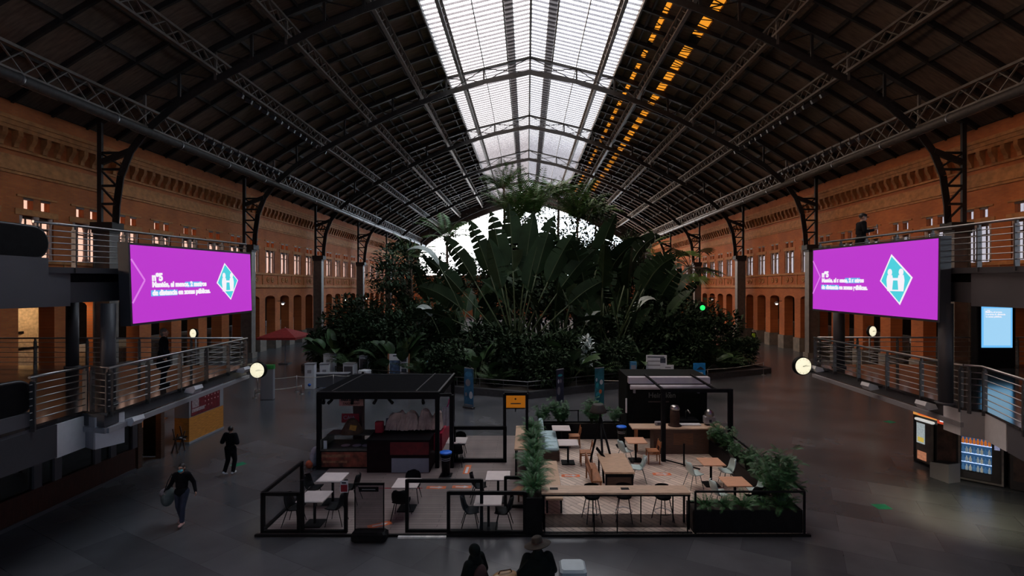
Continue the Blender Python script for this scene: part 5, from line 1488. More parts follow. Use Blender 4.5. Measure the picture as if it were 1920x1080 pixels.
# ---- chairs. local frame: the sitter faces -Y, backrest on +Y
def shell_chair(ms, ml, name):
    t = thing(name, 'x', 'chair', (0, 0, 0))
    b = B(); n = 9
    rows = [(-.22, .455, .20), (-.12, .44, .225), (.02, .43, .235), (.12, .44, .235)]
    grid = []
    for y, z, w in rows: grid.append([(w*(i/4-1), y + .015*abs(i/4-1)**2*-1, z + .03*abs(i/4-1)**2) for i in range(n)])
    def emit(g, th):
        vs = [Vector(p) for r in g for p in r]; m_ = len(g)
        fs = [(i*n+k, i*n+k+1, (i+1)*n+k+1, (i+1)*n+k) for i in range(m_-1) for k in range(n-1)]
        vs2 = [v - Vector(th) for v in vs]; N = len(vs)
        fs2 = [tuple(N+i for i in f[::-1]) for f in fs]
        edge = [k for k in range(n)] + [i*n+n-1 for i in range(1, m_)] + [(m_-1)*n+k for k in range(n-2, -1, -1)] + [i*n for i in range(m_-2, 0, -1)]
        fs3 = [(edge[i], N+edge[i], N+edge[(i+1) % len(edge)], edge[(i+1) % len(edge)]) for i in range(len(edge))]
        b_ = B(); b_.add(vs+vs2, fs+fs2+fs3, True); return b_
    emit(grid, (0, 0, .02)).build('seat', ms, t)
    back = []
    for y, z, w in [(.13, .45, .225), (.19, .52, .23), (.225, .62, .235), (.25, .74, .225), (.26, .82, .17), (.262, .84, .10)]:
        back.append([(w*(i/4-1), y - .09*abs(i/4-1)**2, z) for i in range(n)])
    emit(back, (0, -.02, 0)).build('backrest', ms, t)
    for sx in (-1, 1):
        for sy in (-1, 1):
            b = B(); b.tube([(sx*.16, sy*.12+.0, .43), (sx*.235, sy*.23+.02, 0)], [.014, .010], 6); b.build('leg', ml, t)
    return t
def wood_chair(name):
    t = thing(name, 'x', 'chair', (0, 0, 0))
    b = B(); b.rbox(-.21, .21, -.21, .21, .43, .47, .012); b.build('seat', M_rosewood, t)
    b = B(); b.rbox(-.21, .21, .17, .20, .62, .80, .01, Matrix.Rotation(R(-6), 4, 'X')); b.build('backrest', M_rosewood, t)
    for sx in (-1, 1):
        b = B(); b.bar((sx*.18, -.18, 0), (sx*.18, -.18, .43), .035); b.build('leg', M_rosewood, t)
        b = B(); b.bar((sx*.19, .22, 0), (sx*.19, .20, .43), .035); b.bar((sx*.19, .20, .43), (sx*.19, .27, .82), .035); b.build('leg', M_rosewood, t)
        b = B(); b.bar((sx*.18, -.18, .38), (sx*.19, .2, .38), .025, .04); b.build('side_rail', M_rosewood, t)
    return t
CP = {}
def chair(kind, x, y, face, label, group):
    """face: direction the sitter looks, degrees, 0 = +X, 90 = away from the viewer"""
    rz = R(face + 90)
    if kind not in CP:
        c = {'black': lambda: shell_chair(M_blackseat, M_black, 'shell_chair'), 'mint': lambda: shell_chair(M_mint, M_mintdark, 'mint_chair'), 'wood': lambda: wood_chair('wooden_chair')}[kind]()
        CP[kind] = c; c.location = (x, y, ZT); c.rotation_euler = (0, 0, rz)
    else: c = dup(CP[kind], (x, y, ZT), rz)
    return tag(c, label, 'chair', group)
BG, MG, WG = 'black shell chairs on the terrace', 'pale mint chairs on the terrace', 'wooden chairs on the terrace'
d = .56
x, y = TT['T2']; chair('black', x+d, y+.05, 180, 'black chair facing the corner table behind the tall glass screen', BG); chair('black', x-d+.02, y, 0, 'black chair squeezed into the corner against the low glass screen', BG)
x, y = TT['T1']; chair('black', x+d, y, 180, 'black chair at the end of the table nearest the café cash desk', BG); chair('black', x-d, y-.05, 0, 'black chair at the far corner table, nearest the open hall floor', BG)
x, y = TT['T3']; chair('black', x-.02, y-.55, 90, 'black chair seen from behind at the table before the white counter panel', BG); chair('black', x+.02, y+.55, -90, 'black chair facing the viewer across the table before the white counter panel', BG)
x, y = TT['T4']; chair('black', x-d-.02, y-.02, 8, 'black chair at the table before the oak side counter', BG)
chair('wood', x+.68, y-.35, 150, 'wooden chair with orange seat behind the low screen, beside the oak side counter', WG)
x, y = TT['T5']; chair('black', x-d+.08, y, 5, 'black chair behind the low glass screen, back towards the kiosk entrance', BG); chair('black', x+.40, y-.03, 180, 'black chair behind the low glass screen, back towards the planter', BG)
x, y = TT['T6']; chair('black', x+.02, y+.55, -90, 'black chair behind the table next to the blue lidded bin', BG); chair('black', x+.05, y-.5, 90, 'black chair in front of the table next to the blue lidded bin', BG)
x, y = TT['T7']; chair('wood', x+.52, y-.02, 180, 'wooden chair at the table by the far end of the sofa', WG)
x, y = TT['T8']; chair('wood', x+.62, y-.15, 180, 'wooden chair at the table by the near end of the sofa', WG)
x, y = TT['T9']; chair('mint', x-.45, y-.25, 20, 'mint chair at the beech table by the end of the beer counter', MG); chair('wood', x+.55, y-.25, 180, 'wooden chair with bright orange seat under the beer counter corner', WG)
x, y = TT['T10']; chair('mint', x-.62, y-.22, 10, 'mint chair with olive back seen from behind, before the beer kiosk', MG); chair('mint', x+.52, y-.02, 178, 'mint chair beside the black post of the beer kiosk frame', MG)
x, y = TT['T11']; chair('mint', x+.66, y+.05, 180, 'mint chair at the planter corner facing the fern covered table', MG); chair('mint', x-.50, y-.1, 5, 'mint chair glimpsed behind the ferns of the front planter', MG); chair('black', x+.42, y-.42, 100, 'black chair standing against the fern covered table', BG)
p = at(1197, 905, 0); chair('mint', p.x, p.y, 172, 'mint chair at the long oak table', MG)

# ---- oak side counter, bench, sofa, long table
def plank_counter(name, label, x0, x1, y0, y1, h, mt, cat='counter', panel=False, legs=True):
    t = thing(name, label, cat, ((x0+x1)/2, (y0+y1)/2, ZT))
    a, c = (x1-x0)/2, (y1-y0)/2
    b = B(); b.rbox(-a, a, -c, c, h-.06-ZT, h-ZT, .01); b.build('top', mt, t)
    if legs:
        for sx in (-1, 1):
            for sy in (-1, 1):
                b = B(); b.bar((sx*(a-.05), sy*(c-.05), 0), (sx*(a-.05), sy*(c-.05), h-.06-ZT), .05); b.build('leg', M_black, t)
        for sx in (-1, 1):
            b = B(); b.bar((sx*(a-.05), -c+.05, .14), (sx*(a-.05), c-.05, .14), .03); b.build('stretcher', M_black, t)
    return t
plank_counter('side_counter', 'oak topped high counter beside the hanging ferns', -.42, .05, 16.55, 19.35, 1.05, M_oak)
plank_counter('oak_bench', 'long low oak bench beside the planter', .52, 1.02, 14.0, 17.05, .48, M_oak, 'bench')
p0 = (.5, 18.15)
t = thing('sofa', 'blue cushioned bench sofa with brown wooden base by the planter', 'sofa', (.78, 19.35, ZT))
b = B(); b.rbox(-.27, .42, -1.15, 1.2, 0, .36, .01); b.build('base', M_dwood, t)
for i in range(3):
    b = B(); b.rbox(-.12, .40, -1.13+i*.78, -.37+i*.78, .36, .48, .04); b.build('seat_cushion', M_cushion, t)
b = B(); b.rbox(-.30, -.13, -1.15, 1.2, .30, 1.0, .05); b.build('backrest', M_cushion, t)
t = thing('long_table', 'long oak communal table with dark frame under the tripod lamp', 'table', (2.82, 15.97, ZT))
b = B(); b.rbox(-.46, .46, -.87, .87, .70, .76, .01); b.build('tabletop', M_oak, t)
for sx in (-1, 1):
    for sy in (-1, 1):
        b = B(); b.bar((sx*.40, sy*.78, 0), (sx*.40, sy*.78, .70), .05); b.build('leg', M_black, t)
b = B(); b.box(-.42, .42, -.80, -.77, .58, .70); b.box(-.42, .42, .77, .80, .58, .70); b.build('apron', M_black, t)
b = B(); b.box(-.38, .38, -.76, -.73, .12, .58); b.build('modesty_panel', M_dwood, t)
t = thing('wooden_bench', 'warm brown wooden bench along the long oak table', 'bench', (2.12, 15.9, ZT))
b = B(); b.rbox(-.17, .17, -.8, .8, .44, .49, .01); b.build('seat', M_rosewood, t)
for sy in (-1, 1):
    for sx in (-1, 1):
        b = B(); b.bar((sx*.13, sy*.74, 0), (sx*.13, sy*.74, .44), .05); b.build('leg', M_rosewood, t)
b = B(); b.bar((-.15, -.76, .49), (-.15, -.76, .86), .05); b.bar((-.15, .76, .49), (-.15, .76, .86), .05); b.rbox(-.175, -.125, -.8, .8, .68, .86, .01); b.build('backrest', M_rosewood, t)
# tripod lamp
p = at(1155, 893, 0)
t = thing('tripod_lamp', 'tall black tripod floor lamp with a dark shade over the long table', 'lamp', (2.55, 17.35, ZT))
b = B()
top = Vector((.0, -.1, 1.85))
for q in ((-.32, .45, 0), (.42, -.9, 0), (-.05, -1.15, 0)): 
    b = B(); b.tube([top, q], [.042, .034], 8); b.build('leg', M_black, t)
b = B(); b.tube([top, top + Vector((-.05, .05, .35))], .03, 8); b.build('stem', M_black, t)
b = B(); b.lathe([(.30, 0), (.28, .06), (.20, .26), (.18, .28)], (-.06, .08, 2.0), 18); b.build('lamp_shade', mat('black_brown_shade', (.03, .024, .02), .7), t)
b = B(); b.bar((-.2, -.55, .95), (.12, -1.0, .62), .04, .09); b.build('arm', M_black, t)

# ---- high bar at the front with stools
t = thing('bar_counter', 'long oak topped high bar along the front of the terrace', 'counter', (2.34, 13.3, ZT))
b = B(); b.rbox(-1.96, 1.96, -.25, .25, .92, .98, .012); b.build('top', M_oakx, t)
b = B(); b.box(-1.95, 1.95, -.24, .24, .88, .92); b.build('frame', M_black, t)
for x in (-1.9, 1.92):
    for y in (-.2, .2):
        b = B(); b.bar((x, y, 0), (x, y, .9), .05); b.build('leg', M_black, t)
for x in (-.55, .75, 1.62):
    b = B(); b.bar((x, .2, 0), (x, .2, .9), .03); b.build('leg', M_black, t)
for x in (-1.62, .28):
    b = B(); b.rbox(x-.11, x+.11, -.06, .08, .98, .988, .004); b.build('socket_plate', M_black, t)
b = B(); b.box(-1.95, 1.95, -.42, -.36, -.04, .02); b.build('floor_rail', M_black, t)
t = thing('screen_panel', 'smoked low panel across the front of the high bar', 'screen', (2.34, 12.86, ZT))
b = B(); b.rbox(-1.92, 1.86, 0, .02, .16, .50, .008); b.build('pane', M_dglass, t)
for x in (-1.88, -.6, .0, 1.82):
    b = B(); b.bar((x, .03, 0), (x, .03, .5), .03); b.build('bracket', M_black, t)
def stool():
    t = thing('bar_stool', 'x', 'stool', (0, 0, 0))
    b = B(); b.lathe([(.02, .60), (.20, .62), (.22, .66), (.19, .69), (.01, .69)], n=16); b.build('seat', M_blackseat, t)
    b = B()
    vs, fs = [], []
    for i in range(11):
        a = PI*(.10 + .80*i/10)
        for z, r_ in ((.66, .205), (.80, .235), (.93, .225)):
            vs.append((r_*math.cos(a), r_*math.sin(a), z))
    for i in range(10):
        for k in range(2): fs.append((i*3+k, (i+1)*3+k, (i+1)*3+k+1, i*3+k+1))
    b.add(vs, fs, True); b.build('backrest', M_blackseat, t)
    for sx in (-1, 1):
        for sy in (-1, 1):
            b = B(); b.tube([(sx*.12, sy*.12, .62), (sx*.22, sy*.22, 0)], .013, 6); b.build('leg', M_black, t)
    b = B(); b.tube([(.225*math.cos(2*PI*i/20), .225*math.sin(2*PI*i/20), .24) for i in range(21)], .012, 6, False); b.build('footring', M_steel, t)
    return t
st0 = None
for x, y, rz, lab in ((1.78, 13.62, .2, 'black bar stool tucked under the high bar, nearest the fern planter'), (2.66, 13.66, -.15, 'black bar stool under the middle of the high bar'), (3.72, 13.6, .3, 'black bar stool under the high bar nearest the black front planter')):
    o = stool() if st0 is None else dup(st0, (0, 0, 0)); 
    if st0 is None: st0 = o
    o.location = (x, y, ZT); o.rotation_euler = (0, 0, rz); tag(o, lab, 'stool', 'bar stools under the high bar')

# ---- glass screens with black frames
def glass_screen(label, p, q, h, z0=0.0, mids=(), top=True, sill=.12, fr=.07):
    p = Vector((p[0], p[1], 0)); q = Vector((q[0], q[1], 0))
    t = thing('glass_screen', label, 'screen', p, 0, 'black framed glass screens of the terrace')
    d = q - p
    for f in (0, 1) + tuple(mids):
        c = d*f; b = B(); b.bar(c, c + Vector((0, 0, h)), fr*1.2, fr, up=d.normalized() if False else (0, 1, 0)); b.build('post', M_black, t)
    if top: b = B(); b.bar(Vector((0, 0, h-fr/2)), d + Vector((0, 0, h-fr/2)), fr, fr*1.25); b.build('top_rail', M_black, t)
    b = B(); b.bar(Vector((0, 0, sill/2)), d + Vector((0, 0, sill/2)), fr, sill); b.build('bottom_rail', M_black, t)
    b = B(); b.bar(Vector((0, 0, h/2)), d + Vector((0, 0, h/2)), .012, h-.05); b.build('pane', M_glass, t)
    return t
glass_screen('low glass screen at the front corner nearest the masked woman', (-6.86, 12.92), (-5.92, 12.92), 1.09)
glass_screen('low glass screen running back from the front corner', (-6.88, 12.98), (-6.90, 15.25), 1.09)
glass_screen('tall glass screen carrying a small menu notice', (-5.83, 12.92), (-4.70, 12.92), 1.42, top=False)
glass_screen('tall glass screen behind the white step edge', (-3.12, 12.95), (-1.18, 12.95), 1.42)
glass_screen('low glass screen in front of the taller one beside the planter', (-2.03, 12.88), (-.06, 12.88), 1.13)
glass_screen('low glass screen inside the terrace beside the fern planter', (-.62, 14.4), (0.0, 14.4), .95)
glass_screen('glass screen at the back of the terrace beside the café kiosk', (-2.66, 18.15), (-.80, 18.15), 1.35, sill=.18, fr=.10)
t = thing('menu_notice', 'small white and red menu notice on the post of the tall glass screen', 'notice', (-4.72, 12.86, 1.12))
b = B(); b.box(-.10, .10, -.012, 0, 0, .30); cd = b.build('card', M_paper, t)
b = B(); b.box(-.085, .085, -.016, -.012, .02, .20); b.build('red_print', M_red, cd)
b = B(); b.box(-.06, .05, -.016, -.012, .23, .27); b.build('dark_print', M_ink, cd)
t = thing('entrance_screen', 'free standing clear panel on a black base at the terrace entrance', 'screen', (-4.0, 12.62, 0))
b = B(); b.rbox(-.42, .46, -.18, .16, 0, .26, .05); b.build('base', M_black, t)
b = B(); b.box(-.37, -.35, -.02, .02, .2, 1.46); b.box(.36, .38, -.02, .02, .2, 1.46); b.box(-.37, .38, -.015, .015, 1.40, 1.46); b.build('frame', M_black, t)
b = B(); b.box(-.35, .36, -.006, .006, .2, 1.44); b.build('pane', mat_glass('grey_tint_glass', (.55, .52, .53), .06), t)
b = B(); b.box(-.26, .24, -.014, -.008, 1.24, 1.36); ss = b.build('sign_strip', M_black, t)
b = B(); b.box(-.18, .16, -.018, -.014, 1.29, 1.305); b.build('sign_lettering', M_lgrey, ss)
# entrance portal with orange display
t = thing('entrance_portal', 'black portal frame with an orange notice at the back of the terrace', 'portal', (-.42, 18.3, ZT))
b = B(); b.bar((-.40, 0, 0), (-.40, 0, 2.46), .11, .11); b.build('post', M_black, t)
b = B(); b.bar((.42, 0, 0), (.42, 0, 2.46), .10, .10); b.build('post', M_black, t)
b = B(); b.bar((-.40, 0, 2.46), (.42, 0, 2.46), .11, .11); b.build('lintel', M_black, t)
b = B(); b.box(-.34, .36, -.05, .0, 1.96, 2.40); nt_ = b.build('notice', mat('lit_orange_notice', (.12, .05, .005), .5, var=.05, emit=(.62, .19, .005), estr=.36), t)
b = B(); b.box(-.18, .20, -.054, -.050, 2.09, 2.13); b.build('caption', M_ink, nt_)
b = B(); b.lathe([(.035, 0), (.001, .004)], n=10, M=Matrix.Translation((0.0, -.051, 2.28)) @ Matrix.Rotation(PI/2, 4, 'X')); b.build('symbol', M_ink, nt_)
b = B(); b.box(-.34, .36, -.06, .02, 1.92, 1.96); b.bar((0, 0, 1.92), (0, 0, 1.80), .04); b.build('notice_frame', M_black, t)

# ---- planters with ferns
def bushy(seed, n, H):
    rnd.seed(seed); bl, st = B(), B()
    for i in range(n):
        a = rnd.uniform(0, 2*PI); tip = Vector((math.cos(a)*H*rnd.uniform(.15, .5), math.sin(a)*H*rnd.uniform(.1, .3), H*rnd.uniform(.45, 1.0)))
        st.tube([(0, 0, 0), tip*.5 + Vector((0, 0, .08*H)), tip], [.009, .007, .004], 5)
        for f in (.55, .72, .86, 1.0):
            q = tip*f
            for k_ in range(3): frond(bl, st, q, rnd.uniform(0, 2*PI), R(rnd.uniform(-10, 60)), H*.20*rnd.uniform(.7, 1.2), rnd.uniform(.3, 1.0), H*.085, 10, .003)
    return bl, st
def fern(seed, n, L, upness=(35, 80)):
    rnd.seed(seed); bl, st = B(), B()
    for i in range(n):
        a = rnd.uniform(0, 2*PI)
        frond(bl, st, (math.cos(a)*.03, math.sin(a)*.03, 0), a, R(rnd.uniform(*upness)), L*rnd.uniform(.6, 1.1), rnd.uniform(1.0, 2.2), L*.19, 22, .006)
    return bl, st
FERN = {}
def put_fern(kind, seed, n, L, x, y, z, rz, label, group, sc=1.0):
    if kind not in FERN:
        bl, st = bushy(seed, n, L) if kind == 'side' else fern(seed, n, L); t = plant('potted_fern', label, 'plant', (x, y, z), group); finish(t, bl, st, M_fern, M_stalk); t.rotation_euler = (0, 0, rz); t.scale = (sc,)*3; FERN[kind] = t
        return t
    return dup(FERN[kind], (x, y, z), rz, label, group, sc)
def planter(label, x0, x1, y0, y1, h, m_=None):
    t = thing('planter_box', label, 'planter', ((x0+x1)/2, (y0+y1)/2, 0))
    a, c = (x1-x0)/2, (y1-y0)/2; w = .03
    b = B(); b.box(-a, a, -c, -c+w, 0, h); b.box(-a, a, c-w, c, 0, h); b.box(-a, -a+w, -c+w, c-w, 0, h); b.box(a-w, a, -c+w, c-w, 0, h); b.build('box', m_ or M_black, t)
    b = B(); b.box(-a+w, a-w, -c+w, c-w, h-.12, h-.06); b.build('soil', M_soil, t)
    return t
planter('narrow black planter dividing the terrace, full of hanging ferns', .02, .40, 12.9, 19.6, .95)
for i in range(13):
    y = 13.45 + i*.48
    put_fern('hang', 91, 20, .62, .20, y, .88, i*1.3, 'hanging fern in the dividing planter, %s from the front' % ORD[i], 'ferns of the dividing planter', 1.0 + .25*(i % 3 == 0))
planter('large black planter at the front corner of the terrace', 4.32, 7.15, 12.9, 13.5, .64)
for i, (x, sc) in enumerate(((4.75, 1.0), (5.25, .85), (5.75, 1.1), (6.3, .8), (6.75, 1.2))):
    put_fern('hang', 91, 20, .62, x, 13.2, .56, i*2.1, 'fern in the large black front planter, %s from the high bar' % ORD[i], 'ferns of the front planter', sc*.9)
planter('black planter along the open side of the terrace', 6.95, 7.25, 13.6, 19.4, .62)
for i in range(7):
    put_fern('side', 97, 34, 1.0, 7.08 - .35*(i == 0), 13.4 + i*.88, .54, i*1.7, 'bushy fern in the planter along the open side, %s from the corner' % ORD[i], 'ferns along the open side', (1.45, 1.0, .6, .75, .6, .9, .8)[i])
planter('black planter along the back of the terrace', .5, 4.0, 20.9, 21.3, .70)
for i, x in enumerate((.65, 1.35, 1.55, 2.75, 2.95, 3.7)):
    put_fern('side', 97, 22, 1.0, x, 21.1, .62, i*2.3, 'fern in the back planter, %s from the sofa' % ORD[i], 'ferns of the back planter', (.8, 1.0, .8, 1.05, .8, .7)[i])
def rail_frame(label, pts, h):
    t = thing('terrace_rail', label, 'railing', (pts[0][0], pts[0][1], 0), 0, 'black terrace rails')
    o = Vector((pts[0][0], pts[0][1], 0)); P = [Vector((x, y, 0))-o for x, y in pts]
    for p in P: b = B(); b.bar(p, p+Vector((0, 0, h)), .045); b.build('post', M_black, t)
    for p, q in zip(P, P[1:]):
        b = B(); b.bar(p+Vector((0, 0, h)), q+Vector((0, 0, h)), .05, .04); b.build('top_rail', M_black, t)
rail_frame('black rail over the large front planter', [(4.36, 12.88), (7.18, 12.88)], 1.13)
rail_frame('black rail along the open side of the terrace', [(7.22, 12.95), (7.28, 15.6), (7.32, 18.0)], 1.12)
rail_frame('black rail over the back planter', [(.5, 21.35), (2.2, 21.35), (4.0, 21.35)], 1.15)
t = thing('divider_end', 'black end panel closing the dividing planter at the front', 'panel', (.18, 12.86, 0))
b = B(); b.rbox(-.22, .22, -.03, .03, 0, .98, .01); b.build('panel', M_black, t)

# ---- blue lidded bins
def lid_bin(label, x, y):
    t = thing('recycling_bin', label, 'bin', (x, y, ZT))
    b = B(); b.lathe([(.13, .03), (.14, .10), (.15, .62), (.19, .72), (.20, .80)], n=18); b.build('body', M_black, t)
    b = B(); b.lathe([(.205, .78), (.205, .82), (.19, .83), (.001, .832)], n=18); b.build('lid', M_blue, t)
    b = B(); b.lathe([(.157, .62), (.160, .635)], n=18); b.lathe([(.150, .56), (.153, .572)], n=18); b.build('white_band', M_white, t)
    b = B(); b.rbox(-.2, .2, -.2, .2, 0, .05, .01); b.build('base', M_black, t)
    b = B(); b.bar((-.2, -.21, .03), (.2, -.21, .03), .025); b.build('base_edge', M_steel, t)
p = at(836, 893, ZT); lid_bin('black round bin with bright blue lid beside the café kiosk', p.x, p.y)
lid_bin('black round bin with bright blue lid at the end of the beer counter', 3.78, 19.9)

# ================================================================== café kiosk
t = thing('cafe_pavilion', 'black steel frame and flat roof of the café kiosk', 'kiosk', (-5.3, 19.4, 0))
X0, X1, YF, YK, HK = -7.35+5.3, -3.17+5.3, 17.6-19.4, 21.3-19.4, 2.72
for x, y in ((X0, YF), (X1, YF), (X0, YK), (X1, YK), (-2.66+5.3, YF)):
    b = B(); b.bar((x, y, 0), (x, y, HK-.1), .14); b.build('post', M_black, t)
b = B()
for y in (YF, YK): b.bar((X0-.07, y, HK-.13), (X1+.07, y, HK-.13), .12, .22)
for x in (X0, X1): b.bar((x, YF, HK-.13), (x, YK, HK-.13), .12, .22)
b.bar((X1, YF, HK-.1), (-2.66+5.3, YF, HK-.1), .10, .10)
b.build('beam', M_black, t)
b = B(); b.box(X0-.05, X1+.05, YF-.05, YK+.05, HK-.02, HK+.01); b.build('roof_panel', mat('matt_black_roofing', (.007, .007, .008), .9, spec=.03), t)
b = B()
for x in (X0+.45, X1-.75): b.bar((x, YF, HK+.03), (x, YK, HK+.03), .04, .03)
b.bar((X1+.06, YF-.05, HK+.03), (X1+.06, YK, HK+.03), .07, .03); b.bar((X0-.05, YF-.06, HK+.02), (X1+.06, YF-.06, HK+.02), .03, .03); b.bar((X0, YK-.3, HK+.03), (X1, YK-.3, HK+.03), .03, .03)
b.build('roof_rail', M_dsteel, t)
def spot(label, x, y, z, a):
    t = thing('track_spotlight', label, 'lamp', (x, y, z), a, 'spotlights under the café kiosk roof')
    b = B(); b.bar((0, 0, .0), (0, 0, .10), .03); b.build('bracket', M_black, t)
    b = B(); b.tube([(0, .09, .02), (0, -.10, -.08)], [.045, .06], 12); b.build('lamp_head', M_black, t)
for i, px in enumerate((606, 619, 660, 703, 732, 793)):
    p = atY(px, 742, 17.75); spot('black spotlight under the café kiosk roof beam, %s from its outer post' % ORD[i], p.x, 17.78, HK-.34, (.4, -.5, .2, -.2, 1.0, .3)[i])
t = thing('food_display', 'glass food display counter with a red food picture front', 'counter', (-6.32, 18.1, ZT))
b = B(); b.box(-.95, .8, -.6, .6, 0, .62); b.build('body', M_black, t)
b = B(); b.box(-.90, .75, -.615, -.6, .06, .58); b.build('food_picture', mat('red_brown_food_print', (.20, .045, .025), .5, var=.9, scale=3.2), t)
b = B(); b.box(-.90, .1, -.62, -.615, .40, .50); b.box(-.85, .0, -.62, -.615, .20, .28); b.build('food_print', mat('tan_food_print', (.28, .13, .07), .5, var=.6, scale=6), t)
b = B(); b.box(-.95, .8, -.6, .6, .62, .66); b.box(-.95, .8, -.05, .6, 1.0, 1.03); b.box(-.95, -.92, -.6, .6, .62, 1.0); b.build('frame', mat('dull_bronze', (.10, .10, .085), .4), t)
b = B(); b.add([(-.95, -.58, .66), (.8, -.58, .66), (.8, -.05, 1.02), (-.95, -.05, 1.02)], [(0, 1, 2, 3)]); b.build('pane', M_glass, t)
for i, x in enumerate((-.2, .2, .55)):
    q = thing('food_tray', 'small white tray inside the glass food display, %s from the outer post' % ORD[i], 'tray', (-6.32+x, 17.9, ZT+.66), 0, 'trays in the food display')
    b = B(); b.lathe([(.10, 0), (.15, .03), (.16, .035)], n=14); b.build('dish', M_white, q)
q = thing('price_card', 'pale price card leaning in the corner of the food display', 'card', (-7.14, 17.62, ZT+.66))
b = B(); b.box(-.06, .06, -.01, .01, 0, .28); b.build('card', M_paper, q)
q = thing('bread_basket', 'brown cone shaped basket standing in the food display', 'basket', (-6.45, 18.35, ZT+1.03))
b = B(); b.lathe([(.42, 0), (.34, .16), (.20, .42), (.10, .5)], n=14); b.build('basket', mat('brown_wicker', (.11, .06, .035), .8, var=.4, scale=9), q)
b = B(); b.box(-.03, .20, -.32, -.25, .18, .36, Matrix.Rotation(R(12), 4, 'Y')); b.build('yellow_card', mat('yellow_card', (.5, .25, .04), .6), q)
t = thing('service_counter', 'dark red café service counter with a white lower panel', 'counter', (-4.35, 17.55, ZT))
b = B(); b.box(-1.15, 1.0, -.45, 1.25, 0, 1.1); b.build('body', mat('dark_counter', (.014, .006, .007), .6, spec=.1), t)
b = B(); b.box(-.35, .98, -.465, -.45, .62, 1.05); b.build('red_front', mat('deep_red_laminate', (.13, .006, .010), .5), t)
b = B(); b.box(-.30, .98, -.47, -.45, .02, .50); b.build('white_panel', mat('blue_grey_white_panel', (.25, .25, .30), .5, var=.05), t)
b = B(); b.box(-1.18, 1.02, -.5, 1.28, 1.1, 1.14); b.build('top', M_black, t)
b = B(); b.box(1.0, 1.3, .35, 2.0, .5, 1.12); b.build('red_side', mat('crimson_laminate', (.42, .012, .045), .5), t)
t = thing('cash_register', 'dark cash register screen on the café counter', 'register', (-4.95, 18.2, ZT+1.14))
b = B(); b.rbox(-.22, .22, -.03, .05, .12, .44, .02, Matrix.Rotation(R(-12), 4, 'X')); b.build('screen', mat('dark_blue_screen', (.02, .025, .05), .3), t)
b = B(); b.rbox(-.2, .2, -.15, .15, 0, .1, .02); b.bar((0, 0, .1), (0, 0, .2), .08); b.build('base', M_black, t)
t = thing('red_box', 'red box on the counter beside the food display', 'box', (-5.32, 17.95, ZT+1.14))
b = B(); b.rbox(-.14, .14, -.1, .1, 0, .4, .02); b.build('body', M_red, t)
# cloth over the machines
def draped(label, x, y, z, w, d_, h, seed):
    t = thing('draped_cloth', label, 'cloth', (x, y, z), 0, 'cloths over the coffee machines')
    rn = random.Random(seed); b = B(); n, m_ = 24, 10
    vs = []
    for j in range(m_+1):
        for i in range(n+1):
            u = i/n*2-1; v = j/m_*2-1
            ex = max(abs(u)-.80, 0)/.20; ey = max(abs(v)-.40, 0)/.60
            drop = max(ex, ey)
            top = h + .07*math.sin(u*3.4+seed) + .03*math.sin(u*9+v*4+seed) - .16*math.exp(-((u-.15)/.16)**2)
            zz_ = top*(1-drop) + .0*drop + rn.uniform(0, .05)*drop
            xx = u*w/2*(.85 if drop == 0 else .92) + .02*math.sin(j*1.7+i)
            yy = v*d_/2*(.8 if drop == 0 else .95) + rn.uniform(-.03, .03)*drop
            vs.append((xx, yy, zz_))
    fs = [(j*(n+1)+i, j*(n+1)+i+1, (j+1)*(n+1)+i+1, (j+1)*(n+1)+i) for j in range(m_) for i in range(n)]
    b.add(vs, fs, False); b.build('cloth', mat('cream_pink_cloth', (.46, .34, .29), .85, var=.25, scale=3, bump=.3), t)
def machine(label, x, y, z, w, d_, h):
    t = thing('coffee_maker', label, 'machine', (x, y, z), 0, 'covered coffee machines')
    b = B(); b.rbox(-w/2, w/2, -d_/2, d_/2, 0, h, .04); b.build('body', M_dwood, t)
draped('crumpled cream cloth draped over the machine next to the cash register', -4.55, 18.35, ZT+1.18, 1.35, .75, .60, 1)
draped('crumpled cream cloth draped over the machine nearest the kiosk side post', -3.55, 18.4, ZT+1.18, .95, .75, .62, 4)
machine('machine hidden under the crumpled cloth next to the cash register', -4.55, 18.35, ZT+1.14, .9, .35, .34)
machine('machine hidden under the crumpled cloth nearest the kiosk side post', -3.55, 18.4, ZT+1.14, .55, .35, .36)
t = thing('sign_column', 'dark square column carrying the café kiosk signs', 'column', (-6.55, 19.4, 0))
b = B(); b.box(-.17, .17, -.17, .17, 0, 2.55); b.build('column', mat('dark_brown_column', (.05, .022, .018), .6), t)
t = thing('takeaway_sign', 'pink takeaway sign with dark lettering on the café kiosk column', 'sign', (-6.73, 19.18, 1.86))
b = B(); b.box(-.50, .42, -.02, .02, 0, .34); sp = b.build('panel', mat('dull_pink_sign', (.70, .36, .29), .6), t)
text('lettering', 'PARA LLEVAR', .115, M_ink, sp, frame_M((-.43, -.024, .19), (1, 0, 0), (0, 0, 1)), bold=.006)
text('lettering', 'TAKE AWAY', .115, mat('faded_red_print', (.20, .05, .04), .6), sp, frame_M((-.36, -.024, .05), (1, 0, 0), (0, 0, 1)), bold=.004)
b = B(); b.bar((.3, .02, .1), (.3, .06, .1), .05); b.build('bracket', M_black, t)
t = thing('cash_desk_sign', 'dark red CAJA sign on the café kiosk column', 'sign', (-6.77, 19.17, 1.22))
b = B(); b.box(-.36, .30, -.02, .02, 0, .34); sp = b.build('panel', M_red, t)
text('lettering', 'CAJA', .20, M_lgrey, sp, frame_M((-.30, -.024, .13), (1, 0, 0), (0, 0, 1)), bold=.002)
b = B(); b.bar((.2, .02, .1), (.2, .06, .1), .05); b.build('bracket', M_black, t)
t = thing('apron', 'pale apron hanging from a pink hook at the café kiosk side', 'apron', (-2.98, 18.6, ZT+1.2))
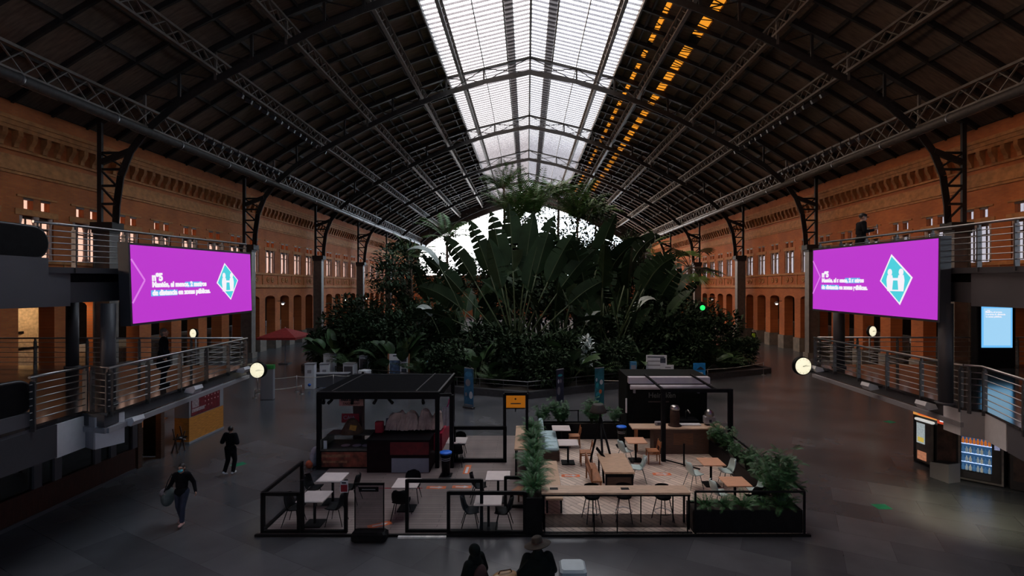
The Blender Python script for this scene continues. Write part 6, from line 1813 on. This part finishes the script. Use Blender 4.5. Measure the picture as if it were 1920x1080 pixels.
b = B(); n = 12
vs = [(x_*.30*(1-.45*j/6)+.0, .05*math.sin(i*1.9), .0 + j*.12) for j in range(7) for i, x_ in enumerate([k_/n*2-1 for k_ in range(n+1)])]
b.add(vs, [(j*(n+1)+i, j*(n+1)+i+1, (j+1)*(n+1)+i+1, (j+1)*(n+1)+i) for j in range(6) for i in range(n)], True); b.build('cloth', mat('grey_white_cloth', (.48, .44, .46), .9, var=.15), t)
b = B(); b.tube([(0, 0, .70), (.05, 0, .85), (.08, 0, 1.0)], .022, 8); b.build('hook', mat('magenta_strap', (.40, .02, .12), .6), t)
t = thing('white_cloth_heap', 'pale plastic sheet hanging outside the café kiosk beside the picture counter', 'cloth', (-7.62, 17.9, 0))
b = B(); b.ball((0, 0, .35), (.16, .3, .35), 12, 8); b.build('sheet', mat('pale_plastic_sheet', (.40, .38, .42), .6, var=.25, scale=5), t)
b = B(); b.ball((-.1, -.25, .15), (.13, .12, .15), 10, 6); b.build('orange_bag', mat('orange_red_bag', (.5, .10, .04), .6), t)

# ================================================================== beer kiosk
t = thing('beer_kiosk', 'black beer kiosk box with a white rolled awning', 'kiosk', (5.9, 21.6, 0))
b = B(); b.box(-1.70, 1.70, -.6, 1.2, 0, 2.68); kb = b.build('body', mat('black_kiosk_panel', (.008, .009, .008), .7, spec=.08), t)
b = B(); b.box(-1.66, 1.72, -.90, -.6, 2.42, 2.68); b.build('awning_box', mat('white_awning', (.52, .49, .53), .6, var=.05), t)
b = B(); b.tube([(-1.62, -1.02, 2.30), (1.72, -1.02, 2.30)], .10, 10); b.build('awning_roll', MATS['white_awning'], t)
for x in (-1.45, 0, 1.2):
    b = B(); b.bar((x, -.98, 2.22), (x, -.98, 2.05), .08, .10); b.build('awning_spotlight', M_lgrey, t)
text('lettering', 'Heineken', .30, mat('dim_grey_lettering', (.10, .11, .10), .6), kb, frame_M((-.78, -.615, 1.78), (1, 0, 0), (0, 0, 1)), bold=.006)
b = B(); b.box(-.78, .10, -.606, -.600, 1.57, 1.63); b.build('dim_caption', mat('very_dim_lettering', (.045, .03, .028), .6), kb)
b = B(); b.bar((-1.72, -.65, 1.15), (-1.72, -.65, 1.75), .06); b.build('white_edge', M_white, t)
t = thing('steel_portal', 'black steel portal frame standing in front of the beer kiosk', 'frame', (6.1, 18.25, 0))
b = B(); b.bar((-1.10, 0, 0), (-1.10, 0, 2.7), .15); b.build('post', M_black, t)
b = B(); b.bar((1.36, 0, 0), (1.36, 0, 2.7), .15); b.build('post', M_black, t)
b = B(); b.bar((-1.2, 0, 2.64), (1.43, 0, 2.64), .12, .13); b.build('beam', M_black, t)
for x in (-1.12, .82): b = B(); b.bar((x, 0, 2.68), (x, 2.75, 2.74), .07, .07); b.build('joist', M_black, t)
b = B(); b.bar((-1.10, 0, .12), (-.1, -1.0, .12), .04); b.bar((-.50, -.5, .06), (-.50, -.5, .85), .05); b.bar((-.50, -.5, .05), (1.0, -.5, .05), .03); b.build('floor_rail', M_black, t)
t = thing('beer_counter', 'oak topped dark beer counter in front of the beer kiosk', 'counter', (5.8, 19.3, ZT))
b = B(); b.box(-.95, 1.70, -.28, .30, 0, .95); b.build('body', M_dwood, t)
b = B(); b.box(-.2, .55, -.295, -.28, .35, .80); b.build('wood_panel', mat('warm_dark_panel', (.14, .058, .025), .5, var=.3, stretch=(1, 1, 8)), t)
b = B(); b.rbox(-1.78, 1.78, -.33, .36, .95, 1.0, .01); b.build('top', M_oakx, t)
b = B(); b.bar((-1.55, .1, 0), (-1.55, .1, .95), .09, .25); b.build('leg', M_rosewood, t)
t = thing('beer_tap_barrel', 'dark barrel shaped beer tap with silver top on the beer counter', 'beer tap', (5.75, 19.35, ZT+1.0))
b = B(); b.lathe([(.26, 0), (.26, .03), (.17, .06), (.19, .35), (.17, .62)], n=18); b.build('barrel', mat('dark_barrel_wood', (.05, .026, .018), .7, spec=.2), t)
b = B(); b.lathe([(.18, .62), (.19, .68), (.14, .78), (.02, .80)], n=16); b.build('tap_head', M_steel, t)
t = thing('citrus_juicer', 'small grey juicer with shiny dome at the end of the beer counter', 'machine', (7.12, 19.45, ZT+1.0))
b = B(); b.rbox(-.20, .20, -.15, .15, .06, .36, .03); b.build('body', M_lgrey, t)
b = B(); b.rbox(-.14, .14, -.12, .12, 0, .06, .02); b.build('foot', M_black, t)
b = B(); b.lathe([(.18, .36), (.17, .48), (.08, .60), (.01, .62)], n=14); b.build('dome', M_steel, t)
b = B(); b.box(-.05, .05, -.156, -.15, .14, .24); b.build('control_panel', M_ink, t)
t = thing('paper_stack', 'white tray of papers lying on the beer counter', 'papers', (6.35, 19.42, ZT+1.0))
b = B(); b.rbox(-.38, .42, -.12, .12, 0, .05, .01); b.build('sheet', M_paper, t)
t = thing('napkin_holder', 'pale napkin holder on the beer counter behind the kiosk frame post', 'holder', (5.15, 19.42, ZT+1.0))
b = B(); b.rbox(-.16, .14, -.08, .08, 0, .14, .02); b.build('box', M_lgrey, t)
b = B(); b.box(-.08, .06, -.085, -.08, .03, .11); b.build('opening', M_ink, t)
t = thing('drip_sink', 'dark sink block with bent tap behind the beer counter', 'sink', (6.35, 20.2, ZT))
b = B(); b.rbox(-.55, .55, -.3, .3, 0, 1.05, .02); b.build('body', M_black, t)
b = B(); b.tube([(.1, 0, 1.05), (.1, 0, 1.35), (.14, -.12, 1.42), (.2, -.22, 1.32)], .03, 8); b.build('tap', M_steel, t)
# ================================================================== people
def capsule(b, p, q, r0, r1, n=12):
    """closed tapered limb with round ends"""
    p = Vector(p); q = Vector(q); d = (q-p); L = d.length; d.normalize()
    pts, rs = [], []
    for t in (-1, -.8, -.45, 0): pts.append(p + d*t*r0*.98); rs.append(max(r0*math.sqrt(max(0, 1-t*t)), r0*.12))
    for t in (0, .45, .8, 1): pts.append(q + d*t*r1*.98); rs.append(max(r1*math.sqrt(max(0, 1-t*t)), r1*.12))
    b.tube(pts, rs, n)
def chain(b, pts, rs, n=12):
    for (p, q), (r0, r1) in zip(zip(pts, pts[1:]), zip(rs, rs[1:])): capsule(b, p, q, r0, r1, n)
def fuse(o, voxel, smooth=2):
    m = o.modifiers.new('remesh', 'REMESH'); m.mode = 'VOXEL'; m.voxel_size = voxel; m.use_smooth_shade = True
    if smooth: s_ = o.modifiers.new('smooth', 'SMOOTH'); s_.iterations = smooth; s_.factor = .5
    return o
def hand(b, w, dirv, palm_n, side, hold=.35, s=1.0):
    """palm, four unequal bent fingers and a thumb leaving the side of the palm"""
    w = Vector(w); d = Vector(dirv).normalized(); nrm = Vector(palm_n); nrm = (nrm - d*nrm.dot(d)).normalized(); sd = d.cross(nrm).normalized()*side
    c = w + d*.05*s
    M = Matrix(((d.x, sd.x, nrm.x), (d.y, sd.y, nrm.y), (d.z, sd.z, nrm.z))).to_4x4()
    b.ball(c, (.055*s, .040*s, .018*s), 10, 7, M)
    for i, (off, L) in enumerate(((-.030, .066), (-.010, .076), (.010, .072), (.028, .056))):
        a = c + d*.042*s - sd*off*s
        p1 = a + (d*math.cos(hold) + nrm*math.sin(hold))*L*.5*s
        p2 = p1 + (d*math.cos(hold*2.2) + nrm*math.sin(hold*2.2))*L*.5*s
        chain(b, [a, p1, p2], [.0095*s, .0085*s, .007*s], 8)
    a = w + d*.025*s + sd*.032*s
    p1 = a + (d*.6 + sd*.7 + nrm*.3).normalized()*.035*s
    p2 = p1 + (d*.9 + sd*.2 + nrm*.4).normalized()*.03*s
    chain(b, [a, p1, p2], [.012*s, .010*s, .008*s], 8)
def person(label, loc, face, P):
    """P: pose and clothes, metres, the person looks along local -Y before turning; face in degrees, -90 = towards the viewer"""
    H = P.get('H', 1.7); k = H/1.7
    t = thing('person', label, 'person', loc, R(face+90))
    lean = P.get('lean', 0.0)
    V = lambda x, y, z: Vector((x, y + lean*max(0, z-.95), z))*k
    hip_w, sh_w = P.get('hip', .095), P.get('sh', .175)
    pel = V(0, 0, .95); che = V(0, .0, 1.28); nek = V(0, .0, 1.44); hd = V(0, -.015 + P.get('hdy', 0), 1.585 + P.get('hdz', 0))
    hipL, hipR = V(-hip_w, 0, .92), V(hip_w, 0, .92)
    kL, kR = [Vector(q)*k for q in P.get('knees', ((-.10, -.02, .49), (.10, -.02, .49)))]
    aL, aR = [Vector(q)*k for q in P.get('ankles', ((-.10, .02, .08), (.10, .02, .08)))]
    sL, sR = V(-sh_w, 0, 1.40), V(sh_w, 0, 1.40)
    eL, eR = [Vector((q[0], q[1] + lean*.2, q[2]))*k for q in P.get('elbows', ((-.25, .03, 1.12), (.25, .03, 1.12)))]
    wL, wR = [Vector((q[0], q[1] + lean*.1, q[2]))*k for q in P.get('wrists', ((-.26, -.05, .87), (.26, -.05, .87)))]
    toe = P.get('toes', ((0, -1, 0), (0, -1, 0)))
    b = B()
    # head with brow, nose, mouth, ears, chin
    tilt = P.get('tilt', 0.0)
    HM = Matrix.Translation(hd) @ Matrix.Rotation(P.get('turn', 0.0), 4, 'Z') @ Matrix.Rotation(tilt, 4, 'X')
    def hv(x, y, z): return HM @ Vector((x*k, y*k, z*k))
    R3 = HM.to_3x3().to_4x4()
    b.ball(hv(0, .012, .025), (.078*k, .096*k, .095*k), 16, 12, R3)
    b.ball(hv(0, -.022, -.045), (.060*k, .072*k, .070*k), 14, 10, R3)
    capsule(b, hv(0, -.092, .015), hv(0, -.112, -.022), .010*k, .015*k, 8)
    capsule(b, hv(-.03, -.086, .032), hv(.03, -.086, .032), .013*k, .013*k, 8)
    capsule(b, hv(-.020, -.088, -.056), hv(.020, -.088, -.056), .009*k, .009*k, 8)
    b.ball(hv(0, -.078, -.098), (.022*k, .020*k, .018*k), 8, 6)
    for sx in (-1, 1): b.ball(hv(sx*.079, .012, .0), (.014*k, .026*k, .034*k), 8, 6, R3)
    capsule(b, nek - Vector((0, 0, .03)), hd - Vector((0, 0, .05*k)), .056*k, .052*k)
    # torso
    b.ball(che + Vector((0, 0, -.02)), (.165*k, .105*k, .20*k), 16, 12); b.ball(pel + Vector((0, 0, .05)), (.150*k, .105*k, .15*k), 16, 12); b.ball((che+pel)/2, (.140*k, .100*k, .19*k), 14, 10)
    capsule(b, sL, sR, .062*k, .062*k)
    for sh, el, wr in ((sL, eL, wL), (sR, eR, wR)): chain(b, [sh, el, wr], [.052*k, .040*k, .028*k])
    for hp, kn, an in ((hipL, kL, aL), (hipR, kR, aR)): chain(b, [hp, kn, an], [.088*k, .056*k, .040*k])
    for an, td in ((aL, toe[0]), (aR, toe[1])):
        td = Vector(td).normalized()
        capsule(b, an + Vector((0, 0, -.035*k)) - td*.04*k, an + Vector((0, 0, -.048*k)) + td*.13*k, .038*k, .030*k)
    hd_ = P.get('hold', (.45, .45))
    for i, (el, wr, side) in enumerate(((eL, wL, -1), (eR, wR, 1))):
        d = (wr-el).normalized(); hand(b, wr - d*.01, P.get('handdir', (d, d))[i], P.get('palm', (Vector((-side, -.2, 0)), Vector((-side, -.2, 0))))[i], side, hd_[i], k)
    body = b.build('body', M_skin, t); fuse(body, .0085, 1)
    # eyes
    for sx in (-1, 1):
        b = B(); b.ball(hv(sx*.031, -.088, .012), .0095*k, 8, 6); b.build('eye', M_ink, t)
    # trousers
    b = B(); g = P.get('leg_fat', 1.12)
    b.ball(pel + Vector((0, 0, .0)), (.165*k, .122*k, .13*k), 16, 10)
    tl = P.get('trouser_len', .95)
    for hp, kn, an in ((hipL, kL, aL), (hipR, kR, aR)):
        en = kn.lerp(an, tl); chain(b, [hp, kn, en], [.098*k*g, .066*k*g, .056*k*g])
    fuse(b.build('trousers', P['trousers'], t), .012, 2)
    # top
    b = B()
    b.ball(che + Vector((0, 0, -.02)), (.182*k, .122*k, .205*k), 16, 12); b.ball((che+pel)/2, (.165*k, .122*k, .22*k), 16, 12)
    b.ball(pel + Vector((0, 0, P.get('hem', .02))), (.175*k*P.get('hemw', 1), .130*k*P.get('hemw', 1), .16*k), 16, 12)
    if P.get('coat'): 
        z1 = P['coat']
        chain(b, [pel, Vector((0, .0, z1))*k], [.15*k, .16*k*P.get('hemw', 1)]); 
        capsule(b, pel + Vector((-.07*k, 0, 0)), Vector((-.08, .0, z1))*k, .12*k, .11*k); capsule(b, pel + Vector((.07*k, 0, 0)), Vector((.08, .0, z1))*k, .12*k, .11*k)
    capsule(b, sL, sR, .075*k, .075*k); capsule(b, nek - Vector((0, 0, .075*k)), nek - Vector((0, 0, .02*k)), .09*k, .062*k)
    for i, (sh, el, wr) in enumerate(((sL, eL, wL), (sR, eR, wR))):
        f = P.get('sleeve', 1.0); w_ = P.get('sleeve_w', 1.0)
        if f <= .5: chain(b, [sh, sh.lerp(el, f*2)], [.070*k*w_, .066*k*w_])
        else: chain(b, [sh, el, el.lerp(wr, (f-.5)*2)], [.070*k*w_, .056*k*w_, .042*k*w_])
    if P.get('cape'):
        for z_, r_ in P['cape']: b.ball(Vector((P.get('cape_x', 0)*(1.45-z_), .02, z_))*k, (r_*k, r_*.72*k, .16*k), 16, 10)
    fuse(b.build(P.get('top_name', 'shirt'), P['top'], t), .012, 2)
    # hair
    if P.get('hair', True):
        b = B()
        b.ball(hv(0, .022, .040), (.086*k, .100*k, .094*k), 16, 12, R3)
        if P.get('hair_long'): b.ball(hv(0, .055, -.03), (.080*k, .055*k, .10*k), 14, 10, R3)
        if P.get('bun'): b.ball(hv(0, .10, .05), (.045*k, .045*k, .045*k), 10, 8)
        o = fuse(b.build('hair', P.get('hair_mat', M_hair), t), .010, 1)
    # shoes
    for an, td in ((aL, toe[0]), (aR, toe[1])):
        td = Vector(td).normalized()
        b = B(); capsule(b, an + Vector((0, 0, -.032*k)) - td*.045*k, an + Vector((0, 0, -.042*k)) + td*.14*k, .044*k, .036*k); capsule(b, an + Vector((0, 0, .0)), an + Vector((0, 0, -.03*k)), .045*k, .045*k)
        fuse(b.build('shoe', P['shoes'], t), .010, 1)
    return t, hv, k

M_mask = mat('blue_face_mask', (.10, .55, .62), .7)
M_pinkshoe = mat('dusty_pink_shoe', (.50, .28, .25), .7)
M_whiteshoe = mat('white_trainer', (.62, .60, .60), .7)
# woman with a mask walking towards the viewer
p = at(341, 984, 0)
t, hv, k = person('woman in black top and blue face mask walking towards the viewer with a grey bag', (p.x, p.y, .045), -84, dict(H=1.60, knees=((-.09, -.02, .50), (.10, -.16, .50)), ankles=((-.10, .16, .12), (.09, -.16, .08)), toes=((0, -.8, -.5), (0, -1, 0)),
        elbows=((-.30, .04, 1.14), (.27, .10, 1.13)), wrists=((-.36, -.12, .98), (.36, .02, .90)), top=M_cloth_black, top_name='blouse', trousers=M_navy, shoes=M_pinkshoe, hair_long=True, trouser_len=.88, sleeve=1.0, hem=-.03, hemw=1.12, hold=(.9, .5)))
b = B(); M3 = Matrix.Rotation(0, 4, 'X')
b.ball(hv(0, -.052, -.052), (.064*k, .066*k, .052*k), 14, 10); b.build('face_mask', M_mask, t)
m_ = t.matrix_basis.copy()
q = thing('shoulder_bag', 'grey bag carried under the arm of the masked woman', 'bag', t.location + Vector((-.33, -.06, .62)), 0)
b = B(); b.ball((0, 0, .12), (.13, .22, .25), 14, 10); fuse(b.build('body', mat('grey_green_bag', (.085, .10, .095), .8, var=.3, scale=8), q), .015, 1)
b = B(); b.ball((-.05, .0, .24), (.14, .2, .12), 12, 8); fuse(b.build('jacket', mat('grey_mauve_jacket', (.16, .13, .14), .9), q), .015, 1)
b = B(); b.tube([(0, -.15, .3), (.06, -.08, .58), (.10, 0, .74), (.06, .1, .58), (0, .16, .3)], .012, 6); b.build('strap', M_black, q)
# walker seen from behind
p = at(432, 890, 0)
person('person in black clothes and white shoes walking away across the floor', (p.x, p.y, .035), 84, dict(H=1.62, knees=((-.10, -.10, .49), (.09, .0, .49)), ankles=((-.10, .0, .08), (.10, .17, .12)), toes=((0, -1, 0), (0, -.85, -.5)),
        elbows=((-.29, .04, 1.14), (.29, .02, 1.14)), wrists=((-.16, -.20, 1.10), (.18, -.20, 1.10)), top=M_cloth_black, trousers=M_cloth_black, shoes=M_whiteshoe, sleeve=.5, sleeve_w=1.25, hem=-.06, hemw=1.1, leg_fat=1.2, turn=.5))
# man on the upper deck reading a phone
zu = ZU + .017*(16.2-11)
t, hv, k = person('man in dark jacket and cap looking at his phone on the upper deck', (10.95, 16.3, zu), -12, dict(H=1.86, elbows=((-.25, .0, 1.14), (.25, .0, 1.14)), wrists=((-.10, -.30, 1.20), (.10, -.30, 1.20)), top=M_cloth_black, top_name='jacket', trousers=M_cloth_black, shoes=M_black,
        sleeve=.95, coat=.78, hemw=1.05, tilt=R(18), hdy=-.03, hold=(.8, .8), palm=(Vector((.4, -.2, .8)), Vector((-.4, -.2, .8)))))
b = B(); b.ball(hv(0, .01, .065), (.088*k, .105*k, .06*k), 14, 8); b.ball(hv(0, -.10, .045), (.06*k, .06*k, .012*k), 12, 6); fuse(b.build('cap', M_cloth_black, t), .01, 1)
q = thing('mobile_phone', 'pale mobile phone held by the man on the upper deck', 'phone', t.matrix_basis @ Vector((0, -.42*k, 1.22*k)), t.rotation_euler.z)
b = B(); b.rbox(-.05, .05, -.008, .008, 0, .17, .006); b.build('body', M_mgrey, q)
# person standing on the lower deck
person('person in dark coat standing on the lower deck behind its railing', (-10.95, 15.0, ZD+.005), 30, dict(H=1.72, top=M_cloth_black, top_name='coat', trousers=M_cloth_black, shoes=M_black, sleeve=1.0, coat=.62, hemw=1.15, hair_mat=mat('grey_hair', (.16, .13, .115), .7), hair_long=True))
# guard in a yellow vest
p = at(1413, 648, 0)
t, hv, k = person('guard in a bright yellow safety vest standing by the far arcade', (p.x, p.y, 0.0), -110, dict(H=1.72, top=M_cloth_black, trousers=M_cloth_black, shoes=M_black, sleeve=1.0))
b = B(); b.ball((0, 0, 1.26), (.20, .14, .19), 14, 10); b.ball((0, 0, 1.10), (.19, .14, .18), 14, 10); b.ball((0, 0, .98), (.19, .14, .13), 14, 10)
fuse(b.build('vest', mat('yellow_safety_vest', (.45, .72, .04), .7, emit=(.3, .5, .02), estr=.0), t), .015, 1)
# the two dark figures close to the viewer
M_coat = mat('dark_green_black_coat', (.006, .009, .009), .95, spec=.08)
t, hv, k = person('person in a dark headscarf and coat right below the viewer, beside the hatted one', (-1.0, 9.25, 0), 150, dict(H=1.63, top=M_coat, top_name='coat', trousers=M_cloth_black, shoes=M_black, sleeve=1.0, sleeve_w=1.35, coat=.55, cape=[(1.40, .15), (1.28, .24), (1.15, .31), (1.0, .36), (.85, .38)], cape_x=.0, hemw=1.35, hair=False, sh=.19, lean=.06, elbows=((-.30, .05, 1.12), (.34, .0, 1.14)), wrists=((-.30, -.1, .9), (.34, -.26, 1.02))))
b = B(); b.ball(hv(0, .012, .02), (.104*k, .122*k, .122*k), 16, 12); capsule(b, hv(0, .01, -.02), hv(0, .03, -.20), .082*k, .13*k); fuse(b.build('headscarf', M_coat, t), .012, 2)
b = B(); b.ball((.02, .16, 1.05), (.20, .10, .26), 14, 10); fuse(b.build('backpack', mat('dark_maroon_pack', (.03, .008, .008), .8), t), .014, 1)
t, hv, k = person('person in a wide brimmed hat and dark cape right below the viewer', (.20, 9.3, 0), 100, dict(H=1.66, top=M_coat, top_name='cape', trousers=M_cloth_black, shoes=M_black, sleeve=1.0, sleeve_w=1.5, coat=.5, cape=[(1.44, .12), (1.36, .21), (1.22, .29), (1.06, .34), (.9, .36)], hemw=1.35, sh=.20, elbows=((-.30, -.02, 1.15), (.32, .06, 1.12)), wrists=((-.38, -.22, 1.0), (.34, .0, .9)), hair_mat=M_hair))
b = B(); HMx = Matrix.Translation(hv(0, .01, .055)) @ Matrix.Rotation(R(10), 4, 'X') @ Matrix.Rotation(R(8), 4, 'Y')
b.lathe([(.10, .015), (.235, -.012), (.255, .004), (.25, .010), (.12, .028), (.105, .05)], n=28, M=HMx); b.build('hat_brim', mat('brown_felt', (.028, .022, .017), .9), t)
b = B(); b.lathe([(.105, .015), (.108, .06), (.098, .13), (.06, .155), (.02, .135)], n=24, M=HMx); b.build('hat_crown', MATS['brown_felt'], t)
b = B(); b.lathe([(.111, .02), (.111, .055)], n=24, M=HMx); b.build('hat_band', mat('dark_red_band', (.05, .012, .010), .7), t)
b = B(); P0 = [(.16, .10, 1.42), (.36, .12, 1.22), (.30, .16, .85), (.05, .2, .8), (.0, .16, 1.4)]
b.prism([(.02, 1.40), (.20, 1.42), (.42, 1.20), (.34, .75), (.0, .72)], (0, .06, 0), (0, .10, 0)); b.build('cape_fold', M_coat, t)
t = thing('suitcase_stack', 'upright dark suitcase between the two dark figures', 'suitcase', (-.42, 9.1, 0), .2)
b = B(); b.rbox(-.28, .28, -.16, .16, .05, .95, .05); b.build('body', mat('dark_brown_case', (.03, .018, .014), .6), t)
b = B()
for x in (-.2, .2):
    for y in (-.1, .1): b.lathe([(.03, 0), (.03, .05)], (x, y, 0), 10)
b.build('wheel', M_black, t)
b = B(); b.tube([(-.1, 0, .95), (-.1, 0, 1.0), (.1, 0, 1.0), (.1, 0, .95)], .014, 6); b.build('handle', M_black, t)
t = thing('tan_bag', 'tan leather bag lying on the dark suitcase', 'bag', (-.40, 9.12, 1.0), .3)
b = B(); b.ball((0, 0, .10), (.26, .16, .10), 14, 10); fuse(b.build('body', mat('tan_leather', (.34, .19, .085), .5, var=.3, scale=6), t), .012, 1)
b = B(); b.tube([(-.13, 0, .17), (-.1, -.02, .24), (.1, -.02, .24), (.13, 0, .17)], .013, 8); b.build('handle', mat('dark_leather', (.05, .025, .015), .5), t)
b = B(); b.ball((-.16, -.06, .10), (.10, .11, .085), 10, 8); b.build('pale_flap', mat('cream_canvas', (.40, .36, .27), .7), t)
t = thing('pale_bollard_block', 'pale rounded block standing beside the hatted figure', 'block', (.93, 10.15, 0), 0)
b = B(); b.rbox(-.27, .27, -.24, .24, 0, .76, .045); b.build('body', mat('pale_blue_plastic_block', (.40, .47, .50), .4, var=.06), t)
b = B(); b.rbox(-.29, .29, -.26, .26, 0, .06, .02); b.build('foot', M_lgrey, t)
